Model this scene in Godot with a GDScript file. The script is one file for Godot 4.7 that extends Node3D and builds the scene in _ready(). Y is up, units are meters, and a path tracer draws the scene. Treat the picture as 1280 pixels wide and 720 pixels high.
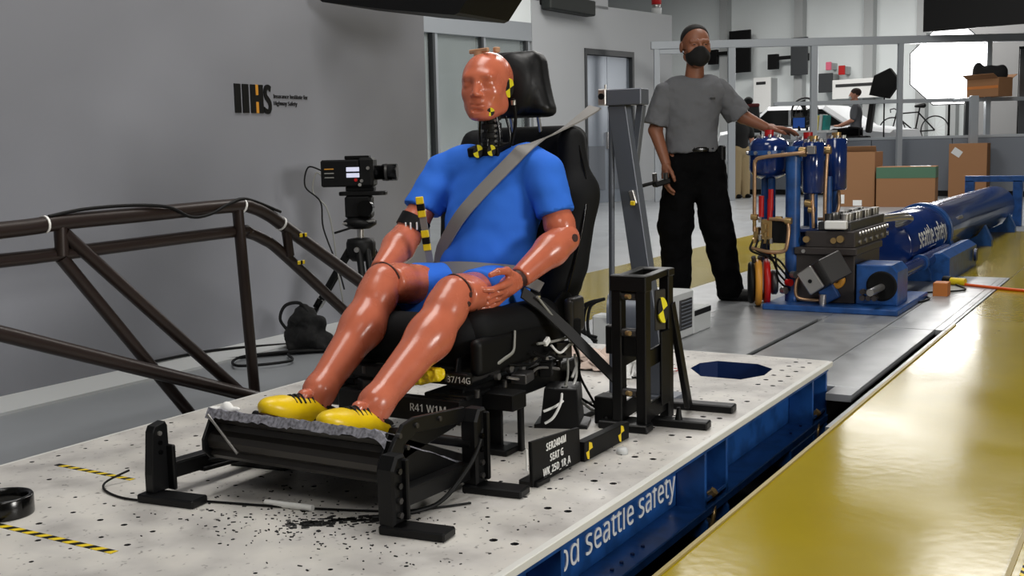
extends Node3D
# A sled-test hall: a seated crash-test dummy on a test sled, a technician and a hydraulic thruster behind.

var M := {}
var rng := RandomNumberGenerator.new()
const DECK := 0.12


func _ready():
	rng.seed = 7
	make_camera_and_light()
	make_materials()
	build_hall()
	build_sled()
	build_seat()
	build_dummy()
	build_belt()
	build_footrest()
	build_seat_fixture()
	build_anchor_tower()
	build_deck_things()
	build_cage()
	build_film_camera()
	build_technician()
	build_thruster()
	build_background()


func make_camera_and_light():
	var cam := Camera3D.new()
	cam.name = "camera"
	cam.fov = 28.4519
	cam.position = Vector3(0, 1.0, 0)
	cam.rotation_order = EULER_ORDER_YXZ
	cam.rotation = Vector3(deg_to_rad(-6.89021909), deg_to_rad(30.39423063), deg_to_rad(-1.26))
	cam.near = 0.05
	cam.far = 200.0
	add_child(cam)
	cam.current = true
	var we := WorldEnvironment.new()
	we.name = "environment"
	var e := Environment.new()
	e.background_mode = Environment.BG_COLOR
	e.background_color = Color(0.02, 0.02, 0.022)
	e.tonemap_mode = Environment.TONE_MAPPER_LINEAR
	e.tonemap_exposure = EXPOSURE
	e.sdfgi_enabled = true
	e.ssao_enabled = true
	e.ssil_enabled = true
	we.environment = e
	add_child(we)
	# unseen ceiling light panels, placed to light the hall (their fittings are built in build_hall)
	for p in PANELS:
		area_lamp(Vector3(p[0], p[1] - 0.03, p[2]), Vector2(p[3], p[4]), p[5], Vector3(0, -1, 0))
	# the big octagonal softbox behind the frame
	area_lamp(SOFTBOX + SOFT_DIR * 0.03, Vector2(1.3, 1.3), 22.0, SOFT_DIR)
	# key lights out of view, placed to light the dummy and the sled side
	# two unseen softboxes out of frame: above the photographer and low at the right (their cases are built in build_background)
	for k in KEYS:
		var d: Vector3 = (k[1] - k[0]).normalized()
		area_lamp(k[0] + d * 0.03, Vector2(k[2], k[3]), k[4], d)


const EXPOSURE := 0.38
const SOFTBOX := Vector3(-3.89, 2.42, -23.56)
const SOFT_DIR := Vector3(0.167, -0.09, 0.982)
# place, aim, width, height, energy
const KEYS := [[Vector3(0.5, 3.3, 0.2), Vector3(-2.0, 0.7, -2.9), 1.5, 1.1, 9.0], [Vector3(4.6, 2.1, -2.2), Vector3(-1.5, 0.2, -3.2), 1.6, 1.2, 52.0]]
# x, y, z, width, depth, energy
const PANELS := [
	[-2.2, 4.6, -3.0, 1.6, 3.0, 26.0, "over the dummy"], [-2.2, 5.6, -9.0, 1.6, 3.0, 36.0, "over the technician"],
	[-6.5, 5.6, -14.0, 3.0, 3.0, 75.0, "in front of the double door"], [-2.2, 5.6, -16.5, 1.6, 4.0, 60.0, "over the end of the blue tube"],
	[-10.5, 5.8, -26.0, 3.0, 3.0, 95.0, "by the far wall at left"], [-5.5, 5.8, -27.0, 3.0, 3.0, 85.0, "by the middle of the far wall"]]


func area_lamp(at: Vector3, size: Vector2, energy: float, towards: Vector3):
	var l := AreaLight3D.new()
	l.name = "panel_light"
	l.area_size = size
	l.light_energy = energy
	l.light_color = Color(1.0, 0.99, 0.975)
	l.area_range = 60.0
	l.area_attenuation = 2.0
	l.shadow_enabled = true
	var up := Vector3.UP if absf(towards.y) < 0.95 else Vector3.FORWARD
	l.transform = Transform3D(Basis.looking_at(towards, up), at)
	add_child(l, true)


# ---------------------------------------------------------------- helpers
func mk(called: String, color: Color, rough := 0.5, metal := 0.0, spec := 0.5) -> StandardMaterial3D:
	var m := StandardMaterial3D.new()
	m.resource_name = called
	m.albedo_color = color
	m.roughness = rough
	m.metallic = metal
	m.metallic_specular = spec
	M[called] = m
	return m


func noise(freq: float, octaves := 4, seed_ := 1, kind := FastNoiseLite.TYPE_SIMPLEX_SMOOTH) -> FastNoiseLite:
	var n := FastNoiseLite.new()
	n.noise_type = kind
	n.frequency = freq
	n.fractal_octaves = octaves
	n.seed = seed_
	return n


func noise_tex(n: FastNoiseLite, stops: Array, size := 512) -> NoiseTexture2D:
	var t := NoiseTexture2D.new()
	t.width = size
	t.height = size
	t.seamless = true
	t.noise = n
	var g := Gradient.new()
	var offs := PackedFloat32Array()
	var cols := PackedColorArray()
	for s in stops:
		offs.append(s[0])
		cols.append(s[1])
	g.offsets = offs
	g.colors = cols
	t.color_ramp = g
	return t


func grey(v: float, a := 1.0) -> Color:
	return Color(v, v, v, a)


func world_map(m: StandardMaterial3D, scale: float):
	m.uv1_triplanar = true
	m.uv1_world_triplanar = true
	m.uv1_scale = Vector3.ONE * scale


func rough_map(m: StandardMaterial3D, n: FastNoiseLite, lo: float, hi: float, size := 256):
	m.roughness = 1.0
	m.roughness_texture = noise_tex(n, [[0.25, grey(lo)], [0.75, grey(hi)]], size)
	m.roughness_texture_channel = BaseMaterial3D.TEXTURE_CHANNEL_RED


func newst() -> SurfaceTool:
	var st := SurfaceTool.new()
	st.begin(Mesh.PRIMITIVE_TRIANGLES)
	st.set_smooth_group(-1)
	return st


func tri(st: SurfaceTool, a: Vector3, b: Vector3, c: Vector3):
	# a, b, c counter-clockwise seen from outside; Godot's front faces run clockwise
	st.add_vertex(a)
	st.add_vertex(c)
	st.add_vertex(b)


func quad(st: SurfaceTool, a: Vector3, b: Vector3, c: Vector3, d: Vector3):
	tri(st, a, b, c)
	tri(st, a, c, d)


func box(st: SurfaceTool, c: Vector3, s: Vector3, bas := Basis(), bev := 0.003):
	# a box with chamfered edges
	st.set_smooth_group(-1)
	var h := s / 2.0
	bev = minf(bev, minf(h.x, minf(h.y, h.z)) * 0.8)
	var P := func(sx, sy, sz, ax):
		var q := Vector3(sx * h.x, sy * h.y, sz * h.z)
		if ax != 0: q.x -= sx * bev
		if ax != 1: q.y -= sy * bev
		if ax != 2: q.z -= sz * bev
		return c + bas * q
	for ax in 3:
		for sg in [-1, 1]:
			var u := (ax + 1) % 3
			var v := (ax + 2) % 3
			var pts := []
			for k in [[-1, -1], [1, -1], [1, 1], [-1, 1]]:
				var sv := [0, 0, 0]
				sv[ax] = sg
				sv[u] = k[0]
				sv[v] = k[1]
				pts.append(P.call(sv[0], sv[1], sv[2], ax))
			if sg < 0: pts.reverse()
			quad(st, pts[0], pts[1], pts[2], pts[3])
	if bev <= 0.0: return
	for ax in 3:  # edges along axis ax
		var u := (ax + 1) % 3
		var v := (ax + 2) % 3
		for k in [[-1, -1], [1, -1], [1, 1], [-1, 1]]:
			var pts := []
			for e in [[-1, u], [1, u], [1, v], [-1, v]]:
				var sv := [0, 0, 0]
				sv[ax] = e[0]
				sv[u] = k[0]
				sv[v] = k[1]
				pts.append(P.call(sv[0], sv[1], sv[2], e[1]))
			var n: Vector3 = (pts[1] - pts[0]).cross(pts[2] - pts[0])
			var mid: Vector3 = (pts[0] + pts[2]) / 2.0
			var axd := Vector3.ZERO
			axd[ax] = 1.0
			var out: Vector3 = (mid - c) - (bas * axd) * ((mid - c).dot(bas * axd))
			if n.dot(out) < 0: pts.reverse()
			quad(st, pts[0], pts[1], pts[2], pts[3])
	for sx in [-1, 1]:
		for sy in [-1, 1]:
			for sz in [-1, 1]:
				var a = P.call(sx, sy, sz, 0)
				var b = P.call(sx, sy, sz, 1)
				var d = P.call(sx, sy, sz, 2)
				if sx * sy * sz > 0: tri(st, a, b, d)
				else: tri(st, a, d, b)


func beam(st: SurfaceTool, a: Vector3, b: Vector3, w: float, t: float, up := Vector3.UP, bev := 0.002):
	# a rectangular bar from a to b: w across, t along up
	var z := (b - a).normalized()
	var x := up.cross(z).normalized()
	if x.length() < 0.5: x = Vector3.RIGHT
	var y := z.cross(x)
	box(st, (a + b) / 2.0, Vector3(w, t, a.distance_to(b)), Basis(x, y, z), bev)


func frame_of(t: Vector3, hint: Vector3) -> Array:
	var x := hint - t * hint.dot(t)
	if x.length() < 1e-4: x = t.cross(Vector3(0.3, 0.9, 0.1))
	x = x.normalized()
	return [x, t.cross(x)]


func sweep(st: SurfaceTool, pts: Array, radii, seg := 10, caps := true, hint := Vector3.UP, sq := 1.0):
	# a round tube along points; radii is a number or one per point; sq flattens it along the second axis
	st.set_smooth_group(0)
	var n := pts.size()
	var rings := []
	var x := hint
	for i in n:
		var t: Vector3
		if i == 0: t = pts[1] - pts[0]
		elif i == n - 1: t = pts[i] - pts[i - 1]
		else: t = (pts[i + 1] - pts[i]).normalized() + (pts[i] - pts[i - 1]).normalized()
		t = t.normalized()
		var f := frame_of(t, x)
		x = f[0]
		var r: float = radii if not radii is Array else radii[i]
		var ring := []
		for k in seg:
			var a := TAU * k / seg
			ring.append(pts[i] + (f[0] * cos(a) + f[1] * sin(a) * sq) * r)
		rings.append(ring)
	for i in n - 1:
		for k in seg:
			var k2 := (k + 1) % seg
			quad(st, rings[i][k], rings[i][k2], rings[i + 1][k2], rings[i + 1][k])
	if caps:
		st.set_smooth_group(-1)
		for k in range(1, seg - 1):
			tri(st, rings[0][0], rings[0][k + 1], rings[0][k])
			tri(st, rings[n - 1][0], rings[n - 1][k], rings[n - 1][k + 1])


func curve(pts: Array, per := 6) -> Array:
	# Catmull-Rom through the points
	var out := []
	for i in pts.size() - 1:
		var p0: Vector3 = pts[maxi(i - 1, 0)]
		var p1: Vector3 = pts[i]
		var p2: Vector3 = pts[i + 1]
		var p3: Vector3 = pts[mini(i + 2, pts.size() - 1)]
		for k in per:
			out.append(p1.cubic_interpolate(p2, p0, p3, float(k) / per))
	out.append(pts[-1])
	return out


func cyl(st: SurfaceTool, a: Vector3, b: Vector3, r: float, seg := 16, r2 := -1.0):
	sweep(st, [a, b], [r, r if r2 < 0 else r2], seg, true, Vector3(0.123, 0.77, 0.4))


func lathe(st: SurfaceTool, prof: Array, at: Transform3D, seg := 20, sharp := false):
	# profile of Vector2(radius, height), bottom to top, about the local y axis
	st.set_smooth_group(-1 if sharp else 0)
	for i in prof.size() - 1:
		for k in seg:
			var a := TAU * k / seg
			var b := TAU * (k + 1) / seg
			var p: Vector2 = prof[i]
			var q: Vector2 = prof[i + 1]
			var p1 := at * Vector3(p.x * cos(a), p.y, -p.x * sin(a))
			var p2 := at * Vector3(p.x * cos(b), p.y, -p.x * sin(b))
			var q1 := at * Vector3(q.x * cos(a), q.y, -q.x * sin(a))
			var q2 := at * Vector3(q.x * cos(b), q.y, -q.x * sin(b))
			if p.x > 1e-5: tri(st, p1, p2, q2)
			if q.x > 1e-5: tri(st, p1, q2, q1)


func prism(st: SurfaceTool, poly: Array, depth: float, at: Transform3D, bev := 0.0):
	# extrudes a 2D outline (local x, y) along local z, centred; bev chamfers the rims
	var pp := PackedVector2Array(poly)
	if Geometry2D.is_polygon_clockwise(pp): pp.reverse()
	st.set_smooth_group(-1)
	var inner := pp
	if bev > 0.0:
		var off := Geometry2D.offset_polygon(pp, -bev, Geometry2D.JOIN_MITER)
		if off.size() == 1 and off[0].size() == pp.size():
			inner = PackedVector2Array()
			for p in pp:  # keep the order of the outline
				var best: Vector2 = off[0][0]
				for o in off[0]:
					if o.distance_to(p) < best.distance_to(p): best = o
				inner.append(best)
		else: bev = 0.0
	var idx := Geometry2D.triangulate_polygon(inner)
	var h := depth / 2.0
	for i in range(0, idx.size(), 3):
		var a := inner[idx[i]]
		var b := inner[idx[i + 1]]
		var c := inner[idx[i + 2]]
		if (b - a).cross(c - a) < 0.0:
			var t := b
			b = c
			c = t
		tri(st, at * Vector3(a.x, a.y, h), at * Vector3(b.x, b.y, h), at * Vector3(c.x, c.y, h))
		tri(st, at * Vector3(a.x, a.y, -h), at * Vector3(c.x, c.y, -h), at * Vector3(b.x, b.y, -h))
	var n := pp.size()
	for i in n:
		var j := (i + 1) % n
		var a := pp[i]
		var b := pp[j]
		quad(st, at * Vector3(a.x, a.y, -h + bev), at * Vector3(b.x, b.y, -h + bev), at * Vector3(b.x, b.y, h - bev), at * Vector3(a.x, a.y, h - bev))
		if bev > 0.0:
			quad(st, at * Vector3(a.x, a.y, h - bev), at * Vector3(b.x, b.y, h - bev), at * Vector3(inner[j].x, inner[j].y, h), at * Vector3(inner[i].x, inner[i].y, h))
			quad(st, at * Vector3(inner[i].x, inner[i].y, -h), at * Vector3(inner[j].x, inner[j].y, -h), at * Vector3(b.x, b.y, -h + bev), at * Vector3(a.x, a.y, -h + bev))


func rounded(w: float, h: float, r: float, seg := 4) -> Array:
	var out := []
	for k in [[1, 1, 0.0], [-1, 1, PI / 2], [-1, -1, PI], [1, -1, PI * 1.5]]:
		for i in seg + 1:
			var a: float = k[2] + PI / 2 * i / seg
			out.append(Vector2(k[0] * (w / 2 - r) + cos(a) * r, k[1] * (h / 2 - r) + sin(a) * r))
	return out


func ribbon(st: SurfaceTool, pts: Array, normals: Array, w: float, t := 0.0025):
	# a strap with thickness along points; normals point out of its face
	st.set_smooth_group(0)
	var n := pts.size()
	var L := []
	for i in n:
		var d: Vector3 = (pts[mini(i + 1, n - 1)] - pts[maxi(i - 1, 0)]).normalized()
		var nn: Vector3 = normals[i]
		nn = (nn - d * nn.dot(d)).normalized()
		var s := d.cross(nn)
		L.append([pts[i] - s * w / 2 + nn * t, pts[i] + s * w / 2 + nn * t, pts[i] + s * w / 2 - nn * t, pts[i] - s * w / 2 - nn * t])
	for j in 4:
		st.set_smooth_group(j + 1)
		for i in n - 1:
			quad(st, L[i][j], L[i + 1][j], L[i + 1][(j + 1) % 4], L[i][(j + 1) % 4])
	st.set_smooth_group(-1)
	quad(st, L[0][0], L[0][1], L[0][2], L[0][3])
	quad(st, L[n - 1][3], L[n - 1][2], L[n - 1][1], L[n - 1][0])


func commit(st: SurfaceTool) -> ArrayMesh:
	st.generate_normals()
	st.index()
	return st.commit()


func obj(called: String, st, mat_name: String, parent: Node = self) -> MeshInstance3D:
	var o := MeshInstance3D.new()
	o.name = called
	o.mesh = commit(st) if st is SurfaceTool else st
	o.material_override = M[mat_name]
	parent.add_child(o, true)
	return o


func thing(called: String, label: String, category: String, at := Vector3.ZERO, group := "") -> Node3D:
	var o := Node3D.new()
	o.name = called
	add_child(o, true)
	o.position = at
	tag(o, label, category, group)
	return o


func tag(o: Node, label: String, category: String, group := ""):
	o.set_meta("label", label)
	o.set_meta("category", category)
	if group: o.set_meta("group", group)


func struct(called: String, st, mat_name: String, parent: Node = self, label := "") -> MeshInstance3D:
	var o := obj(called, st, mat_name, parent)
	if parent == self:
		o.set_meta("kind", "structure")
		o.set_meta("label", label)
		o.set_meta("category", called.get_slice("_", 0))
	return o


func boxo(called: String, c: Vector3, s: Vector3, mat_name: String, parent: Node = self, bev := 0.003, bas := Basis()) -> MeshInstance3D:
	var st := newst()
	box(st, c, s, bas, bev)
	return obj(called, st, mat_name, parent)


func target(called: String, parent: Node, at: Vector3, normal: Vector3, r: float, spin := 0.0, tall := 1.0) -> MeshInstance3D:
	# a round tracking mark in yellow and black quarters
	var st := newst()
	var z := normal.normalized()
	var x := (Vector3.UP if absf(z.y) < 0.9 else Vector3.RIGHT).cross(z).normalized()
	var y := z.cross(x)
	for k in 24:
		var c := Color(0.82, 0.72, 0.02) if (k / 6) % 2 == 0 else Color(0.01, 0.01, 0.01)
		st.set_color(c)
		var a := TAU * k / 24.0
		var b := TAU * (k + 1) / 24.0
		var P := func(t, up): return at + (x * cos(t + spin) + y * sin(t + spin) * tall) * r + z * up
		tri(st, at + z * 0.0015, P.call(a, 0.0015), P.call(b, 0.0015))
		quad(st, P.call(a, 0.0015), P.call(a, -0.004), P.call(b, -0.004), P.call(b, 0.0015))
	return obj(called, st, "painted", parent)


func blob(called: String, b: Blob, mat_name: String, parent: Node) -> MeshInstance3D:
	return obj(called, b.mesh(), mat_name, parent)


func letters(called: String, text: String, high: float, deep: float, mat_name: String, parent: Node, at: Transform3D, font := "Droid Sans", bold := false, squeeze := 1.0, align := HORIZONTAL_ALIGNMENT_LEFT) -> MeshInstance3D:
	var t := TextMesh.new()
	var f := SystemFont.new()
	f.font_names = PackedStringArray([font])
	if bold: f.font_weight = 700
	t.font = f
	t.text = text
	t.font_size = 64
	t.pixel_size = high / 46.0  # cap height of 64 px type is about 46 px
	t.depth = deep
	t.curve_step = 1.0
	t.horizontal_alignment = align
	t.vertical_alignment = VERTICAL_ALIGNMENT_CENTER
	var o := MeshInstance3D.new()
	o.name = called
	o.mesh = t
	o.material_override = M[mat_name]
	var mid := (f.get_ascent(64) - f.get_descent(64)) / 2.0 * t.pixel_size  # at is the left end of the baseline
	o.transform = at * Transform3D(Basis.from_scale(Vector3(squeeze, 1, 1)), Vector3(0, mid, 0))
	parent.add_child(o, true)
	return o


# ---------------------------------------------------------------- soft bodies: tapered capsules and ellipsoids joined by a smooth minimum, meshed as surface nets
class Blob:
	var prims := []
	var cell := 0.012
	var wrinkle: FastNoiseLite
	var wrinkle_amount := 0.0

	func _init(cell_: float):
		cell = cell_

	func cap(a: Vector3, b: Vector3, ra: float, rb: float, k := 0.02, flat := Vector3.ZERO, ratio := 1.0):
		# flat: direction in which the limb is thinner by ratio
		prims.append([0, a, b, ra, rb, k, flat, ratio])
		return self

	func ell(c: Vector3, r: Vector3, k := 0.02, bas := Basis()):
		prims.append([1, c, bas.inverse(), r, 0.0, k, bas, 0.0])
		return self

	func cut(c: Vector3, r: Vector3, k := 0.01, bas := Basis()):
		prims.append([2, c, bas.inverse(), r, 0.0, k, bas, 0.0])
		return self

	func rbox(c: Vector3, half: Vector3, r: float, k := 0.02, bas := Basis(), taper := 0.0):
		# taper: how much narrower in x the top is than the middle
		prims.append([4, c, bas.inverse(), half, r, k, bas, taper])
		return self

	func cutbox(c: Vector3, half: Vector3, r: float, k := 0.006, bas := Basis()):
		prims.append([5, c, bas.inverse(), half, r, k, bas, 0.0])
		return self

	func plane(p: Vector3, n: Vector3, k := 0.003):
		# keeps what lies behind the plane
		prims.append([3, p, n.normalized(), Vector3.ZERO, 0.0, k, Basis(), 0.0])
		return self

	func mesh_into(st: SurfaceTool, smooth := true):
		var lo := Vector3.INF
		var hi := -Vector3.INF
		for p in prims:
			if p[0] == 0:
				var m: float = maxf(p[3], p[4]) * maxf(1.0, p[7]) + p[5]
				lo = lo.min(p[1] - Vector3.ONE * m).min(p[2] - Vector3.ONE * m)
				hi = hi.max(p[1] + Vector3.ONE * m).max(p[2] + Vector3.ONE * m)
			elif p[0] == 1 or p[0] == 4:
				var m2: float = maxf(p[3].x, maxf(p[3].y, p[3].z)) + p[5]
				if p[0] == 4: m2 = p[3].length() * (1.0 + p[7]) + p[5]
				lo = lo.min(p[1] - Vector3.ONE * m2)
				hi = hi.max(p[1] + Vector3.ONE * m2)
		lo -= Vector3.ONE * cell * 2
		var nx := int((hi.x - lo.x) / cell) + 4
		var ny := int((hi.y - lo.y) / cell) + 4
		var nz := int((hi.z - lo.z) / cell) + 4
		var f := PackedFloat32Array()
		f.resize(nx * ny * nz)
		f.fill(1.0)
		for p in prims:
			var kind: int = p[0]
			var k: float = p[5]
			var blo := Vector3i.ZERO
			var bhi := Vector3i(nx - 1, ny - 1, nz - 1)
			if kind != 3:
				var m := 0.0
				var a: Vector3 = p[1]
				var b: Vector3 = p[1]
				if kind == 0:
					m = maxf(p[3], p[4]) * maxf(1.0, p[7])
					b = p[2]
				elif kind >= 4: m = p[3].length() * (1.0 + p[7])
				else: m = maxf(p[3].x, maxf(p[3].y, p[3].z))
				m += k * 1.5 + cell * 2.5
				var l := (a.min(b) - Vector3.ONE * m - lo) / cell
				var h := (a.max(b) + Vector3.ONE * m - lo) / cell
				blo = Vector3i(maxi(0, int(l.x)), maxi(0, int(l.y)), maxi(0, int(l.z)))
				bhi = Vector3i(mini(nx - 1, int(h.x) + 1), mini(ny - 1, int(h.y) + 1), mini(nz - 1, int(h.z) + 1))
			var A: Vector3 = p[1]
			var B := Vector3.ZERO
			var bb := 1.0
			var fl: Vector3 = p[6] if kind == 0 else Vector3.ZERO
			var useflat := kind == 0 and fl != Vector3.ZERO
			var inv := Basis()
			var r3 := Vector3.ONE
			var rmin := 1.0
			if kind == 0:
				B = p[2] - p[1]
				bb = maxf(B.length_squared(), 1e-9)
			elif kind != 3:
				inv = p[2]
				r3 = p[3]
				rmin = minf(r3.x, minf(r3.y, r3.z))
			for iz in range(blo.z, bhi.z + 1):
				for iy in range(blo.y, bhi.y + 1):
					var row := (iz * ny + iy) * nx
					for ix in range(blo.x, bhi.x + 1):
						var q := lo + Vector3(ix, iy, iz) * cell - A
						var d: float
						if kind == 0:
							var t := clampf(q.dot(B) / bb, 0.0, 1.0)
							var w := q - B * t
							if useflat: w += fl * (w.dot(fl) * (p[7] - 1.0))
							d = w.length() - lerpf(p[3], p[4], t)
						elif kind < 3:
							var e := inv * q
							var k0 := (e / r3).length()
							var k1 := (e / (r3 * r3)).length()
							d = k0 * (k0 - 1.0) / k1 if k1 > 1e-6 else -rmin
						elif kind >= 4:
							var eq := inv * q
							if p[7] > 0.0: eq.x *= 1.0 + p[7] * clampf(eq.y / r3.y, -1.5, 1.5)
							var eb: Vector3 = eq.abs() - r3 + Vector3.ONE * p[4]
							d = eb.max(Vector3.ZERO).length() + minf(maxf(eb.x, maxf(eb.y, eb.z)), 0.0) - p[4]
						else:
							d = q.dot(p[2])
						var old: float = f[row + ix]
						if kind < 2 or kind == 4:
							var h2 := maxf(k - absf(old - d), 0.0)
							f[row + ix] = minf(old, d) - h2 * h2 / (4.0 * k)
						else:
							if kind == 2 or kind == 5: d = -d
							var h3 := maxf(k - absf(old - d), 0.0)
							f[row + ix] = maxf(old, d) + h3 * h3 / (4.0 * k)
		if wrinkle_amount > 0.0:
			for iz in nz:
				for iy in ny:
					for ix in nx:
						var i0 := (iz * ny + iy) * nx + ix
						if absf(f[i0]) < 0.03:
							var w3 := lo + Vector3(ix, iy, iz) * cell
							f[i0] += wrinkle.get_noise_3dv(w3) * wrinkle_amount
		# surface nets
		var ids := {}
		var verts := PackedVector3Array()
		var norms := PackedVector3Array()
		var sx := 1
		var sy := nx
		var sz := nx * ny
		var offs := [0, sx, sy, sx + sy, sz, sx + sz, sy + sz, sx + sy + sz]
		var edges := [[0, 1], [2, 3], [4, 5], [6, 7], [0, 2], [1, 3], [4, 6], [5, 7], [0, 4], [1, 5], [2, 6], [3, 7]]
		for iz in nz - 1:
			for iy in ny - 1:
				var base := (iz * ny + iy) * nx
				for ix in nx - 1:
					var i := base + ix
					var f0 := f[i]
					if absf(f0) > cell * 3.0: continue
					var neg := 0
					var v8 := PackedFloat32Array()
					v8.resize(8)
					for c in 8:
						v8[c] = f[i + offs[c]]
						if v8[c] < 0.0: neg += 1
					if neg == 0 or neg == 8: continue
					var sum := Vector3.ZERO
					var cnt := 0
					for e in edges:
						var a: float = v8[e[0]]
						var b: float = v8[e[1]]
						if (a < 0.0) != (b < 0.0):
							var t := a / (a - b)
							var pa := Vector3(e[0] & 1, (e[0] >> 1) & 1, e[0] >> 2)
							var pb := Vector3(e[1] & 1, (e[1] >> 1) & 1, e[1] >> 2)
							sum += pa.lerp(pb, t)
							cnt += 1
					sum /= cnt
					ids[i] = verts.size()
					verts.append(lo + (Vector3(ix, iy, iz) + sum) * cell)
					var g := Vector3(v8[1] - v8[0] + v8[3] - v8[2] + v8[5] - v8[4] + v8[7] - v8[6], v8[2] - v8[0] + v8[3] - v8[1] + v8[6] - v8[4] + v8[7] - v8[5], v8[4] - v8[0] + v8[5] - v8[1] + v8[6] - v8[2] + v8[7] - v8[3])
					norms.append(g.normalized())
		st.set_smooth_group(0)
		for i in ids:
			var f0: float = f[i]
			for ax in 3:
				var s: int = [sx, sy, sz][ax]
				var u: int = [sy, sz, sx][ax]
				var v: int = [sz, sx, sy][ax]
				var f1: float = f[i + s]
				if (f0 < 0.0) == (f1 < 0.0): continue
				if not (ids.has(i - u) and ids.has(i - v) and ids.has(i - u - v)): continue
				var q := [ids[i], ids[i - u], ids[i - u - v], ids[i - v]]
				if f0 < 0.0: q.reverse()
				# wound so that front faces run clockwise
				for t in [0, 1, 2, 0, 2, 3]:
					if smooth: st.set_normal(norms[q[t]])
					st.add_vertex(verts[q[t]])

	func mesh() -> ArrayMesh:
		var st := SurfaceTool.new()
		st.begin(Mesh.PRIMITIVE_TRIANGLES)
		mesh_into(st)
		st.index()
		return st.commit()


func make_materials():
	mk("floor_grey", Color(0.56, 0.575, 0.59), 0.3)
	M.floor_grey.albedo_texture = noise_tex(noise(0.01, 3, 3), [[0.2, grey(0.97)], [0.8, grey(1.0)]])
	world_map(M.floor_grey, 0.35)
	rough_map(M.floor_grey, noise(0.01, 2, 4), 0.3, 0.36)
	mk("floor_yellow", Color(0.63, 0.55, 0.05), 0.2, 0.0, 0.28)
	M.floor_yellow.albedo_texture = noise_tex(noise(0.01, 6, 11), [[0.15, grey(0.95)], [0.5, grey(0.975)], [0.85, grey(1.0)]])
	world_map(M.floor_yellow, 0.3)
	rough_map(M.floor_yellow, noise(0.012, 3, 12), 0.14, 0.18, 512)
	M.floor_yellow.normal_enabled = true
	var nt := NoiseTexture2D.new()
	nt.width = 512
	nt.height = 512
	nt.seamless = true
	nt.as_normal_map = true
	nt.bump_strength = 2.0
	nt.noise = noise(0.11, 3, 13)
	M.floor_yellow.normal_texture = nt
	M.floor_yellow.normal_scale = 0.018
	mk("floor_seam", Color(0.62, 0.55, 0.33), 0.5)
	mk("pit_black", Color(0.07, 0.07, 0.08), 0.7)
	mk("steel_plate", Color(0.60, 0.61, 0.62), 0.28, 0.25)
	M.steel_plate.albedo_texture = noise_tex(noise(0.02, 5, 21), [[0.2, grey(0.96)], [0.8, grey(1.0)]])
	world_map(M.steel_plate, 0.6)
	rough_map(M.steel_plate, noise(0.03, 5, 22), 0.28, 0.36)
	mk("wall_dark", Color(0.56, 0.567, 0.595), 0.85)
	M.wall_dark.albedo_texture = noise_tex(noise(0.004, 4, 31), [[0.2, grey(0.9)], [0.8, grey(1.0)]])
	world_map(M.wall_dark, 0.2)
	mk("wall_grey", Color(0.66, 0.67, 0.68), 0.8)
	mk("wall_block", Color(0.56, 0.56, 0.56), 0.8)
	mk("wall_white", Color(0.86, 0.88, 0.88), 0.75)
	mk("curb_white", Color(0.78, 0.79, 0.79), 0.5)
	mk("pilaster_grey", Color(0.66, 0.67, 0.67), 0.7)
	mk("ceiling_grey", Color(0.6, 0.6, 0.6), 0.9)
	mk("frame_alu", Color(0.62, 0.64, 0.66), 0.4, 0.35)
	mk("bar_dark", Color(0.2, 0.21, 0.22), 0.5)
	mk("door_grey", Color(0.50, 0.53, 0.57), 0.35, 0.2)
	mk("partition_grey", Color(0.40, 0.42, 0.45), 0.6)
	mk("black", Color(0.028, 0.029, 0.032), 0.55, 0.0, 0.35)
	mk("black_matt", Color(0.03, 0.03, 0.033), 0.85)
	mk("black_gloss", Color(0.02, 0.02, 0.022), 0.2)
	mk("rubber", Color(0.05, 0.05, 0.052), 0.7)
	var glass := mk("glass", Color(0.9, 0.95, 0.95, 0.12), 0.05)
	glass.transparency = BaseMaterial3D.TRANSPARENCY_ALPHA
	mk("deck_white", Color(0.83, 0.825, 0.815), 0.42, 0.0, 0.5)
	M.deck_white.albedo_texture = noise_tex(noise(0.008, 6, 41), [[0.15, Color(0.84, 0.83, 0.82)], [0.4, Color(0.93, 0.92, 0.91)], [0.75, Color(1, 0.99, 0.97)]])
	world_map(M.deck_white, 0.8)
	rough_map(M.deck_white, noise(0.02, 5, 42), 0.3, 0.55)
	M.deck_white.detail_enabled = true
	M.deck_white.detail_blend_mode = BaseMaterial3D.BLEND_MODE_MIX
	M.deck_white.detail_uv_layer = BaseMaterial3D.DETAIL_UV_1
	M.deck_white.detail_albedo = noise_tex(noise(0.035, 5, 43), [[0.0, Color(0.2, 0.19, 0.19, 0.7)], [0.17, Color(0.25, 0.24, 0.24, 0.5)], [0.235, Color(0.4, 0.38, 0.37, 0.0)], [1.0, Color(0.4, 0.38, 0.37, 0.0)]], 1024)
	mk("deck_edge", Color(0.86, 0.86, 0.84), 0.4)
	mk("blue", Color(0.13, 0.32, 0.58), 0.32, 0.0, 0.55)
	M.blue.albedo_texture = noise_tex(noise(0.02, 5, 51), [[0.2, grey(0.82)], [0.6, grey(1.0)]])
	world_map(M.blue, 0.9)
	mk("blue_dark", Color(0.06, 0.15, 0.33), 0.4)
	mk("blue_gloss", Color(0.07, 0.17, 0.40), 0.13, 0.0, 0.6)
	mk("letter_white", Color(0.93, 0.93, 0.92), 0.5)
	mk("letter_black", Color(0.03, 0.03, 0.03), 0.5)
	mk("letter_yellow", Color(0.83, 0.58, 0.2), 0.5)
	mk("letter_grey", Color(0.16, 0.16, 0.165), 0.5)
	mk("yellow", Color(0.92, 0.80, 0.10), 0.45)
	mk("red", Color(0.7, 0.06, 0.06), 0.4)
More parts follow.
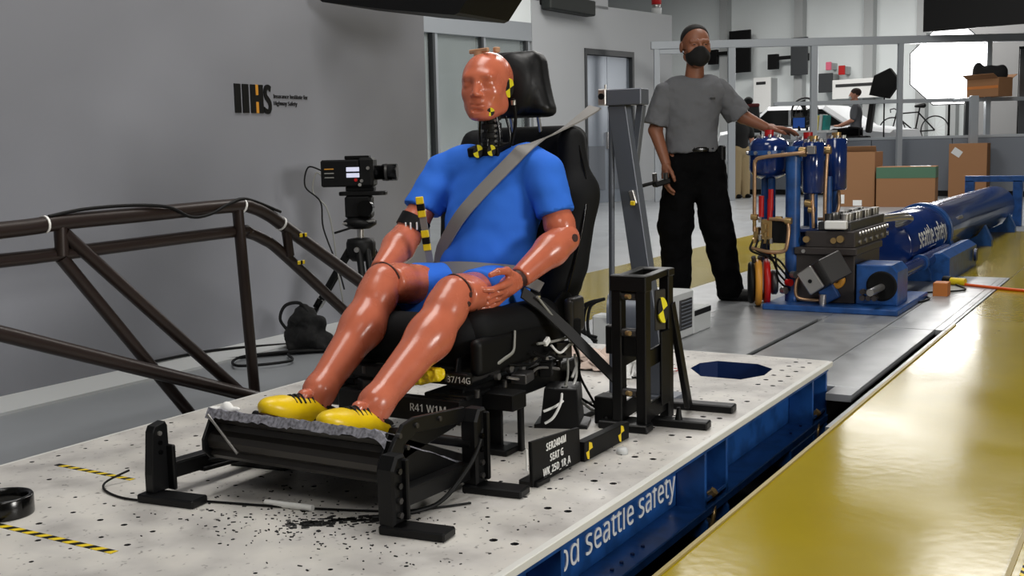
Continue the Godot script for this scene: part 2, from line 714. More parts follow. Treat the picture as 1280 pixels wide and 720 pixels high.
	mk("steel", Color(0.75, 0.74, 0.73), 0.3, 0.85)
	mk("steel_dark", Color(0.30, 0.295, 0.295), 0.4, 0.7)
	mk("brass", Color(0.72, 0.60, 0.40), 0.3, 0.7)
	mk("copper", Color(0.72, 0.58, 0.45), 0.35, 0.7)
	mk("painted", Color(1, 1, 1), 0.5)
	M.painted.vertex_color_use_as_albedo = true
	mk("vinyl", Color(0.80, 0.45, 0.34), 0.24, 0.0, 0.5)
	M.vinyl.albedo_texture = noise_tex(noise(0.02, 4, 61), [[0.2, Color(0.93, 0.9, 0.9)], [0.8, grey(1.0)]], 256)
	world_map(M.vinyl, 2.0)
	rough_map(M.vinyl, noise(0.02, 4, 62), 0.18, 0.3)
	mk("vinyl_dark", Color(0.22, 0.09, 0.06), 0.6)
	mk("shirt_blue", Color(0.20, 0.44, 0.86), 0.8, 0.0, 0.3)
	mk("seat_cloth", Color(0.075, 0.078, 0.085), 0.75, 0.0, 0.3)
	mk("seat_leather", Color(0.07, 0.072, 0.078), 0.42, 0.0, 0.4)
	mk("belt_grey", Color(0.50, 0.49, 0.48), 0.6)
	mk("belt_dark", Color(0.16, 0.16, 0.165), 0.6)
	mk("frame_black", Color(0.035, 0.037, 0.043), 0.42, 0.0, 0.38)
	mk("shoe_yellow", Color(0.92, 0.78, 0.06), 0.35)
	mk("sole_brown", Color(0.18, 0.09, 0.06), 0.5)
	mk("chalk", Color(0.8, 0.8, 0.78), 0.8)
	mk("sheet_black", Color(0.24, 0.23, 0.22), 0.3, 0.6)
	mk("cloth_pale", Color(0.86, 0.78, 0.73), 0.9, 0.0, 0.2)
	mk("carpet_grey", Color(0.62, 0.62, 0.66), 0.95, 0.0, 0.2)
	M.carpet_grey.albedo_texture = noise_tex(noise(0.08, 4, 81), [[0.2, grey(0.55)], [0.5, grey(0.85)], [0.8, grey(1.0)]], 256)
	world_map(M.carpet_grey, 4.0)
	mk("tower_grey", Color(0.36, 0.38, 0.42), 0.4, 0.2)
	mk("cage_brown", Color(0.17, 0.13, 0.115), 0.38, 0.25)
	var scr := mk("screen_white", Color(0.8, 0.8, 0.85), 0.4)
	scr.emission_enabled = true
	scr.emission = Color(0.85, 0.87, 1.0)
	scr.emission_energy_multiplier = 1.2
	mk("skin_brown", Color(0.52, 0.33, 0.24), 0.5)
	mk("skin_pale", Color(0.78, 0.55, 0.45), 0.55)
	mk("hair_dark", Color(0.05, 0.04, 0.038), 0.8)
	mk("hair_brown", Color(0.18, 0.11, 0.08), 0.8)
	mk("shirt_grey", Color(0.40, 0.405, 0.42), 0.9, 0.0, 0.2)
	mk("trouser_black", Color(0.035, 0.035, 0.04), 0.9, 0.0, 0.2)
	mk("khaki", Color(0.62, 0.55, 0.42), 0.9, 0.0, 0.2)
	mk("block_brown", Color(0.27, 0.25, 0.245), 0.4, 0.4)
	mk("orange", Color(0.85, 0.33, 0.06), 0.5)
	mk("wood_orange", Color(0.75, 0.45, 0.2), 0.6)
	mk("cardboard", Color(0.58, 0.43, 0.31), 0.9, 0.0, 0.2)
	mk("tape_green", Color(0.28, 0.42, 0.33), 0.5)
	mk("speaker_green", Color(0.09, 0.11, 0.10), 0.6)
	mk("chair_grey", Color(0.16, 0.16, 0.165), 0.8)
	mk("red_dull", Color(0.35, 0.1, 0.1), 0.8)
	mk("teal", Color(0.1, 0.5, 0.48), 0.6)
	mk("pale_yellow", Color(0.85, 0.8, 0.45), 0.6)
	mk("pink", Color(0.85, 0.4, 0.5), 0.6)
	mk("car_white", Color(0.82, 0.83, 0.84), 0.25)
	var sb := mk("screen_blue", Color(0.1, 0.2, 0.4), 0.3)
	sb.emission_enabled = true
	sb.emission = Color(0.15, 0.35, 0.7)
	sb.emission_energy_multiplier = 0.8
	mk("wood", Color(0.72, 0.55, 0.42), 0.6)
	mk("cable", Color(0.55, 0.55, 0.53), 0.5)
	var lit := mk("lamp_face", Color(1, 1, 1), 0.6)
	lit.emission_enabled = true
	lit.emission = Color(1, 0.99, 0.97)
	lit.emission_energy_multiplier = 2.2
	var bulb := mk("softbox_face", Color(1, 1, 1), 0.6)
	bulb.emission_enabled = true
	bulb.emission = Color(1, 1, 1)
	bulb.emission_energy_multiplier = 12.0


const Q0 := Vector3(-3.98, 0, -22.07)
const QE := Vector3(0.98096, 0, 0.19423)
const QN := Vector3(0.19423, 0, -0.98096)


func bk(s: float, y: float, off := 0.0) -> Vector3:  # along, up, away: the axes of the hall behind, turned 11 degrees to the track
	return Q0 + QE * s + Vector3(0, y, 0) + QN * off


func bkb() -> Basis:  # x along, y up, z towards the camera
	return Basis(QE, Vector3.UP, -QN)


func sbox(called: String, a: Vector3, b: Vector3, mat_name: String, label := "", parent: Node = self) -> MeshInstance3D:
	# a structure box between two corners
	var st := newst()
	box(st, (a + b) / 2.0, (b - a).abs(), Basis(), 0.0)
	return struct(called, st, mat_name, parent, label)


func qbox(called: String, s0: float, s1: float, y0: float, y1: float, o0: float, o1: float, mat_name: String, label := "", parent: Node = self, bev := 0.0) -> MeshInstance3D:
	# the same in the axes of the hall behind; o0 is nearer
	var st := newst()
	box(st, bk((s0 + s1) / 2, (y0 + y1) / 2, (o0 + o1) / 2), Vector3(s1 - s0, y1 - y0, o1 - o0), bkb(), bev)
	return struct(called, st, mat_name, parent, label)


func build_hall():
	# floor with the pit of the track left open
	var st := newst()
	box(st, Vector3(-22.0, -0.25, -16.0), Vector3(37.9, 0.5, 44.0), Basis(), 0.0)
	box(st, Vector3(-2.0, -0.25, -23.5), Vector3(2.1, 0.5, 29.0), Basis(), 0.0)
	box(st, Vector3(6.5, -0.25, -16.0), Vector3(14.9, 0.5, 44.0), Basis(), 0.0)
	struct("floor", st, "floor_grey", self, "smooth grey sealed concrete floor of the test hall")
	st = newst()
	box(st, Vector3(2.5, 0.001, -4.7), Vector3(7.03, 0.004, 17.6), Basis(), 0.0)
	prism(st, [Vector2(-2.95, 5.4), Vector2(-2.95, 13.4), Vector2(-4.0, 13.4), Vector2(-4.1, 12.4), Vector2(-4.1, 5.4)], 0.004, Transform3D(Basis(Vector3(1, 0, 0), Vector3(0, 0, -1), Vector3(0, 1, 0)), Vector3(0, 0.001, 0)))
	box(st, Vector3(-2.0, 0.001, -11.2), Vector3(1.96, 0.004, 4.6), Basis(), 0.0)
	struct("floor_coating", st, "floor_yellow", self, "glossy yellow safety coating on the floor beside the track")
	st = newst()
	box(st, Vector3(-0.3, 0.004, -4.0), Vector3(0.012, 0.004, 14.0), Basis(), 0.0)
	box(st, Vector3(-1.015, 0.003, -2.0), Vector3(0.012, 0.012, 9.0), Basis(), 0.0)
	struct("trim_1", st, "floor_seam", self, "pale seam lines along the yellow floor coating")
	st = newst()
	box(st, Vector3(-2.0, -0.53, -6.0), Vector3(2.4, 0.06, 20.0), Basis(), 0.0)
	box(st, Vector3(-3.04, -0.27, -6.0), Vector3(0.02, 0.46, 18.0), Basis(), 0.0)
	box(st, Vector3(-1.03, -0.27, -6.0), Vector3(0.02, 0.46, 18.0), Basis(), 0.0)
	struct("pit", st, "pit_black", self, "dark pit under the sled track")
	# steel plates over the track behind the sled, with two slots
	var xs := [-2.95, -2.40, -1.755, -1.725, -1.34, -1.085, -1.045, -1.022]
	for i in [0, 1, 3, 4, 6]:
		for zr in [[-4.66, -6.28], [-6.29, -8.9]]:
			st = newst()
			box(st, Vector3((xs[i] + xs[i + 1]) / 2, -0.01, (zr[0] + zr[1]) / 2), Vector3(xs[i + 1] - xs[i] - 0.004, 0.028, absf(zr[1] - zr[0])), Basis(), 0.002)
			struct("track_plate", st, "steel_plate", self, "flat grey steel cover plates over the track behind the sled")
	sbox("track_plate", Vector3(-1.085, -0.024, -6.29), Vector3(-1.045, 0.004, -8.9), "steel_plate", "flat grey steel cover plates over the track behind the sled")
	sbox("track_plate", Vector3(-1.755, -0.024, -6.45), Vector3(-1.725, 0.004, -8.9), "steel_plate", "flat grey steel cover plates over the track behind the sled")
	sbox("track_plate", Vector3(-1.188, -0.024, -4.5), Vector3(-1.087, 0.004, -4.655), "steel_plate", "flat grey steel cover plates over the track behind the sled")
	sbox("track_plate", Vector3(-1.043, -0.024, -3.95), Vector3(-1.024, 0.004, -4.655), "steel_plate", "flat grey steel cover plates over the track behind the sled")
	# guide rail in the right-hand slot
	st = newst()
	box(st, Vector3(-1.065, -0.10, -4.2), Vector3(0.012, 0.08, 4.2), Basis(), 0.002)
	struct("track_rail", st, "steel_dark", self, "dark guide rail running in the slot beside the yellow floor")
	# left wall (a free-standing partition) with its pale foot
	sbox("wall_left", Vector3(-4.2, 0, 4.0), Vector3(-4.4, 3.4, -6.12), "wall_dark", "plain dark grey partition wall behind the sled carrying the institute lettering")
	st = newst()
	prism(st, [Vector2(-4.2, 0.0), Vector2(-3.99, 0.0), Vector2(-3.99, 0.012), Vector2(-4.2, 0.03)], 10.1, Transform3D(Basis(), Vector3(0, 0, -1.06)))
	struct("baseboard_left", st, "curb_white", self, "pale painted strip along the foot of the dark grey wall")
	# the angled wall behind with glazing and a double door: from the near end of the glazing to its far end
	var W := Transform3D(Basis(Vector3(0.19423, 0, -0.98096), Vector3.UP, Vector3(0.98096, 0, 0.19423)), Vector3(-9.2, 0, -18.4))
	var wb := func(called, s0, s1, y0, y1, d0, d1, m, label = "", parent = self):
		var s := newst()
		box(s, W * Vector3((s0 + s1) / 2, (y0 + y1) / 2, (d0 + d1) / 2), Vector3(s1 - s0, y1 - y0, d1 - d0), W.basis, 0.0)
		return struct(called, s, m, parent, label)
	st = newst()
	for b in [[-1.42, 0.0, 0, 3.55], [1.5, 2.8, 0, 3.55], [0.0, 1.5, 2.78, 3.55]]:
		box(st, W * Vector3((b[0] + b[1]) / 2, (b[2] + b[3]) / 2, -0.1), Vector3(b[1] - b[0], b[3] - b[2], 0.2), W.basis, 0.0)
	box(st, W * Vector3(-0.35, 4.6, -0.1), Vector3(2.15, 2.2, 0.2), W.basis, 0.0)
	struct("wall_angled", st, "wall_grey", self, "light grey office wall with a double door behind the seat")
	wb.call("wall_upper", -8.0, -1.42, 3.12, 6.4, -0.2, -0.02, "wall_white", "white wall panels above the glazed partition")
	wb.call("wall_recess", -8.0, 3.4, 0, 6.4, -2.2, -2.0, "wall_white", "pale inner wall seen through the glazed partition")
	var d1 := Node3D.new()
	d1.name = "door_1"
	d1.set_meta("kind", "structure")
	d1.set_meta("label", "grey double door in the light grey wall behind the belt tower")
	d1.set_meta("category", "door")
	add_child(d1)
	st = newst()
	for b in [[0.0, 0.06, 0, 2.78], [1.44, 1.5, 0, 2.78], [0.06, 1.44, 2.68, 2.78]]:
		box(st, W * Vector3((b[0] + b[1]) / 2, (b[2] + b[3]) / 2, -0.08), Vector3(b[1] - b[0], b[3] - b[2], 0.2), W.basis, 0.0)
	obj("door_frame", st, "bar_dark", d1)
	for k in 2:
		wb.call("door_leaf", 0.065 + 0.69 * k, 0.745 + 0.69 * k, 0.01, 2.67, -0.12, -0.06, "door_grey", "", d1)
		wb.call("door_pane", 0.165 + 0.69 * k, 0.645 + 0.69 * k, 0.25, 1.05, -0.063, -0.05, "partition_grey", "", d1)
		wb.call("door_handle", 0.69 + 0.09 * k, 0.72 + 0.09 * k, 1.0, 1.3, -0.06, -0.01, "steel", "", d1)
	var w1 := Node3D.new()
	w1.name = "window_1"
	w1.set_meta("kind", "structure")
	w1.set_meta("label", "glazed partition with aluminium header and dark mullions behind the headrest")
	w1.set_meta("category", "window")
	add_child(w1)
	wb.call("header", -8.0, -1.43, 2.82, 3.12, -0.2, 0.0, "frame_alu", "", w1)
	for s in [-7.2, -6.0, -4.85, -3.72, -2.62, -1.53]:
		wb.call("mullion", s - 0.05, s, 0, 2.82, -0.14, 0.0, "bar_dark", "", w1)
		wb.call("mullion", s, s + 0.07, 0, 2.82, -0.12, -0.02, "frame_alu", "", w1)
	wb.call("sill", -8.0, -1.43, 0, 0.3, -0.14, 0.0, "frame_alu", "", w1)
	for s in [-7.2, -6.0, -4.85, -3.72, -2.62]:
		wb.call("pane", s + 0.07, s + 1.04, 0.3, 2.82, -0.08, -0.07, "glass", "", w1)
	# far wall with its panels and pilasters
	qbox("wall_back", -24, 16, 0, 8.0, 9.0, 9.3, "wall_white", "high white panelled wall at the far end of the hall")
	for s in [-9.6, -7.2, -5.15, -3.7, -2.9]:
		qbox("pilaster", s - 0.13, s + 0.13, 0, 8.0, 8.75, 9.0, "pilaster_grey", "tall grey pilaster on the far white wall")
	qbox("wall_right_return", -2.0, 9.0, 0, 8.0, 7.2, 9.0, "wall_block", "pale grey wall block behind the octagonal softbox")
	qbox("trim_2", -2.02, 9.0, 4.35, 4.5, 7.1, 7.2, "pilaster_grey", "ledge along the pale grey wall block")
	# the rest of the shell
	sbox("wall_right", Vector3(9.0, 0, 6), Vector3(9.2, 8, -38), "wall_grey", "side wall of the hall on the yellow floor side")
	sbox("wall_front", Vector3(-25, 0, 5), Vector3(9.2, 8, 5.2), "wall_grey", "end wall of the hall behind the photographer")
	sbox("wall_outer", Vector3(-25, 0, 5.2), Vector3(-25.2, 8, -38), "wall_white", "outer side wall of the hall beyond the offices")
	sbox("ceiling", Vector3(-25.2, 8.0, 5.2), Vector3(9.2, 8.2, -38), "ceiling_grey", "grey ceiling of the hall high above the sled")
	for p in PANELS:  # fittings of the unseen panels, out of view above the hall they light
		var t := thing("unseen_ceiling_lamp", "unseen rectangular white light panel hung below the ceiling " + p[6], "lamp", Vector3(p[0], p[1], p[2]), "unseen light panels below the ceiling")
		var h := newst()
		box(h, Vector3(0, 0.05, 0), Vector3(p[3] + 0.08, 0.08, p[4] + 0.08))
		obj("housing", h, "frame_alu", t)
		h = newst()
		box(h, Vector3(0, 0, 0), Vector3(p[3], 0.03, p[4]))
		obj("diffuser", h, "lamp_face", t)
		h = newst()
		for sx in [-1, 1]:
			for sz in [-1, 1]:
				cyl(h, Vector3(sx * p[3] * 0.4, 0.09, sz * p[4] * 0.4), Vector3(sx * p[3] * 0.4, 8.0 - p[1], sz * p[4] * 0.4), 0.008, 6)
		obj("hanger", h, "steel", t)
	# institute lettering on the left wall: four bold letters, a stripe in the third, two small lines
	var sg := thing("wall_sign", "black IIHS lettering with a yellow stripe on the dark grey wall", "sign", Vector3(-4.2, 1.225, -4.385))
	var y90 := Basis(Vector3(0, 0, -1), Vector3.UP, Vector3(1, 0, 0))
	var let := func(called, poly, m):
		var s := newst()
		prism(s, poly, 0.008, Transform3D(y90, Vector3(0.004, 0, 0)))
		obj(called, s, m, sg)
	for k in 2:
		let.call("letter", [Vector2(0.058 * k, 0), Vector2(0.058 * k + 0.043, 0), Vector2(0.058 * k + 0.043, 0.148), Vector2(0.058 * k, 0.148)], "letter_black")
	let.call("letter", [Vector2(0.118, 0), Vector2(0.152, 0), Vector2(0.152, 0.06), Vector2(0.175, 0.06), Vector2(0.175, 0), Vector2(0.21, 0), Vector2(0.21, 0.148), Vector2(0.175, 0.148), Vector2(0.175, 0.092), Vector2(0.152, 0.092), Vector2(0.152, 0.148), Vector2(0.118, 0.148)], "letter_black")
	for y in [[0.0, 0.058], [0.094, 0.148]]:
		let.call("stripe", [Vector2(0.154, y[0]), Vector2(0.173, y[0]), Vector2(0.173, y[1]), Vector2(0.154, y[1])], "letter_yellow")
	letters("letter", "S", 0.148, 0.008, "letter_black", sg, Transform3D(y90, Vector3(0.004, 0.0, -0.213)), "Droid Sans", true, 0.62)
	letters("small_line", "Insurance Institute for", 0.021, 0.004, "letter_grey", sg, Transform3D(y90, Vector3(0.003, 0.082, -0.292)), "Droid Sans", false, 0.95)
	letters("small_line", "Highway Safety", 0.021, 0.004, "letter_grey", sg, Transform3D(y90, Vector3(0.003, 0.045, -0.292)), "Droid Sans", false, 0.95)


func hole_tile(st: SurfaceTool, wall: SurfaceTool, x0: float, x1: float, z0: float, z1: float, c := Vector2.INF, r := 0.007, y := DECK):
	# one tile of the deck top (z0 > z1), with a real round hole when c is given
	if c == Vector2.INF:
		quad(st, Vector3(x0, y, z0), Vector3(x1, y, z0), Vector3(x1, y, z1), Vector3(x0, y, z1))
		return
	var outer := [Vector2(x1, c.y), Vector2(x1, z1), Vector2(c.x, z1), Vector2(x0, z1), Vector2(x0, c.y), Vector2(x0, z0), Vector2(c.x, z0), Vector2(x1, z0)]
	for k in 8:
		var a := TAU * k / 8.0
		var b := TAU * (k + 1) / 8.0
		var p := Vector3(c.x + r * cos(a), y, c.y - r * sin(a))
		var q := Vector3(c.x + r * cos(b), y, c.y - r * sin(b))
		var o1: Vector2 = outer[k]
		var o2: Vector2 = outer[(k + 1) % 8]
		quad(st, p, Vector3(o1.x, y, o1.y), Vector3(o2.x, y, o2.y), q)
		var dn := Vector3(0, -0.024, 0)
		quad(wall, p, q, q + dn, p + dn)
		tri(wall, Vector3(c.x, y, c.y) + dn, p + dn, q + dn)


func build_sled():
	var t := thing("test_sled", "long white-topped blue steel test sled carrying the seat and dummy", "sled", Vector3.ZERO)
	var st := newst()
	var hw := newst()
	var zf := -0.6
	var zb := -4.585
	# left field: small tapped holes on a grid, some of them open
	var xs := []
	var x := -2.93
	while x < -1.72:
		xs.append(x)
		x += 0.1025
	xs.append(-1.70)
	var z := zf
	while z > zb + 0.05:
		var z1 := maxf(z - 0.0905, zb)
		if z1 - zb < 0.05: z1 = zb
		for i in xs.size() - 1:
			var open := rng.randf() < 0.42 and z1 < -1.3
			var c := Vector2((xs[i] + xs[i + 1]) / 2 + rng.randf_range(-0.012, 0.012), (z + z1) / 2 + rng.randf_range(-0.01, 0.01))
			hole_tile(st, hw, xs[i], xs[i + 1], z, z1, c if open else Vector2.INF, rng.randf_range(0.005, 0.0085))
		z = z1
	# middle field in front of and behind the cut-out
	z = zf
	while z > -4.07:
		var z1b := maxf(z - 0.09, -4.07)
		for k in 3:
			var open2 := rng.randf() < 0.3 and z1b < -1.4
			hole_tile(st, hw, -1.70 + 0.12 * k, -1.70 + 0.12 * (k + 1), z, z1b, Vector2(-1.64 + 0.12 * k + rng.randf_range(-0.02, 0.02), (z + z1b) / 2) if open2 else Vector2.INF, rng.randf_range(0.005, 0.009))
		z = z1b
	# the octagonal cut-out
	var oct := [Vector2(-1.345, -4.20), Vector2(-1.355, -4.335), Vector2(-1.44, -4.41), Vector2(-1.61, -4.41), Vector2(-1.66, -4.335), Vector2(-1.655, -4.22), Vector2(-1.56, -4.085), Vector2(-1.40, -4.085)]
	var rim := [Vector2(-1.34, -4.20), Vector2(-1.34, -4.335), Vector2(-1.34, zb), Vector2(-1.70, zb), Vector2(-1.70, -4.335), Vector2(-1.70, -4.22), Vector2(-1.70, -4.07), Vector2(-1.34, -4.07)]
	var cav := newst()
	for k in 8:
		var a: Vector2 = oct[k]
		var b: Vector2 = oct[(k + 1) % 8]
		var c: Vector2 = rim[k]
		var d: Vector2 = rim[(k + 1) % 8]
		quad(st, Vector3(a.x, DECK, a.y), Vector3(c.x, DECK, c.y), Vector3(d.x, DECK, d.y), Vector3(b.x, DECK, b.y))
		quad(cav, Vector3(a.x, DECK, a.y), Vector3(b.x, DECK, b.y), Vector3(b.x, DECK - 0.16, b.y), Vector3(a.x, DECK - 0.16, a.y))
		tri(cav, Vector3(-1.5, DECK - 0.16, -4.25), Vector3(a.x, DECK - 0.16, a.y), Vector3(b.x, DECK - 0.16, b.y))
	# right band with its paired large holes
	var rows := [-1.1, -1.35, -1.61, -1.87, -2.13, -2.39, -2.65, -2.915, -3.19, -3.46, -3.735, -4.025, -4.12, -4.215, -4.32, -4.415, -4.51]
	z = zf
	for i in rows.size():
		var ze: float = (rows[i] + rows[i + 1]) / 2 if i < rows.size() - 1 else zb
		hole_tile(st, hw, -1.34, -1.285, z, ze, Vector2(-1.313, rows[i]), 0.0105)
		hole_tile(st, hw, -1.285, -1.232, z, ze, Vector2(-1.257, rows[i]), 0.0105)
		hole_tile(st, hw, -1.232, -1.20, z, ze)
		z = ze
	obj("deck", st, "deck_white", t)
	obj("deck_holes", hw, "pit_black", t)
	obj("cutout", cav, "blue_dark", t)
	st = newst()
	for q in [[Vector3(-1.63, -0.0, -4.16), Vector3(-1.38, -0.0, -4.14)], [Vector3(-1.63, 0.0, -4.16), Vector3(-1.63, 0.0, -4.3)], [Vector3(-1.38, 0.0, -4.14), Vector3(-1.38, 0.0, -4.3)]]:
		beam(st, q[0], q[1], 0.012, 0.03)
	cyl(st, Vector3(-1.55, -0.03, -4.25), Vector3(-1.45, 0.03, -4.2), 0.015)
	obj("bracket", st, "frame_alu", t)
	# deck sides
	st = newst()
	box(st, Vector3(-1.192, DECK - 0.0105, (zf + zb) / 2), Vector3(0.02, 0.021, zf - zb), Basis(), 0.002)
	obj("edge_strip", st, "deck_edge", t)
	st = newst()
	box(st, Vector3(-2.936, DECK - 0.02, (zf + zb) / 2), Vector3(0.012, 0.04, zf - zb), Basis(), 0.002)
	box(st, Vector3(-2.07, DECK - 0.02, zf + 0.006), Vector3(1.74, 0.04, 0.012), Basis(), 0.002)
	box(st, Vector3(-2.07, DECK - 0.02, zb - 0.004), Vector3(1.74, 0.04, 0.008), Basis(), 0.002)
	obj("rim", st, "deck_edge", t)
	# the blue side beam: web set back under the deck, flange below, plates standing flush with the deck edge
	st = newst()
	box(st, Vector3(-1.315, 0.0, (zf + zb) / 2), Vector3(0.03, 0.2, zf - zb), Basis(), 0.002)
	obj("web", st, "blue", t)
	st = newst()
	box(st, Vector3(-1.32, -0.114, (zf + zb) / 2), Vector3(0.24, 0.028, zf - zb), Basis(), 0.003)
	obj("flange", st, "blue", t)
	st = newst()
	box(st, Vector3(-1.25, DECK - 0.032, (zf + zb) / 2), Vector3(0.1, 0.022, zf - zb), Basis(), 0.002)
	obj("lip", st, "blue", t)
	st = newst()
	box(st, Vector3(-1.95, -0.08, (zf + zb) / 2), Vector3(1.2, 0.14, zf - zb - 0.2), Basis(), 0.002)
	obj("underframe", st, "black", t)
	st = newst()
	box(st, Vector3(-2.6, 0.03, (zf + zb) / 2), Vector3(0.5, 0.1, zf - zb - 0.1), Basis(), 0.002)
	obj("side_rail", st, "black", t)
	st = newst()
	box(st, Vector3(-1.27, -0.165, -4.25), Vector3(0.14, 0.07, 0.36), Basis(), 0.004)
	obj("slipper_block", st, "blue", t)
	for zz in [-0.9, -1.09, -2.07, -2.26, -3.195, -3.385, -4.375, -4.572]:
		st = newst()
		prism(st, [Vector2(-1.30, 0.10), Vector2(-1.203, 0.10), Vector2(-1.203, -0.135), Vector2(-1.197, -0.145), Vector2(-1.197, -0.195), Vector2(-1.21, -0.2), Vector2(-1.40, -0.17), Vector2(-1.40, -0.12), Vector2(-1.30, -0.11)], 0.014, Transform3D(Basis(), Vector3(0, 0, zz)), 0.003)
		obj("gusset", st, "blue", t)
	for zz in [-1.0, -2.165, -3.29, -4.474]:
		st = newst()
		box(st, Vector3(-1.235, -0.085, zz), Vector3(0.065, 0.012, 0.17), Basis(Vector3(0, 0, 1), 0.3), 0.002)
		obj("gusset_plate", st, "blue", t)
		st = newst()
		cyl(st, Vector3(-1.215, -0.075, zz + 0.03), Vector3(-1.20, -0.06, zz + 0.03), 0.015, 6)
		obj("bolt", st, "brass", t)
		st = newst()
		sweep(st, curve([Vector3(-1.21, -0.105, zz + 0.01), Vector3(-1.20, -0.13, zz + 0.035), Vector3(-1.205, -0.17, zz + 0.045)]), 0.007, 6)
		obj("hook", st, "brass", t)
	for zz in [-2.46, -2.53, -2.6, -2.66, -2.73, -2.8, -4.2, -4.33]:
		st = newst()
		cyl(st, Vector3(-1.24, -0.1, zz), Vector3(-1.24, -0.094, zz), 0.006, 6)
		obj("bolt", st, "blue_dark", t)
	# lettering on the web: its first letter runs in under the gusset
	var face := Basis(Vector3(0, 0, -1), Vector3.UP, Vector3(1, 0, 0))
	letters("lettering", "bd seattle safety", 0.073, 0.003, "letter_white", t, Transform3D(face, Vector3(-1.2985, -0.058, -2.41)), "Droid Sans", false, 1.03)


func build_seat():
	var t := thing("car_seat", "black cloth car seat with tall headrest holding the dummy", "seat", Vector3(-1.985, DECK, -3.1))
	var o := Vector3(-1.985, DECK, -3.1)
	var put := func(called, b, m = "seat_cloth"):
		var n := blob(called, b, m, t)
		n.position = -o
		return n
	# headrest: wider at its foot, leaning back a little
	var b := Blob.new(0.009)
	var tilt := Basis(Vector3.RIGHT, deg_to_rad(-8))
	b.rbox(Vector3(-1.985, 1.225, -3.46), Vector3(0.114, 0.112, 0.052), 0.035, 0.03, tilt, 0.27)
	b.ell(Vector3(-1.985, 1.22, -3.402), Vector3(0.085, 0.11, 0.03), 0.03, tilt)
	put.call("headrest", b, "seat_leather")
	for s in [-1, 1]:
		var st := newst()
		cyl(st, Vector3(-1.985 + 0.055 * s, 1.0, -3.53) - o, Vector3(-1.985 + 0.055 * s, 1.15, -3.485) - o, 0.007, 10)
		obj("headrest_post", st, "steel", t)
	# backrest
	b = Blob.new(0.012)
	var rec := Basis(Vector3.RIGHT, deg_to_rad(-14))
	b.rbox(Vector3(-1.985, 0.79, -3.49), Vector3(0.225, 0.3, 0.055), 0.05, 0.05, rec, 0.08)
	for s in [-1, 1]:
		b.cap(Vector3(-1.985 + 0.20 * s, 0.52, -3.35), Vector3(-1.985 + 0.235 * s, 0.84, -3.425), 0.062, 0.058, 0.06)
		b.cap(Vector3(-1.985 + 0.235 * s, 0.84, -3.425), Vector3(-1.985 + 0.195 * s, 1.03, -3.475), 0.058, 0.046, 0.05)
		b.cap(Vector3(-1.985 + 0.225 * s, 0.62, -3.40), Vector3(-1.985 + 0.25 * s, 0.86, -3.45), 0.05, 0.045, 0.05)
	put.call("backrest", b)
	var st2 := newst()
	sweep(st2, curve([Vector3(-1.735, 0.5, -3.30), Vector3(-1.70, 0.72, -3.36), Vector3(-1.70, 0.88, -3.40), Vector3(-1.755, 1.03, -3.45)], 6), 0.0035, 6)
	obj("piping", st2, "black_gloss", t).position = -o
	# cushion with thigh bolsters
	b = Blob.new(0.013)
	b.rbox(Vector3(-1.985, 0.445, -3.0), Vector3(0.2, 0.055, 0.25), 0.05, 0.05, Basis(Vector3.RIGHT, deg_to_rad(6)))
	b.cap(Vector3(-2.16, 0.465, -2.80), Vector3(-1.81, 0.465, -2.80), 0.055, 0.055, 0.04)
	put.call("cushion", b)
	for s in [-1, 1]:
		b = Blob.new(0.012)
		b.cap(Vector3(-1.985 + 0.205 * s, 0.475, -2.83), Vector3(-1.985 + 0.215 * s, 0.465, -3.2), 0.056, 0.06, 0.04)
		put.call("cushion_bolster", b)
	# plastic shield and lever on the near side
	b = Blob.new(0.009)
	b.rbox(Vector3(-1.735, 0.405, -3.0), Vector3(0.02, 0.055, 0.27), 0.018, 0.02)
	b.cap(Vector3(-1.735, 0.42, -3.18), Vector3(-1.735, 0.49, -3.3), 0.055, 0.05, 0.04, Vector3.RIGHT, 2.6)
	put.call("side_shield", b, "black")
	st2 = newst()
	prism(st2, [Vector2(0, 0), Vector2(0.11, -0.02), Vector2(0.12, 0.04), Vector2(0.1, 0.05), Vector2(0.005, 0.035)], 0.02, Transform3D(Basis(Vector3.UP, PI), Vector3(-1.86, 0.425, -2.735) - o), 0.003)
	obj("front_trim", st2, "black_gloss", t)
	st2 = newst()
	sweep(st2, curve([Vector3(-1.712, 0.46, -2.93), Vector3(-1.708, 0.43, -2.92), Vector3(-1.705, 0.40, -2.905), Vector3(-1.71, 0.385, -2.86), Vector3(-1.72, 0.372, -2.83)], 5), 0.008, 6, true, Vector3.UP, 0.5)
	obj("height_lever", st2, "cable", t).position = -o
	b = Blob.new(0.008)
	b.rbox(Vector3(-1.70, 0.46, -3.30), Vector3(0.018, 0.06, 0.05), 0.015, 0.02)
	put.call("recliner", b, "steel_dark")
	# slide rails and pan under the cushion
	for s in [-1, 1]:
		for k in 2:
			st2 = newst()
			box(st2, Vector3(-1.985 + 0.2 * s, 0.335 - 0.03 * k, -3.02) - o, Vector3(0.04 + 0.012 * k, 0.022, 0.56 + 0.06 * k), Basis(), 0.004)
			obj("slide_rail", st2, "steel_dark" if k == 0 else "frame_black", t)
		st2 = newst()
		prism(st2, [Vector2(-0.3, 0.0), Vector2(0.26, 0.0), Vector2(0.27, 0.05), Vector2(0.1, 0.075), Vector2(-0.28, 0.06)], 0.006, Transform3D(Basis(Vector3.UP, PI / 2), Vector3(-1.985 + 0.2 * s, 0.345, -3.0) - o), 0.001)
		obj("side_member", st2, "frame_black", t)
	for z in [-2.83, -3.2]:
		st2 = newst()
		cyl(st2, Vector3(-2.2, 0.365, z) - o, Vector3(-1.76, 0.365, z) - o, 0.013, 10)
		obj("cross_tube", st2, "steel_dark", t)
	st2 = newst()
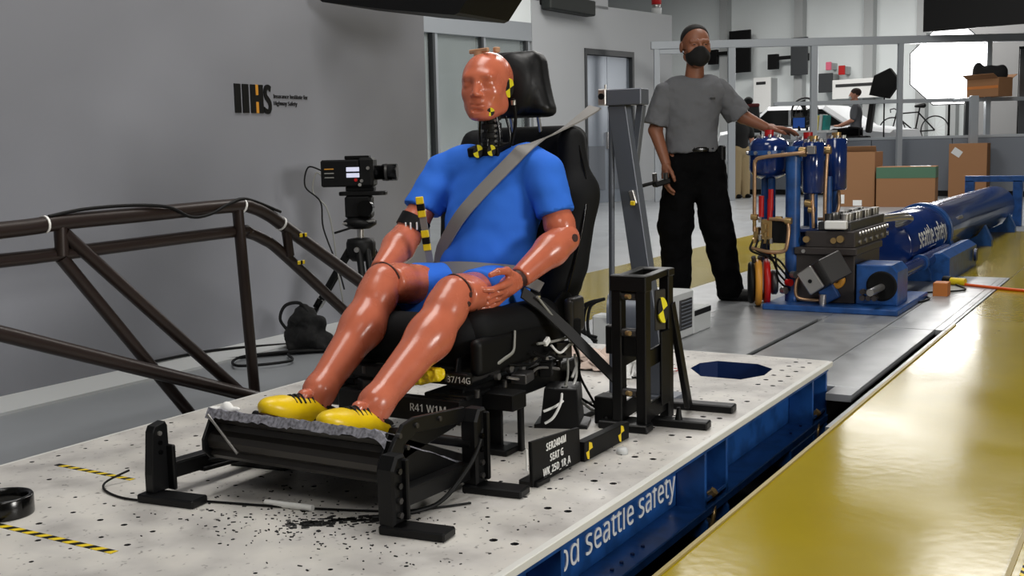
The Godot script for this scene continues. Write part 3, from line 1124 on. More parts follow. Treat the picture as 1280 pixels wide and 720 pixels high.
	prism(st2, [Vector2(-0.17, 0.03), Vector2(0.17, 0.03), Vector2(0.15, -0.03), Vector2(-0.15, -0.03)], 0.42, Transform3D(Basis(), Vector3(-1.985, 0.385, -2.99) - o), 0.01)
	obj("seat_pan", st2, "black", t)
	for k in 5:
		st2 = newst()
		var z := -2.86 - 0.075 * k
		cyl(st2, Vector3(-1.742, 0.33 + 0.012 * (k % 2), z) - o, Vector3(-1.728, 0.33 + 0.012 * (k % 2), z) - o, 0.011 + 0.003 * (k % 2), 6)
		obj("bolt", st2, "steel", t)


func skin(called: String, b: Blob, parent: Node, m := "vinyl") -> MeshInstance3D:
	var n := blob(called, b, m, parent)
	n.position = -parent.position
	return n


func build_dummy():
	var t := thing("crash_test_dummy", "terracotta vinyl crash test dummy in a blue shirt seated with its hands on its thighs", "dummy", Vector3(-1.985, 0.47, -3.2))
	var o := t.position
	var put := func(called, st, m, parent = t):
		var n := obj(called, st, m, parent)
		if parent == t: n.position = -o
		return n
	var X := Vector3(-1.985, 0, 0)
	# ---- head: faces +z
	var hc := Vector3(-1.985, 1.21, -3.25)
	var b := Blob.new(0.0036)
	b.ell(hc + Vector3(0, 0.028, -0.022), Vector3(0.079, 0.088, 0.098), 0.02)
	b.ell(hc + Vector3(0, 0.012, 0.03), Vector3(0.069, 0.085, 0.068), 0.03)
	b.cap(hc + Vector3(-0.042, -0.06, 0.012), hc + Vector3(-0.012, -0.088, 0.068), 0.034, 0.026, 0.03)
	b.cap(hc + Vector3(0.042, -0.06, 0.012), hc + Vector3(0.012, -0.088, 0.068), 0.034, 0.026, 0.03)
	b.ell(hc + Vector3(0, -0.05, 0.055), Vector3(0.05, 0.05, 0.045), 0.03)
	b.cap(hc + Vector3(-0.035, 0.028, 0.082), hc + Vector3(0.035, 0.028, 0.082), 0.014, 0.014, 0.022)
	for s in [-1, 1]:
		b.cut(hc + Vector3(0.031 * s, 0.008, 0.109), Vector3(0.021, 0.013, 0.016), 0.016)
		b.ell(hc + Vector3(0.033 * s, 0.005, 0.078), Vector3(0.018, 0.01, 0.014), 0.008)
		b.ell(hc + Vector3(0.042 * s, -0.022, 0.058), Vector3(0.02, 0.02, 0.022), 0.025)
	b.cap(hc + Vector3(0, 0.018, 0.093), hc + Vector3(0, -0.026, 0.109), 0.0085, 0.0115, 0.012)
	b.ell(hc + Vector3(0.011, -0.03, 0.1), Vector3(0.011, 0.008, 0.011), 0.005)
	b.ell(hc + Vector3(-0.011, -0.03, 0.1), Vector3(0.011, 0.008, 0.011), 0.005)
	b.cut(hc + Vector3(0, -0.039, 0.112), Vector3(0.022, 0.003, 0.014), 0.004)
	b.ell(hc + Vector3(0, -0.054, 0.093), Vector3(0.024, 0.0055, 0.01), 0.006)
	b.ell(hc + Vector3(0, -0.066, 0.092), Vector3(0.02, 0.006, 0.01), 0.006)
	b.cut(hc + Vector3(0, -0.0605, 0.106), Vector3(0.027, 0.0022, 0.012), 0.003)
	b.cut(hc + Vector3(0, -0.079, 0.104), Vector3(0.022, 0.005, 0.01), 0.008)
	b.plane(hc + Vector3(0, -0.1, 0.0), Vector3(0, -1.0, -0.42), 0.012)
	b.plane(hc + Vector3(0, -0.113, 0.06), Vector3(0, -1, 0.1), 0.012)
	skin("head", b, t)
	var hd: Node3D = t.get_child(0)
	for m in [[Vector3(0.0785, -0.006, 0.0), Vector3(0.96, -0.14, 0.28), 0.022, 0.35, 1.4], [Vector3(0.04, -0.084, 0.083), Vector3(0.6, -0.3, 0.75), 0.0135, 0.2, 1.0], [Vector3(-0.079, -0.005, -0.02), Vector3(-1, 0, 0), 0.024, 0.3, 1.35]]:
		target("target", hd, hc + m[0], m[1], m[2], m[3], m[4])
	var st := newst()
	box(st, hc + Vector3(-0.015, 0.118, 0.02), Vector3(0.012, 0.014, 0.1), Basis(Vector3.UP, 1.2))
	put.call("head_bracket", st, "wood")
	hd.transform = Transform3D(Basis(), hc - o) * Transform3D(Basis(Vector3.UP, 0.2), Vector3.ZERO) * Transform3D(Basis(), -hc)
	st = newst()
	cyl(st, hc + Vector3(-0.012, 0.1, 0.02), hc + Vector3(-0.012, 0.115, 0.02), 0.02, 14)
	box(st, hc + Vector3(0.04, 0.119, 0.0), Vector3(0.02, 0.018, 0.018), Basis(Vector3.UP, 1.2))
	put.call("bracket_foot", st, "wood")
	# ---- neck of stacked discs, with cables and shims
	st = newst()
	var prof := [Vector2(0, 0)]
	for k in 5:
		prof.append_array([Vector2(0.034, 0.028 * k), Vector2(0.034, 0.028 * k + 0.017), Vector2(0.027, 0.028 * k + 0.02), Vector2(0.027, 0.028 * k + 0.027)])
	prof.append(Vector2(0, 0.14))
	lathe(st, prof, Transform3D(Basis(Vector3.RIGHT, 0.08), Vector3(-1.985, 0.99, -3.28)), 20, true)
	put.call("neck", st, "rubber")
	st = newst()
	box(st, Vector3(-1.985, 1.005, -3.255), Vector3(0.12, 0.03, 0.09), Basis(Vector3.RIGHT, 0.2))
	put.call("neck_bracket", st, "black")
	for s in [[0.036, -3.25], [0.05, -3.29], [-0.03, -3.245], [0.0, -3.24]]:
		st = newst()
		sweep(st, curve([Vector3(-1.985 + s[0], 0.985, s[1]), Vector3(-1.985 + s[0] * 1.15, 1.05, s[1] - 0.005), Vector3(-1.985 + s[0] * 0.9, 1.115, s[1])]), 0.004, 6)
		put.call("cable", st, "black_gloss")
	for k in 6:
		st = newst()
		cyl(st, Vector3(-1.946, 1.015 + 0.017 * k, -3.237), Vector3(-1.944, 1.015 + 0.017 * k, -3.229), 0.0045, 8)
		put.call("pin", st, "steel")
	st = newst()
	sweep(st, curve([hc + Vector3(0.081, -0.04, -0.03), hc + Vector3(0.082, -0.08, -0.04), hc + Vector3(0.075, -0.13, -0.05), hc + Vector3(0.06, -0.19, -0.05)]), 0.006, 8)
	put.call("cable", st, "black")
	st = newst()
	cyl(st, hc + Vector3(0.083, -0.045, -0.028), hc + Vector3(0.083, -0.06, -0.03), 0.0085, 10)
	put.call("connector", st, "steel")
	target("target", t, Vector3(-1.997, 1.0, -3.203) - o, Vector3(0.25, 0.25, 1), 0.0165, 0.3, 1.3)
	target("target", t, Vector3(-1.945, 1.002, -3.203) - o, Vector3(0.35, 0.25, 1), 0.014, 0.3, 1.3)
	# ---- shirt: torso and sleeves in one
	b = Blob.new(0.0095)
	b.ell(Vector3(-1.985, 0.87, -3.30), Vector3(0.178, 0.15, 0.116), 0.06)
	b.ell(Vector3(-1.985, 0.74, -3.25), Vector3(0.165, 0.17, 0.125), 0.07)
	b.ell(Vector3(-1.985, 0.63, -3.215), Vector3(0.166, 0.1, 0.125), 0.06)
	b.ell(Vector3(-1.985, 0.96, -3.3), Vector3(0.155, 0.05, 0.075), 0.05)
	b.wrinkle = noise(7.0, 2, 71)
	b.wrinkle_amount = 0.006
	b.cut(Vector3(-1.985, 1.02, -3.275), Vector3(0.085, 0.05, 0.075), 0.012)
	b.plane(Vector3(-1.985, 0.585, -3.2), Vector3(0, -1, 0.12), 0.006)
	b.cap(Vector3(-1.86, 0.965, -3.29), Vector3(-1.79, 0.93, -3.28), 0.058, 0.062, 0.04)
	b.cap(Vector3(-2.11, 0.965, -3.29), Vector3(-2.18, 0.93, -3.265), 0.058, 0.062, 0.04)
	for q in [[Vector3(-1.795, 0.925, -3.28), Vector3(-1.715, 0.735, -3.245)], [Vector3(-2.175, 0.925, -3.265), Vector3(-2.243, 0.735, -3.145)]]:
		var ax: Vector3 = (q[1] - q[0]).normalized()
		b.cap(q[0], q[0] + ax * 0.06, 0.06, 0.063, 0.022)
		b.cap(q[0] + ax * 0.06, q[0] + ax * 0.2, 0.063, 0.069, 0.016)
		var hem: Vector3 = (ax + Vector3(0, -0.25, 0)).normalized()
		var side := Vector3(signf(q[0].x + 1.985), 0, 0)
		var hx := (side - hem * side.dot(hem)).normalized()
		b.cutbox(q[0] + ax * 0.142 + hem * 0.1 + side * 0.022, Vector3(0.098, 0.1, 0.12), 0.004, 0.004, Basis(hx, hem, hx.cross(hem)))
	skin("shirt", b, t, "shirt_blue")
	# ---- shorts
	b = Blob.new(0.011)
	b.ell(Vector3(-1.985, 0.565, -3.19), Vector3(0.165, 0.085, 0.13), 0.05)
	b.cap(Vector3(-1.9, 0.545, -3.16), Vector3(-1.862, 0.552, -2.965), 0.092, 0.089, 0.04)
	b.cap(Vector3(-2.07, 0.545, -3.16), Vector3(-2.105, 0.558, -2.985), 0.092, 0.089, 0.04)
	b.plane(Vector3(-1.985, 0.55, -2.945), Vector3(0, 0, 1), 0.004)
	b.wrinkle = noise(10.0, 2, 72)
	b.wrinkle_amount = 0.003
	skin("shorts", b, t, "shirt_blue")
	# ---- upper arms, forearms
	var sides := [
		{"s": 1, "sh": Vector3(-1.768, 0.865, -3.268), "el": Vector3(-1.70, 0.715, -3.235), "wr": Vector3(-1.75, 0.605, -3.02)},
		{"s": -1, "sh": Vector3(-2.2, 0.865, -3.222), "el": Vector3(-2.245, 0.72, -3.13), "wr": Vector3(-2.215, 0.62, -2.93)}]
	for d in sides:
		b = Blob.new(0.0065)
		var dirn: Vector3 = (d.el - d.sh).normalized()
		b.cap(d.sh, d.el - dirn * 0.045, 0.044, 0.05, 0.01)
		b.cap(d.el - dirn * 0.05, d.el - dirn * 0.03, 0.051, 0.046, 0.01)
		b.plane(d.el - dirn * 0.012, dirn, 0.008)
		skin("upper_arm", b, t)
		st = newst()
		cyl(st, d.el - dirn * 0.04, d.el + dirn * 0.01, 0.04, 16)
		put.call("elbow_joint", st, "vinyl_dark")
		b = Blob.new(0.0065)
		var fd: Vector3 = (d.wr - d.el).normalized()
		b.cap(d.el, d.el + fd * 0.07, 0.052, 0.053, 0.02)
		b.cap(d.el + fd * 0.07, d.wr, 0.052, 0.034, 0.02)
		b.plane(d.wr - fd * 0.01, fd, 0.006)
		skin("forearm", b, t)
		st = newst()
		var side := Vector3(d.s, 0.1, 0.35).normalized()
		cyl(st, d.el + side * 0.035, d.el + side * 0.0535, 0.013, 14)
		put.call("elbow_bolt", st, "vinyl_dark")
		st = newst()
		cyl(st, d.wr - fd * 0.02, d.wr + fd * 0.012, 0.029, 16)
		put.call("wrist_joint", st, "vinyl_dark")
	st = newst()
	cyl(st, Vector3(-2.2275, 0.778, -3.166), Vector3(-2.2385, 0.742, -3.144), 0.054, 20)
	put.call("elbow_band", st, "black")
	for k in 3:
		st = newst()
		box(st, Vector3(-2.224 + 0.017 * k, 0.757, -3.098 - 0.004 * k * k), Vector3(0.006, 0.026, 0.004), Basis(Vector3.UP, 0.22 * k))
		put.call("band_mark", st, "letter_white")
	# ---- hands
	make_hand(t, Vector3(-1.752, 0.60, -3.01), 1)
	make_hand(t, Vector3(-2.217, 0.61, -2.915), -1)
	# ---- legs
	for s in [1, -1]:
		var hip := Vector3(-1.985 + 0.085 * s, 0.55, -3.17)
		var kn := Vector3(-1.835, 0.578, -2.80) if s > 0 else Vector3(-2.115, 0.602, -2.83)
		var an := Vector3(-1.852, 0.302, -2.37) if s > 0 else Vector3(-2.113, 0.294, -2.455)
		b = Blob.new(0.0075)
		b.cap(hip, kn + (hip - kn).normalized() * 0.05, 0.070, 0.063, 0.02)
		b.cap(kn + Vector3(0.028, 0, -0.05), kn + Vector3(0.03, 0.0, -0.01), 0.05, 0.048, 0.02)
		b.cap(kn + Vector3(-0.028, 0, -0.05), kn + Vector3(-0.03, 0.0, -0.01), 0.05, 0.048, 0.02)
		b.plane(kn + Vector3(0, 0, 0.012), Vector3(0, 0.25, 1), 0.008)
		skin("thigh", b, t)
		b = Blob.new(0.0075)
		var sd: Vector3 = (an - kn).normalized()
		b.cap(kn + Vector3(0, 0.004, 0.018), kn + sd * 0.06, 0.058, 0.06, 0.02)
		b.cap(kn + sd * 0.06, kn + sd * 0.17 - Vector3(0, 0.012, 0.008), 0.056, 0.062, 0.03)
		b.cap(kn + sd * 0.17 - Vector3(0, 0.012, 0.008), an - sd * 0.05, 0.062, 0.043, 0.04)
		b.cap(an - sd * 0.05, an + Vector3(0, -0.035, 0.0), 0.043, 0.038, 0.03)
		b.cap(an + Vector3(0.0, 0.03, 0.03), an + Vector3(-0.004, -0.035, 0.082), 0.02, 0.0125, 0.012)
		skin("shin", b, t)
		for q in [Vector3(0.061 * s, 0.006, 0.012), Vector3(0.063 * s, -0.02, 0.03), Vector3(0.0, 0.035, 0.062)]:
			st = newst()
			var c: Vector3 = kn + q * 0.9
			cyl(st, c, c + q.normalized() * 0.008, 0.008, 10)
			put.call("knee_bolt", st, "vinyl_dark")
		st = newst()
		sweep(st, curve([kn + Vector3(-0.045, 0.045, 0.0), kn + Vector3(0.0, 0.0625, 0.01), kn + Vector3(0.045, 0.043, 0.012), kn + Vector3(0.06, 0.0, 0.0), kn + Vector3(0.052, -0.045, -0.03)]), 0.0035, 6)
		put.call("knee_seam", st, "vinyl_dark")
		make_shoe(t, an, s)


func make_shoe(t: Node3D, an: Vector3, s: int):
	# a low yellow sports shoe lying on the sloping foot plate: toe up by 24 degrees
	var toe_out := 0.02 * s
	var z := Vector3(toe_out, 0.41, 0.91).normalized()
	var x := Vector3.UP.cross(z).normalized()
	var bas := Basis(x, z.cross(x), z)
	var heel := an + Vector3(0, -0.098, -0.03)
	var P := func(v): return heel + bas * v
	var b := Blob.new(0.005)
	b.rbox(P.call(Vector3(0, 0.042, 0.05)), Vector3(0.043, 0.042, 0.075), 0.034, 0.02, bas)
	b.ell(P.call(Vector3(0.004 * s, 0.031, 0.172)), Vector3(0.05, 0.039, 0.088), 0.03, bas)
	b.cap(P.call(Vector3(0, 0.055, 0.06)), P.call(Vector3(0.003 * s, 0.04, 0.17)), 0.035, 0.03, 0.03)
	b.plane(P.call(Vector3(0, 0.006, 0)), -bas.y, 0.004)
	b.cut(P.call(Vector3(0, 0.115, 0.03)), Vector3(0.034, 0.04, 0.065), 0.008, bas)
	skin("shoe", b, t, "shoe_yellow")
	b = Blob.new(0.006)
	b.rbox(P.call(Vector3(0, 0.004, 0.05)), Vector3(0.04, 0.01, 0.076), 0.01, 0.02, bas)
	b.ell(P.call(Vector3(0.004 * s, 0.006, 0.165)), Vector3(0.05, 0.011, 0.09), 0.02, bas)
	skin("shoe_sole", b, t, "sole_brown")
	b = Blob.new(0.006)
	b.cap(P.call(Vector3(-0.008, 0.088, 0.078)), P.call(Vector3(-0.006, 0.07, 0.15)), 0.021, 0.013, 0.01)
	b.ell(P.call(Vector3(0, 0.078, 0.03)), Vector3(0.046, 0.012, 0.072), 0.01, bas)
	skin("shoe_tongue", b, t, "black_matt")
	for k in 5:
		var st := newst()
		var zz := 0.085 + 0.018 * k
		sweep(st, curve([P.call(Vector3(-0.03, 0.084 - 0.25 * (zz - 0.08), zz)), P.call(Vector3(0, 0.106 - 0.32 * (zz - 0.08), zz + 0.004)), P.call(Vector3(0.034, 0.078 - 0.22 * (zz - 0.08), zz + 0.008))], 4), 0.003, 5)
		obj("lace", st, "black_matt", t).position = -t.position


func make_hand(t: Node3D, wr: Vector3, s: int):
	# the palm lies against the outside of the thigh (left hand) or on top of it (right hand); fingers run forward, curled a little
	var fz := Vector3(-0.12, -0.28, 0.95).normalized() if s > 0 else Vector3(0.1, -0.75, 0.65).normalized()
	var up := Vector3(0.55, 0.83, 0.2) if s > 0 else Vector3(0.1, 0.5, 0.7)  # from little finger to index finger
	up = (up - fz * up.dot(fz)).normalized()
	var out := up.cross(fz) * (1.0 if s > 0 else 1.0)  # back of the hand
	if out.dot(Vector3(s, 0.3, 0)) < 0: out = -out
	var P := func(u, v, w): return wr + fz * u * 1.1 + up * v * 1.22 + out * w
	var b := Blob.new(0.0038)
	b.cap(P.call(-0.005, 0, 0), P.call(0.03, 0, 0), 0.028, 0.03, 0.01)
	for f in [[0.03, 0.09], [0.011, 0.094], [-0.01, 0.09], [-0.029, 0.082]]:
		b.cap(P.call(0.015, f[0] * 0.55, 0.0), P.call(f[1], f[0] * 1.05, 0.006), 0.017, 0.0125, 0.012)
	b.cap(P.call(0.04, 0.0, -0.002), P.call(0.07, 0.0, 0.0), 0.024, 0.022, 0.012)
	var fingers := [[0.032, 0.09, 0.046, 0.03, 0.024, 0.05], [0.0115, 0.094, 0.05, 0.033, 0.026, 0.01], [-0.0105, 0.09, 0.046, 0.031, 0.025, -0.03], [-0.031, 0.082, 0.036, 0.025, 0.021, -0.1]]
	for f in fingers:
		var p0 = P.call(f[1], f[0], 0.006)
		var dr: Vector3 = (fz + up * f[5] - out * 0.1).normalized()
		var p1: Vector3 = p0 + dr * f[2]
		dr = (dr - out * 0.5).normalized()
		var p2: Vector3 = p1 + dr * f[3]
		dr = (dr - out * 0.45).normalized()
		var p3: Vector3 = p2 + dr * f[4]
		b.cap(p0, p1, 0.0105, 0.0095, 0.004)
		b.cap(p1, p2, 0.0097, 0.009, 0.004)
		b.cap(p2, p3, 0.009, 0.0078, 0.004)
	var q0 = P.call(0.02, 0.022, -0.006)
	var q1 = P.call(0.055, 0.052, -0.014)
	var q2 = P.call(0.09, 0.06, -0.022)
	var q3 = P.call(0.112, 0.054, -0.03)
	b.cap(q0, q1, 0.016, 0.0125, 0.012)
	b.cap(q1, q2, 0.0122, 0.0105, 0.006)
	b.cap(q2, q3, 0.0105, 0.0085, 0.005)
	skin("hand", b, t)


func torso_front(x: float, y: float) -> float:
	# how far forward the shirt reaches at x, y
	var z := -3.4
	for e in [[0.87, -3.30, 0.178, 0.15, 0.116], [0.74, -3.25, 0.165, 0.17, 0.125], [0.63, -3.215, 0.166, 0.1, 0.125], [0.96, -3.3, 0.155, 0.05, 0.075]]:
		var u := 1.0 - pow((x + 1.985) / e[2], 2) - pow((y - e[0]) / e[3], 2)
		if u > 0.0: z = maxf(z, e[1] + e[4] * sqrt(u))
	return z


func build_belt():
	var t := thing("seat_belt", "grey three-point seat belt running from the tower over the dummy's shoulder and lap", "seat belt", Vector3(-1.6, 0.25, -3.3))
	var o := t.position
	var pts := []
	var nor := []
	# from the tower down to the shoulder, edge-on at first
	var a := Vector3(-1.775, 1.145, -3.63)
	var sh := Vector3(-1.832, 1.022, -3.275)
	for k in 8:
		var f := k / 8.0
		pts.append(a.lerp(sh, f) + Vector3(0, -0.012 * sin(f * PI), 0))
		nor.append(Vector3(0.2, 0.85, 0.5).lerp(Vector3(-0.34, 0.9, 0.22), minf(f * 1.8, 1.0)))
	for k in 15:
		var f := k / 14.0
		var x := lerpf(-1.842, -2.118, f)
		var y := lerpf(1.005, 0.67, f)
		var z := torso_front(x, y) + 0.016
		z = maxf(z, -3.235 + 0.012 * k) if k < 4 else z
		pts.append(Vector3(x, y, z))
		nor.append(Vector3(-0.05 - 0.45 * (f - 0.35), 0.5 - 0.5 * f, 1.0))
	for pass_ in 4:  # webbing under tension: no kinks
		for k in range(8, pts.size() - 1):
			pts[k] = Vector3(pts[k].x, pts[k].y, maxf(pts[k].z, (pts[k - 1].z + pts[k + 1].z) / 2 + 0.001))
	var P := []
	var N := []
	for k in pts.size() - 1:
		for j in 3:
			P.append((pts[k] as Vector3).cubic_interpolate(pts[k + 1], pts[maxi(k - 1, 0)], pts[mini(k + 2, pts.size() - 1)], j / 3.0))
			N.append((nor[k] as Vector3).lerp(nor[k + 1], j / 3.0))
	for k in 5: P.append((pts[-1] as Vector3) + Vector3(-0.006, -0.017, -0.004) * (k + 1))
	for k in 5: N.append(nor[-1])
	var st := newst()
	ribbon(st, P, N, 0.05)
	obj("shoulder_webbing", st, "belt_grey", t).position = -o
	# lap part
	pts = []
	nor = []
	for k in 13:
		var f := k / 12.0
		var x := lerpf(-2.125, -1.835, f)
		var y := 0.615 + 0.012 * sin(f * PI)
		pts.append(Vector3(x, y, maxf(torso_front(x, y), -3.155 + 0.06 * sin(f * PI)) + 0.026))
		nor.append(Vector3((f - 0.5) * 1.6, 0.45, 1.0))
	pts.append_array([Vector3(-1.775, 0.585, -3.13), Vector3(-1.735, 0.565, -3.145)])
	nor.append_array([Vector3(1, 0.4, 0.5), Vector3(1, 0.4, 0.2)])
	st = newst()
	ribbon(st, pts, nor, 0.045)
	obj("lap_webbing", st, "belt_grey", t).position = -o
	st = newst()
	ribbon(st, [Vector3(-1.735, 0.565, -3.02), Vector3(-1.70, 0.52, -3.07), Vector3(-1.645, 0.43, -3.15), Vector3(-1.545, 0.25, -3.30)], [Vector3(1, 0.5, 0.3), Vector3(1, 0.5, 0.3), Vector3(1, 0.5, 0.4), Vector3(1, 0.5, 0.4)], 0.04, 0.003)
	obj("anchor_webbing", st, "belt_dark", t).position = -o
	# buckle stalk with two tracking marks
	var ba := Vector3(-2.10, 0.62, -3.06)
	var bb := Vector3(-2.105, 0.835, -3.02)
	st = newst()
	ribbon(st, [ba, ba.lerp(bb, 0.5), bb], [Vector3(0.4, 0, 1), Vector3(0.4, 0, 1), Vector3(0.4, 0, 1)], 0.022, 0.004)
	obj("buckle_stalk", st, "belt_grey", t).position = -o
	for f in [0.96, 0.45]:
		for k in 3:
			st = newst()
			var c: Vector3 = ba.lerp(bb, f + (k - 1) * 0.1)
			box(st, c + Vector3(0.003, 0, 0.008), Vector3(0.026, 0.024, 0.006), Basis(Vector3.UP, 0.4) * Basis(Vector3.BACK, 0.1))
			obj("tracking_mark", st, "black" if k == 1 else "yellow", t).position = -o
	st = newst()
	box(st, ba + Vector3(0.01, -0.02, 0.0), Vector3(0.05, 0.06, 0.02), Basis(Vector3.UP, 0.4))
	obj("buckle", st, "black", t).position = -o


func slab(called: String, poly: Array, x: float, thick: float, m: String, t: Node3D, bev := 0.002):
	# a plate standing lengthwise: outline in (z, y) at a fixed x
	var st := newst()
	var pp := []
	for q in poly: pp.append(Vector2(-q[0], q[1]))
	prism(st, pp, thick, Transform3D(Basis(Vector3(0, 0, -1), Vector3.UP, Vector3(1, 0, 0)), Vector3(x, 0, 0)), bev)
	var n := obj(called, st, m, t)
	n.position = -t.position
	return n


func part(called: String, st: SurfaceTool, m: String, t: Node3D) -> MeshInstance3D:
	var n := obj(called, st, m, t)
	n.position = -t.position
	return n


func pbox(called: String, c: Vector3, s: Vector3, m: String, t: Node3D, bas := Basis(), bev := 0.003) -> MeshInstance3D:
	var st := newst()
	box(st, c, s, bas, bev)
	return part(called, st, m, t)


func build_footrest():
	var t := thing("footrest_frame", "black steel frame on four feet carrying the foot platform on the sled deck", "frame", Vector3(-1.9, DECK, -2.2))
	# four feet plates and uprights
	for q in [[-2.20, -2.0, 0.18], [-1.49, -2.08, 0.172], [-1.493, -2.44, 0.168], [-2.228, -2.37, 0.19]]:
		pbox("foot_plate", Vector3(q[0], DECK + 0.011, q[1]), Vector3(q[2], 0.022, 0.062), "frame_black", t, Basis(Vector3.UP, 0.12), 0.004)
	slab("upright", [[-1.982, 0.142], [-1.982, 0.19], [-1.992, 0.30], [-2.0, 0.315], [-2.035, 0.322], [-2.042, 0.31], [-2.045, 0.142]], -2.262, 0.03, "frame_black", t)
	pbox("upright_web", Vector3(-2.245, 0.2, -2.04), Vector3(0.04, 0.12, 0.012), "frame_black", t)
	for y in [0.295, 0.27, 0.245]:
		var st := newst()
		cyl(st, Vector3(-2.25, y, -2.012), Vector3(-2.242, y, -2.012), 0.006, 10)
		part("slot", st, "steel" if y > 0.29 else "black_gloss", t)
	for q in [[-1.553, -2.075, 0.305], [-1.555, -2.44, 0.34]]:
		slab("upright", [[q[1] + 0.028, 0.142], [q[1] + 0.03, q[2] - 0.03], [q[1] + 0.012, q[2]], [q[1] - 0.02, q[2]], [q[1] - 0.034, q[2] - 0.02], [q[1] - 0.034, 0.142]], q[0], 0.05, "frame_black", t, 0.006)
		pbox("upright_web", Vector3(q[0] + 0.028, (0.142 + q[2]) / 2, q[1] - 0.012), Vector3(0.022, q[2] - 0.16, 0.012), "frame_black", t)
		for y in [0.165, 0.2, 0.235, 0.27]:
			var st := newst()
			cyl(st, Vector3(q[0] + 0.02, y, q[1] + 0.008), Vector3(q[0] + 0.032, y, q[1] + 0.008), 0.008, 6)
			part("bolt", st, "steel_dark" if y < 0.21 else "black_gloss", t)
	# side frame on the near side: cranked upper arm and a straight lower bar
	slab("side_arm", [[-2.085, 0.255], [-2.085, 0.29], [-2.115, 0.325], [-2.15, 0.357], [-2.2, 0.365], [-2.42, 0.345], [-2.42, 0.305], [-2.2, 0.325], [-2.16, 0.31], [-2.135, 0.27]], -1.575, 0.012, "frame_black", t)
	slab("side_plate", [[-2.12, 0.30], [-2.3, 0.335], [-2.42, 0.33], [-2.42, 0.29], [-2.25, 0.27], [-2.16, 0.255]], -1.60, 0.008, "frame_black", t)
	for x in [-1.57, -2.262]:
		var st := newst()
		beam(st, Vector3(x, 0.205, -2.06), Vector3(x, 0.195, -2.42), 0.035, 0.008)
		beam(st, Vector3(x + 0.015, 0.185, -2.06), Vector3(x + 0.015, 0.175, -2.42), 0.006, 0.04)
		part("lower_bar", st, "frame_black", t)
	var st3 := newst()
	beam(st3, Vector3(-2.25, 0.165, -2.15), Vector3(-2.25, 0.15, -2.43), 0.03, 0.012)
	part("lower_bar", st3, "frame_black", t)
	for q in [[-1.575, -2.13, 0.335], [-1.575, -2.2, 0.345], [-1.575, -2.3, 0.34], [-1.575, -2.16, 0.3]]:
		var st := newst()
		cyl(st, Vector3(q[0], q[2], q[1]), Vector3(q[0] + 0.012, q[2], q[1]), 0.0065, 8)
		part("bolt", st, "steel_dark", t)
	var st4 := newst()
	cyl(st4, Vector3(-2.3, 0.25, -2.42), Vector3(-1.55, 0.25, -2.42), 0.014, 10)
	part("cross_bar", st4, "frame_black", t)
	st4 = newst()
	beam(st4, Vector3(-2.3, 0.2, -2.38), Vector3(-2.16, 0.2, -2.38), 0.05, 0.1)
	part("clamp_block", st4, "frame_black", t)
	# the platform: folded sheet under a sloping board with worn grey carpet
	var f := thing("foot_platform", "sloping black sheet metal foot platform topped with worn grey carpet under the yellow shoes", "platform", Vector3(-1.9, 0.21, -2.3))
	slab("folded_sheet", [[-2.128, 0.357], [-2.116, 0.343], [-2.122, 0.33], [-2.135, 0.322], [-2.128, 0.308], [-2.108, 0.30], [-2.1, 0.285], [-2.103, 0.268], [-2.116, 0.257], [-2.11, 0.246], [-2.12, 0.235], [-2.15, 0.228], [-2.5, 0.18], [-2.5, 0.202]], -1.885, 0.565, "sheet_black", f, 0.0)
	for x in [-2.17, -1.60]:
		slab("end_plate", [[-2.125, 0.36], [-2.085, 0.29], [-2.085, 0.262], [-2.11, 0.235], [-2.3, 0.2], [-2.5, 0.18], [-2.5, 0.21]], x, 0.008, "frame_black", f)
	var st5 := newst()
	var g := []
	var r2 := RandomNumberGenerator.new()
	r2.seed = 5
	for i in 61:
		var row := []
		for j in 9:
			var x := -2.175 + 0.582 * i / 60.0
			var z := -2.115 - 0.385 * j / 8.0
			var y := 0.366 + (z + 2.12) * 0.42 + r2.randf_range(-0.003, 0.004)
			if j == 0:
				y = 0.350 - r2.randf_range(0.0, 0.008)
				z = -2.102 - r2.randf_range(0.0, 0.004)
			if j == 1:
				z = -2.112 - r2.randf_range(0.0, 0.006)
				y = 0.367 + r2.randf_range(-0.003, 0.003)
			if i > 58: y -= 0.012 * (i - 58)
			row.append(Vector3(x, y, z))
		g.append(row)
	st5.set_smooth_group(-1)
	for i in 60:
		for j in 8:
			quad(st5, g[i][j], g[i + 1][j], g[i + 1][j + 1], g[i][j + 1])
	part("carpet", st5, "carpet_grey", f)
	st5 = newst()
	cyl(st5, Vector3(-2.165, 0.352, -2.105), Vector3(-2.06, 0.262, -2.098), 0.004, 6)
	part("tie_wire", st5, "steel", f)
	f.position.y -= 0.02
	# small white plastic bits on its far front corner
	var c := thing("clay_lump", "small white lump of putty on the far front corner of the foot platform", "lump", Vector3(-2.15, 0.338, -2.16))
	var b := Blob.new(0.004)
	b.ell(Vector3(0, 0.006, 0), Vector3(0.014, 0.014, 0.014), 0.01)
	b.cap(Vector3(-0.035, 0.0, 0.02), Vector3(0.03, 0.0, -0.01), 0.008, 0.006, 0.01)
	blob("lump", b, "letter_white", c)


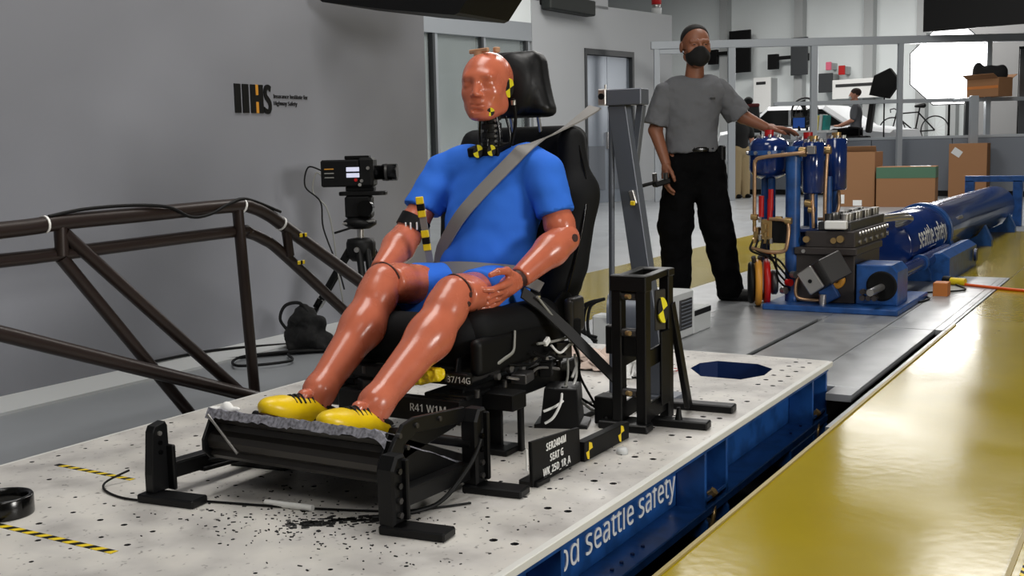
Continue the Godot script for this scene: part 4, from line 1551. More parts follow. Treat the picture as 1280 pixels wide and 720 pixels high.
func build_seat_fixture():
	var t := thing("seat_stand", "black welded steel stand with chalk writing bolted under the car seat", "stand", Vector3(-1.985, DECK, -3.0))
	for x in [-1.765, -2.205]:
		var st := newst()
		beam(st, Vector3(x, 0.27, -2.66), Vector3(x, 0.27, -3.4), 0.06, 0.06, Vector3.UP, 0.004)
		part("side_beam", st, "frame_black", t)
		for z in [-2.79, -3.3]:
			slab("leg", [[z + 0.03, 0.135], [z + 0.03, 0.24], [z - 0.03, 0.24], [z - 0.03, 0.135]], x + 0.02, 0.012, "frame_black", t)
			pbox("leg_web", Vector3(x + 0.045, 0.2, z - 0.02), Vector3(0.06, 0.13, 0.01), "frame_black", t)
			pbox("foot", Vector3(x + 0.06, DECK + 0.009, z - 0.01), Vector3(0.12, 0.018, 0.1), "frame_black", t)
	pbox("leg", Vector3(-1.64, 0.2, -2.83), Vector3(0.016, 0.16, 0.02), "frame_black", t)
	pbox("bracket", Vector3(-1.69, 0.275, -2.81), Vector3(0.12, 0.05, 0.08), "frame_black", t)
	pbox("cross_beam", Vector3(-1.98, 0.35, -2.70), Vector3(0.50, 0.036, 0.03), "frame_black", t)
	pbox("cross_beam", Vector3(-1.95, 0.262, -2.66), Vector3(0.44, 0.07, 0.035), "frame_black", t)
	pbox("cross_beam", Vector3(-1.985, 0.27, -3.35), Vector3(0.46, 0.06, 0.05), "frame_black", t)
	pbox("stop_plate", Vector3(-1.80, 0.30, -2.74), Vector3(0.15, 0.012, 0.13), "frame_black", t)
	letters("chalk_text", "37/14G", 0.018, 0.001, "chalk", t, Transform3D(Basis(), Vector3(-1.80, 0.341, -2.684) - t.position), "Droid Sans")
	letters("chalk_text", "R41 W1M", 0.022, 0.001, "chalk", t, Transform3D(Basis(), Vector3(-1.905, 0.256, -2.642) - t.position), "Droid Sans")
	for q in [[-1.72, -2.72, 0.305], [-1.735, -2.9, 0.30], [-1.735, -3.1, 0.30], [-1.735, -3.25, 0.30], [-2.1, -2.69, 0.352], [-1.8, -2.69, 0.352]]:
		var st := newst()
		cyl(st, Vector3(q[0], q[2] - 0.01, q[1]), Vector3(q[0], q[2] + 0.012, q[1]), 0.009, 6)
		part("bolt", st, "steel_dark", t)
	# shims, levers and motors between stand and seat
	var k := 0
	for q in [[-1.70, 0.315, -2.95, 0.05, 0.03, 0.08], [-1.71, 0.31, -3.12, 0.04, 0.045, 0.06], [-1.69, 0.36, -3.2, 0.05, 0.05, 0.05], [-1.70, 0.42, -3.28, 0.05, 0.06, 0.05], [-2.1, 0.3, -2.74, 0.1, 0.04, 0.05], [-2.25, 0.3, -2.78, 0.05, 0.08, 0.05]]:
		k += 1
		pbox("spacer", Vector3(q[0], q[1], q[2]), Vector3(q[3], q[4], q[5]), "steel_dark" if k % 2 else "black", t, Basis(Vector3.UP, 0.2 * k))
	# yellow wrapped item lying on the cross beam
	var y := thing("foam_pad", "crumpled yellow padding tucked under the seat front between the dummy's shins", "padding", Vector3(-1.862, 0.337, -2.665))
	var b := Blob.new(0.005)
	b.rbox(Vector3(0, 0.018, 0), Vector3(0.055, 0.02, 0.022), 0.008, 0.01, Basis(Vector3.BACK, 0.22))
	b.wrinkle = noise(30.0, 3, 77)
	b.wrinkle_amount = 0.01
	blob("pad", b, "yellow", y)
	# loose wiring loom hanging off the seat on the near side
	var w := thing("wiring_loom", "grey and white wiring loom hanging from the seat to the black block", "wiring", Vector3(-1.69, 0.251, -3.16))
	var paths := [
		[Vector3(-1.70, 0.55, -3.05), Vector3(-1.675, 0.47, -3.12), Vector3(-1.665, 0.41, -3.2), Vector3(-1.68, 0.40, -3.12), Vector3(-1.69, 0.405, -3.03)],
		[Vector3(-1.68, 0.39, -3.1), Vector3(-1.67, 0.36, -3.14), Vector3(-1.66, 0.38, -3.2), Vector3(-1.665, 0.33, -3.26), Vector3(-1.66, 0.27, -3.2)],
		[Vector3(-1.675, 0.33, -3.2), Vector3(-1.665, 0.28, -3.18), Vector3(-1.655, 0.24, -3.14), Vector3(-1.652, 0.19, -3.13)],
		[Vector3(-1.67, 0.34, -3.24), Vector3(-1.655, 0.27, -3.22), Vector3(-1.65, 0.22, -3.14), Vector3(-1.66, 0.2, -3.09), Vector3(-1.69, 0.185, -3.06)],
		[Vector3(-1.66, 0.25, -3.13), Vector3(-1.64, 0.2, -3.22), Vector3(-1.6, 0.14, -3.3), Vector3(-1.56, 0.13, -3.25), Vector3(-1.54, 0.15, -3.2)],
		[Vector3(-1.66, 0.26, -3.15), Vector3(-1.62, 0.16, -3.25), Vector3(-1.57, 0.13, -3.32), Vector3(-1.53, 0.16, -3.3), Vector3(-1.5, 0.2, -3.33)],
		[Vector3(-1.72, 0.36, -2.9), Vector3(-1.70, 0.345, -3.0), Vector3(-1.69, 0.36, -3.1), Vector3(-1.685, 0.33, -3.17)]]
	paths.append_array([
		[Vector3(-1.70, 0.33, -2.86), Vector3(-1.69, 0.31, -2.95), Vector3(-1.70, 0.325, -3.05), Vector3(-1.68, 0.305, -3.15)],
		[Vector3(-1.69, 0.385, -3.0), Vector3(-1.685, 0.36, -3.06), Vector3(-1.69, 0.37, -3.12), Vector3(-1.67, 0.34, -3.2)],
		[Vector3(-1.665, 0.40, -3.2), Vector3(-1.65, 0.33, -3.23), Vector3(-1.66, 0.26, -3.26), Vector3(-1.62, 0.15, -3.3), Vector3(-1.66, 0.13, -3.36), Vector3(-1.8, 0.126, -3.4)],
		[Vector3(-1.655, 0.235, -3.12), Vector3(-1.64, 0.21, -3.08), Vector3(-1.655, 0.17, -3.06), Vector3(-1.68, 0.15, -3.05)],
		[Vector3(-1.6, 0.13, -3.35), Vector3(-1.54, 0.128, -3.42), Vector3(-1.58, 0.128, -3.5), Vector3(-1.68, 0.128, -3.52), Vector3(-1.74, 0.128, -3.45)]])
	for i in paths.size():
		var st := newst()
		sweep(st, curve(paths[i], 5), 0.0045, 6)
		part("wire", st, ["cable", "letter_white", "cable", "letter_white", "black", "cable", "black", "steel", "black", "black", "letter_white", "cable"][i], w)
	for q in [Vector3(-1.685, 0.405, -3.08), Vector3(-1.66, 0.40, -3.2), Vector3(-1.655, 0.235, -3.14)]:
		pbox("plug", q, Vector3(0.014, 0.02, 0.03), "letter_white", w, Basis(Vector3.RIGHT, 0.5))
	# tapered black block
	var d := thing("anchor_block", "tapered black steel block on the deck beside the seat with wires tied to it", "block", Vector3(-1.68, DECK, -3.17))
	var st6 := newst()
	prism(st6, [Vector2(-0.085, 0.0), Vector2(0.085, 0.0), Vector2(0.085, 0.012), Vector2(0.062, 0.016), Vector2(0.055, 0.13), Vector2(-0.05, 0.13), Vector2(-0.065, 0.016), Vector2(-0.085, 0.012)], 0.12, Transform3D(Basis(Vector3.UP, 0.35), Vector3.ZERO), 0.003)
	obj("body", st6, "frame_black", d)


func build_anchor_tower():
	# low black tower in front
	var t := thing("black_tower", "black welded steel tower of four posts bolted to the right side of the deck", "tower", Vector3(-1.45, DECK, -3.37))
	for q in [[-1.495, -3.205], [-1.412, -3.205], [-1.495, -3.39], [-1.412, -3.39]]:
		pbox("post", Vector3(q[0], 0.365, q[1]), Vector3(0.034, 0.48, 0.04), "frame_black", t)
	pbox("top_plate", Vector3(-1.453, 0.585, -3.205), Vector3(0.122, 0.05, 0.05), "frame_black", t)
	pbox("top_plate", Vector3(-1.453, 0.602, -3.39), Vector3(0.122, 0.025, 0.05), "frame_black", t)
	for x in [-1.495, -1.412]:
		var st := newst()
		beam(st, Vector3(x, 0.595, -3.2), Vector3(x, 0.605, -3.39), 0.03, 0.02)
		part("top_rail", st, "frame_black", t)
		for y in [0.17, 0.34]:
			st = newst()
			beam(st, Vector3(x, y, -3.22), Vector3(x, y + 0.01, -3.38), 0.012, 0.055)
			part("side_plate", st, "frame_black", t)
	pbox("back_plate", Vector3(-1.395, 0.3, -3.34), Vector3(0.006, 0.24, 0.07), "black", t)
	for y in [0.545, 0.43, 0.24]:
		var st := newst()
		cyl(st, Vector3(-1.478, y, -3.2), Vector3(-1.43, y, -3.2), 0.014, 12)
		part("roller", st, "steel_dark", t)
		st = newst()
		cyl(st, Vector3(-1.46, y, -3.186), Vector3(-1.445, y, -3.18), 0.008, 8)
		part("roller_nut", st, "brass", t)
	pbox("retractor", Vector3(-1.453, 0.39, -3.21), Vector3(0.05, 0.07, 0.03), "black", t)
	pbox("side_box", Vector3(-1.53, 0.4, -3.23), Vector3(0.03, 0.09, 0.04), "black", t)
	target("target", t, Vector3(-1.388, 0.49, -3.305) - t.position, Vector3(1, 0.1, 0.3), 0.024, 0.3, 1.7)
	pbox("target_plate", Vector3(-1.40, 0.49, -3.31), Vector3(0.008, 0.13, 0.05), "steel_dark", t, Basis(Vector3.UP, -0.3))
	var s7 := newst()
	beam(s7, Vector3(-1.40, 0.50, -3.40), Vector3(-1.38, 0.14, -3.50), 0.03, 0.02, Vector3.RIGHT)
	part("brace", s7, "frame_black", t)
	for q in [[-1.42, -3.19, 0.07, 0.06], [-1.335, -3.30, 0.2, 0.05], [-1.36, -3.55, 0.24, 0.055], [-1.50, -3.22, 0.12, 0.09]]:
		pbox("foot", Vector3(q[0], DECK + 0.013, q[1]), Vector3(q[2], 0.026, q[3]), "frame_black", t, Basis(Vector3.UP, 0.08), 0.004)
	for q in [[-1.39, -3.52], [-1.44, -3.3], [-1.53, -3.25], [-1.33, -3.29]]:
		var st := newst()
		cyl(st, Vector3(q[0], DECK + 0.02, q[1]), Vector3(q[0], DECK + 0.065, q[1]), 0.013, 8, 0.006)
		part("stud", st, "black", t)
	pbox("clamp", Vector3(-1.55, 0.17, -3.24), Vector3(0.07, 0.09, 0.07), "black", t)
	# tall grey tower behind that carries the upper belt anchor
	var g := thing("belt_tower", "tall grey steel belt tower with slanted leg and top block behind the seat", "tower", Vector3(-1.6, DECK, -3.66))
	pbox("top_block", Vector3(-1.664, 1.176, -3.66), Vector3(0.13, 0.056, 0.07), "tower_grey", g)
	pbox("anchor_plate", Vector3(-1.744, 1.178, -3.655), Vector3(0.03, 0.056, 0.075), "steel", g)
	var s8 := newst()
	cyl(s8, Vector3(-1.744, 1.18, -3.618), Vector3(-1.744, 1.18, -3.612), 0.011, 12)
	part("anchor_bolt", s8, "black", g)
	s8 = newst()
	cyl(s8, Vector3(-1.744, 1.2, -3.65), Vector3(-1.744, 1.222, -3.65), 0.004, 8)
	part("stud", s8, "steel", g)
	s8 = newst()
	beam(s8, Vector3(-1.697, 1.15, -3.66), Vector3(-1.545, 0.13, -3.66), 0.068, 0.05, Vector3.BACK)
	part("leg", s8, "tower_grey", g)
	s8 = newst()
	beam(s8, Vector3(-1.625, 1.15, -3.69), Vector3(-1.66, 0.90, -3.69), 0.025, 0.03, Vector3.BACK)
	part("brace", s8, "tower_grey", g)
	s8 = newst()
	cyl(s8, Vector3(-1.722, 1.15, -3.65), Vector3(-1.722, 0.13, -3.63), 0.0105, 12)
	part("pipe", s8, "tower_grey", g)
	pbox("pipe_foot", Vector3(-1.722, DECK + 0.006, -3.63), Vector3(0.05, 0.012, 0.05), "frame_black", g)
	pbox("leg_foot", Vector3(-1.545, DECK + 0.008, -3.67), Vector3(0.14, 0.016, 0.1), "tower_grey", g)
	pbox("latch", Vector3(-1.632, 0.83, -3.63), Vector3(0.02, 0.05, 0.02), "steel", g, Basis(Vector3.BACK, 0.3))
	pbox("latch_label", Vector3(-1.63, 0.81, -3.618), Vector3(0.018, 0.016, 0.006), "yellow", g)


func build_deck_things():
	# test card
	var t := thing("test_placard", "black test card standing on the deck with three lines of white lettering", "sign", Vector3(-1.43, DECK, -2.655))
	slab("card", [[-2.52, 0.122], [-2.515, 0.245], [-2.79, 0.222], [-2.795, 0.122]], -1.432, 0.012, "black", t)
	pbox("card_edge", Vector3(-1.441, 0.195, -2.5135), Vector3(0.006, 0.06, 0.004), "letter_white", t)
	pbox("base", Vector3(-1.445, DECK + 0.008, -2.56), Vector3(0.06, 0.016, 0.07), "frame_black", t)
	var face := Basis(Vector3(0, 0, -1), Vector3.UP, Vector3(1, 0, 0))
	letters("line", "SER2404M", 0.0205, 0.001, "letter_white", t, Transform3D(face, Vector3(-1.4253, 0.202, -2.592) - t.position), "Droid Sans", true, 0.83)
	letters("line", "SEAT G", 0.0205, 0.001, "letter_white", t, Transform3D(face, Vector3(-1.4253, 0.169, -2.612) - t.position), "Droid Sans", true, 0.83)
	letters("line", "WK_25D_1R_A", 0.0205, 0.001, "letter_white", t, Transform3D(face, Vector3(-1.4253, 0.137, -2.572) - t.position), "Droid Sans", true, 0.86)
	# bar with two tracking marks
	var b := thing("marker_bar", "black bar on the deck with two yellow tracking marks beside the test card", "bar", Vector3(-1.425, DECK, -2.95))
	slab("bar", [[-2.8, 0.121], [-2.8, 0.178], [-3.1, 0.172], [-3.1, 0.121]], -1.43, 0.03, "black", b)
	for z in [-2.83, -3.045]:
		for k in 2:
			slab("tracking_mark", [[z + 0.006, 0.149], [z + 0.004, 0.173], [z - 0.012, 0.168], [z - 0.018, 0.152]] if k == 0 else [[z + 0.024, 0.147], [z + 0.016, 0.127], [z + 0.004, 0.123], [z + 0.004, 0.149]], -1.4145, 0.001, "yellow", b, 0.0)
	# hazard tapes on the deck
	tape("hazard_tape", "yellow and black hazard tape on the deck nearest the black ring", Vector3(-2.47, DECK, -1.677), Vector3(-2.035, DECK, -1.674), 0.02, 9)
	tape("hazard_tape", "yellow and black hazard tape on the deck at its far left edge", Vector3(-2.79, DECK, -2.11), Vector3(-2.46, DECK, -2.1), 0.018, 8)
	tape("hazard_tape", "wide black and yellow hazard tape on the yellow floor at lower right", Vector3(-0.235, 0.004, -2.3), Vector3(-0.228, 0.004, -3.6), 0.09, 36)
	# ring at the edge of the picture
	var r := thing("steel_ring", "open black steel ring lying on the deck at the left edge", "ring", Vector3(-2.515, DECK, -1.74))
	var st := newst()
	lathe(st, [Vector2(0.058, 0.0), Vector2(0.07, 0.0), Vector2(0.071, 0.004), Vector2(0.071, 0.046), Vector2(0.068, 0.05), Vector2(0.062, 0.05), Vector2(0.058, 0.046), Vector2(0.058, 0.0)], Transform3D(), 40)
	obj("ring", st, "black_gloss", r)
	# wire with a white sleeve across the deck in front of the platform
	var w := thing("trigger_wire", "thin black wire with a white plastic sleeve lying in front of the foot platform", "wire", Vector3(-1.95, DECK, -2.05))
	st = newst()
	sweep(st, curve([Vector3(-2.46, DECK + 0.03, -2.09), Vector3(-2.475, DECK + 0.012, -2.02), Vector3(-2.42, DECK + 0.004, -1.98), Vector3(-2.3, DECK + 0.004, -1.965), Vector3(-2.15, DECK + 0.004, -2.03), Vector3(-1.98, DECK + 0.004, -2.075), Vector3(-1.82, DECK + 0.004, -2.12), Vector3(-1.62, DECK + 0.004, -2.2), Vector3(-1.5, DECK + 0.004, -2.33)], 6), 0.0032, 6)
	part("wire", st, "black", w)
	st = newst()
	cyl(st, Vector3(-1.965, DECK + 0.008, -2.09), Vector3(-1.825, DECK + 0.008, -2.108), 0.0085, 10)
	part("sleeve", st, "letter_white", w)
	var c := thing("deck_cable", "black cable hanging along the side of the foot platform frame", "cable", Vector3(-1.54, DECK, -2.3))
	st = newst()
	sweep(st, curve([Vector3(-1.545, 0.32, -2.46), Vector3(-1.53, 0.26, -2.43), Vector3(-1.535, 0.2, -2.38), Vector3(-1.55, 0.14, -2.28), Vector3(-1.58, 0.128, -2.2), Vector3(-1.65, 0.126, -2.12)], 6), 0.006, 8)
	part("cable", st, "black", c)
	# thin rod by the left upright
	var rd := thing("thin_rod", "thin black rod held level behind the left upright of the foot frame", "rod", Vector3(-2.2, 0.2, -2.2))
	st = newst()
	cyl(st, Vector3(-2.36, 0.165, -2.12), Vector3(-2.12, 0.2, -2.24), 0.005, 8)
	part("rod", st, "black", rd)
	# dark rubber shavings left on the deck
	var sc := thing("rubber_shavings", "dark rubber shavings scattered on the deck in front of the foot platform", "debris", Vector3(-1.75, DECK, -2.0))
	st = newst()
	var r2 := RandomNumberGenerator.new()
	r2.seed = 19
	for k in 420:
		var p := Vector3(-1.80 + 0.36 * r2.randfn(0, 0.55), DECK + 0.0012, -2.03 + 0.14 * r2.randfn(0, 0.6))
		if k > 240: p = Vector3(r2.randf_range(-2.2, -1.26), DECK + 0.0012, r2.randf_range(-3.0, -1.75))
		if p.x > -1.23 or p.z > -1.7: continue
		var l := r2.randf_range(0.002, 0.012) * (1.0 if k <= 150 else 0.6)
		box(st, p, Vector3(l, 0.002, r2.randf_range(0.0015, 0.004)), Basis(Vector3.UP, r2.randf_range(-0.5, 1.2)), 0.0)
	for k in 150:  # a thicker streak of them
		var f := r2.randf()
		var p := Vector3(lerpf(-1.80, -1.60, f) + r2.randfn(0, 0.014), DECK + 0.0012, lerpf(-2.0, -2.17, f) + r2.randfn(0, 0.014))
		box(st, p, Vector3(r2.randf_range(0.008, 0.022), 0.002, r2.randf_range(0.003, 0.008)), Basis(Vector3.UP, r2.randf_range(0.3, 1.1)), 0.0)
	var sm := part("shavings", st, "rubber", sc)
	sc.set_meta("kind", "stuff")
	crumpled("pale_cloth", "crumpled pale pink cloth on the deck behind the car seat", Vector3(-2.02, DECK, -4.15), Vector2(0.5, 0.3), 31, "cloth_pale")
	crumpled("white_paper", "crumpled white paper on the deck between the seat and the black tower", Vector3(-1.78, DECK, -4.02), Vector2(0.22, 0.2), 33, "letter_white")
	# small white cap
	var k2 := thing("plastic_plug", "small round white cap on the deck near the blue edge", "cap", Vector3(-1.36, DECK, -2.93))
	st = newst()
	lathe(st, [Vector2(0, 0), Vector2(0.017, 0), Vector2(0.017, 0.012), Vector2(0.012, 0.018), Vector2(0, 0.018)], Transform3D(), 16)
	obj("cap", st, "curb_white", k2)
	var rc := thing("marker_disc", "small flat red cap on the deck beside the cut-out", "cap", Vector3(-1.70, DECK, -4.15))
	st = newst()
	lathe(st, [Vector2(0, 0), Vector2(0.022, 0), Vector2(0.02, 0.006), Vector2(0, 0.008)], Transform3D(), 16)
	obj("cap", st, "red", rc)


func tape(called: String, label: String, a: Vector3, b: Vector3, w: float, n: int):
	var t := thing(called, label, "tape", a)
	var d := (b - a).normalized()
	var s := Vector3.UP.cross(d).normalized() * w / 2
	var L := a.distance_to(b)
	var up := Vector3(0, 0.0012, 0)
	for k in n * 2:
		var st := newst()
		var q := L / (n * 2)
		var p := d * q * k
		var skew := d * w * 0.8
		var e0 := Vector3.ZERO if k == 0 else skew
		var e1 := Vector3.ZERO if k == n * 2 - 1 else skew
		var A := p - s + up
		var B := p + d * q - s + up
		var C := p + d * q + s + e1 + up
		var D := p + s + e0 + up
		quad(st, A, B, C, D)
		quad(st, A - up, B - up, B, A)
		quad(st, D, C, C - up, D - up)
		obj("stripe", st, "yellow" if k % 2 else "black", t)


func build_cage():
	var t := thing("tube_cage", "brown-black welded tube cage standing between the sled and the grey wall", "cage", Vector3(-3.15, 0, -3.0))
	var X := -3.15
	var P := func(z, y, dx = 0.0): return Vector3(X + dx, y, z)
	var run := func(called, pts, r, m = "cage_brown"):
		var st := newst()
		sweep(st, pts, r, 12, true, Vector3(1, 0, 0))
		return part(called, st, m, t)
	run.call("top_tube", curve([P.call(-1.2, 0.77), P.call(-2.24, 0.789), P.call(-2.46, 0.80), P.call(-2.81, 0.805), P.call(-3.26, 0.812), P.call(-3.36, 0.8), P.call(-3.46, 0.76), P.call(-3.585, 0.687), P.call(-3.97, 0.463), P.call(-4.35, 0.24)], 6), 0.027)
	run.call("lower_tube", curve([P.call(-1.2, 0.69, -0.02), P.call(-2.23, 0.693, -0.02), P.call(-2.45, 0.695, -0.02), P.call(-3.26, 0.710, -0.02), P.call(-3.35, 0.70, -0.02), P.call(-3.44, 0.665, -0.02), P.call(-3.53, 0.612, -0.02), P.call(-3.88, 0.349, -0.02), P.call(-4.3, 0.03, -0.02)], 6), 0.023)
	run.call("upright_tube", [P.call(-3.277, 0.80), P.call(-3.325, 0.0)], 0.0225)
	run.call("short_tube", [P.call(-2.46, 0.80), P.call(-2.46, 0.69)], 0.022)
	run.call("short_tube", [P.call(-3.548, 0.71), P.call(-3.565, 0.59)], 0.02)
	run.call("brace_tube", [P.call(-2.47, 0.765), P.call(-3.33, 0.0)], 0.0225)
	run.call("brace_tube", [P.call(-2.47, 0.684, -0.02), P.call(-3.03, 0.0, -0.02)], 0.0225)
	run.call("rail_tube", [P.call(-1.3, 0.79, 0.03), P.call(-2.211, 0.467, 0.03), P.call(-3.3, 0.05, 0.03)], 0.026)
	run.call("skid", [P.call(-2.9, 0.022), P.call(-4.4, 0.022)], 0.022)
	run.call("upright_tube", [P.call(-1.3, 0.78), P.call(-1.3, 0.0)], 0.0225)
	run.call("upright_tube", [P.call(-4.35, 0.25), P.call(-4.35, 0.0)], 0.0225)
	for q in [[-2.40, 0.797, 0.0], [-3.30, 0.81, 0.3], [-3.52, 0.728, 0.5]]:
		var st := newst()
		cyl(st, P.call(q[0], q[1]) + Vector3(0, 0, 0.004), P.call(q[0], q[1]) - Vector3(0, q[2] * 0.008, 0.004), 0.0295, 14)
		part("cable_tie", st, "letter_white", t)
	for q in [[-3.62, 0.672], [-3.60, 0.56]]:
		pbox("yellow_tag", P.call(q[0], q[1]) + Vector3(0.03, 0, 0), Vector3(0.004, 0.016, 0.045), "yellow", t)
		pbox("tag_mark", P.call(q[0], q[1]) + Vector3(0.0325, 0, 0), Vector3(0.002, 0.016, 0.012), "black", t)
	var c := thing("cage_cable", "black cable strapped along the top tube of the cage", "cable", Vector3(-3.12, 0.83, -2.9))
	var st2 := newst()
	sweep(st2, curve([P.call(-2.41, 0.822, 0.012), P.call(-2.55, 0.838, 0.015), P.call(-2.75, 0.84, 0.015), P.call(-2.9, 0.826, 0.03), P.call(-3.0, 0.785, 0.035), P.call(-3.1, 0.79, 0.035), P.call(-3.2, 0.822, 0.03), P.call(-3.32, 0.835, 0.012), P.call(-3.5, 0.775, 0.02)], 6), 0.006, 8)
	part("cable", st2, "black", c)


func build_film_camera():
	var base := Vector3(-3.71, 0, -4.76)
	var fw := Vector3(0.90, 0, -0.435).normalized()  # the lens looks at the dummy's right side
	var sd := Vector3.UP.cross(fw)  # towards... the photographer is on the other side
	var bas := Basis(fw, Vector3.UP, fw.cross(Vector3.UP))
	var t := thing("camera_tripod", "black tripod with fluid head standing by the grey wall behind the sled", "tripod", base)
	for a in [2.75, 0.75, -1.4]:
		var foot := Vector3(cos(a) * 0.36, 0.02, sin(a) * 0.36)
		var top := Vector3(cos(a) * 0.06, 0.50, sin(a) * 0.06)
		var st := newst()
		var n := Vector3(-sin(a), 0, cos(a)) * 0.022
		cyl(st, top + n, foot.lerp(top, 0.4) + n, 0.018, 8)
		cyl(st, top - n, foot.lerp(top, 0.4) - n, 0.018, 8)
		beam(st, foot.lerp(top, 0.55), foot, 0.03, 0.024)
		obj("leg", st, "black", t)
		st = newst()
		beam(st, foot.lerp(top, 0.36), foot.lerp(top, 0.46), 0.075, 0.035)
		obj("leg_clamp", st, "black_gloss", t)
		st = newst()
		lathe(st, [Vector2(0, -0.02), Vector2(0.025, -0.02), Vector2(0.02, 0.01), Vector2(0, 0.02)], Transform3D(Basis(), foot), 10)
		obj("leg_foot", st, "rubber", t)
	var st2 := newst()
	lathe(st2, [Vector2(0, 0.44), Vector2(0.05, 0.44), Vector2(0.078, 0.47), Vector2(0.078, 0.535), Vector2(0.07, 0.555), Vector2(0.045, 0.56), Vector2(0, 0.565)], Transform3D(), 24)
	obj("hub", st2, "black", t)
	st2 = newst()
	cyl(st2, Vector3(0.03, 0.505, 0.072), Vector3(0.036, 0.505, 0.086), 0.014, 10)
	obj("hub_knob", st2, "steel", t)
	st2 = newst()
	cyl(st2, Vector3(0, 0.56, 0), Vector3(0, 0.62, 0), 0.018, 12)
	obj("column", st2, "steel", t)
	st2 = newst()
	lathe(st2, [Vector2(0, 0.61), Vector2(0.05, 0.61), Vector2(0.085, 0.63), Vector2(0.088, 0.65), Vector2(0.06, 0.67), Vector2(0, 0.675)], Transform3D(), 20)
	obj("bowl", st2, "black", t)
	st2 = newst()
	box(st2, Vector3(0, 0.725, 0), Vector3(0.14, 0.125, 0.1), bas, 0.014)
	obj("fluid_head", st2, "black", t)
	st2 = newst()
	cyl(st2, bas * Vector3(0.045, 0, 0.03) + Vector3(0, 0.72, 0), bas * Vector3(0.045, 0, 0.085) + Vector3(0, 0.72, 0), 0.042, 16)
	obj("drag_knob", st2, "black_gloss", t)
	st2 = newst()
	cyl(st2, bas * Vector3(-0.08, 0.64, 0.06), bas * Vector3(0.09, 0.655, 0.06), 0.007, 8)
	obj("lock_lever", st2, "steel", t)
	st2 = newst()
	cyl(st2, bas * Vector3(0.02, 0.635, 0.02), bas * Vector3(-0.1, 0.60, 0.16), 0.006, 8)
	obj("pan_handle", st2, "black", t)
	st2 = newst()
	prism(st2, rounded(0.25, 0.1, 0.03), 0.02, Transform3D(bas * Basis(Vector3.RIGHT, -PI / 2), Vector3(0.02, 0.795, -0.01)), 0.003)
	obj("head_plate", st2, "black", t)
	# high-speed camera on the plate
	var c := thing("film_camera", "black box-shaped high-speed camera with a lit rear display on the tripod", "camera", base + Vector3(0.0, 0.807, 0))
	var at := func(x, y, z): return bas * Vector3(x, y, z)
	st2 = newst()
	box(st2, at.call(0.01, 0.012, 0), Vector3(0.15, 0.024, 0.06), bas, 0.003)
	obj("mount_plate", st2, "black", c)
	st2 = newst()
	box(st2, at.call(-0.085, 0.095, 0), Vector3(0.2, 0.14, 0.13), bas, 0.008)
	obj("body", st2, "black", c)
	st2 = newst()
	box(st2, at.call(0.05, 0.098, 0), Vector3(0.08, 0.155, 0.125), bas, 0.014)
	obj("front_block", st2, "black", c)
	st2 = newst()
	box(st2, at.call(0.0, 0.175, 0), Vector3(0.13, 0.02, 0.06), bas, 0.004)
	obj("top_handle", st2, "black_gloss", c)
	st2 = newst()
	sweep(st2, [at.call(0.09, 0.095, 0), at.call(0.13, 0.095, 0), at.call(0.13, 0.095, 0), at.call(0.205, 0.095, 0)], [0.038, 0.038, 0.044, 0.044], 20)
	obj("lens", st2, "black_gloss", c)
	st2 = newst()
	cyl(st2, at.call(0.2, 0.095, 0), at.call(0.207, 0.095, 0), 0.036, 20)
	obj("lens_glass", st2, "steel_dark", c)
	st2 = newst()
	cyl(st2, at.call(0.145, 0.095, 0), at.call(0.158, 0.095, 0), 0.0455, 20)
	obj("lens_ring", st2, "steel_dark", c)
	for k in 2:
		st2 = newst()
		box(st2, at.call(-0.015, 0.115 - 0.031 * k, 0.0655), Vector3(0.068, 0.022, 0.004), bas, 0.001)
		obj("display", st2, "screen_white", c)
	for k in 3:
		st2 = newst()
		box(st2, at.call(-0.14, 0.118 - 0.022 * k, 0.0655), Vector3(0.05, 0.005, 0.003), bas, 0.001)
		obj("marking", st2, ["letter_yellow", "cable", "cable"][k], c)
	for q in [[0.03, 0.055, "steel"], [0.0, 0.06, "red"], [0.02, 0.035, "cable"], [0.065, 0.12, "steel"]]:
		st2 = newst()
		cyl(st2, at.call(q[0], q[1], 0.06), at.call(q[0], q[1], 0.07), 0.009, 10)
		obj("button", st2, q[2], c)
	# its cables
	var w := thing("camera_cable", "thin looped cables hanging from the back of the high-speed camera", "cable", base + Vector3(-0.17, 0.5, 0.08))
	for k in 2:
		st2 = newst()
		var p0: Vector3 = at.call(-0.18, 0.11 - 0.03 * k, 0.05) + Vector3(0, 0.807, 0)
		var dx := -0.03 - 0.04 * (1 - k)
		sweep(st2, curve([p0, p0 + at.call(dx, 0.02, 0.01), p0 + at.call(dx - 0.02, -0.08, 0.01), p0 + at.call(-0.01 + 0.03 * k, -0.16, 0.02), p0 + at.call(0.0 + 0.05 * k, -0.3, 0.02), p0 + at.call(0.07, -0.5, 0.03), p0 + at.call(0.1, -0.62 - 0.1 * k, 0.03)], 6), 0.0042, 6)
		var n := obj("cable", st2, ["black", "cable"][k], w)
		n.position = base - w.position
	# sandbag at the tripod's foot
	var s := thing("sandbag", "black fabric sandbag with a strap loop slumped against a tripod leg", "bag", Vector3(-3.86, 0, -4.47))
	var b := Blob.new(0.012)
	b.rbox(Vector3(0, 0.11, 0), Vector3(0.1, 0.11, 0.055), 0.05, 0.05, Basis(Vector3.BACK, -0.35))
	b.rbox(Vector3(0.04, 0.05, 0.02), Vector3(0.12, 0.05, 0.07), 0.045, 0.05)
	b.wrinkle = noise(8.0, 3, 90)
	b.wrinkle_amount = 0.03
	blob("bag", b, "black_matt", s)
	st2 = newst()
	sweep(st2, curve([Vector3(-0.09, 0.1, 0.04), Vector3(-0.13, 0.16, 0.05), Vector3(-0.1, 0.23, 0.04), Vector3(-0.02, 0.245, 0.02), Vector3(0.04, 0.2, 0.03)], 6), 0.009, 8, true, Vector3.UP, 0.4)
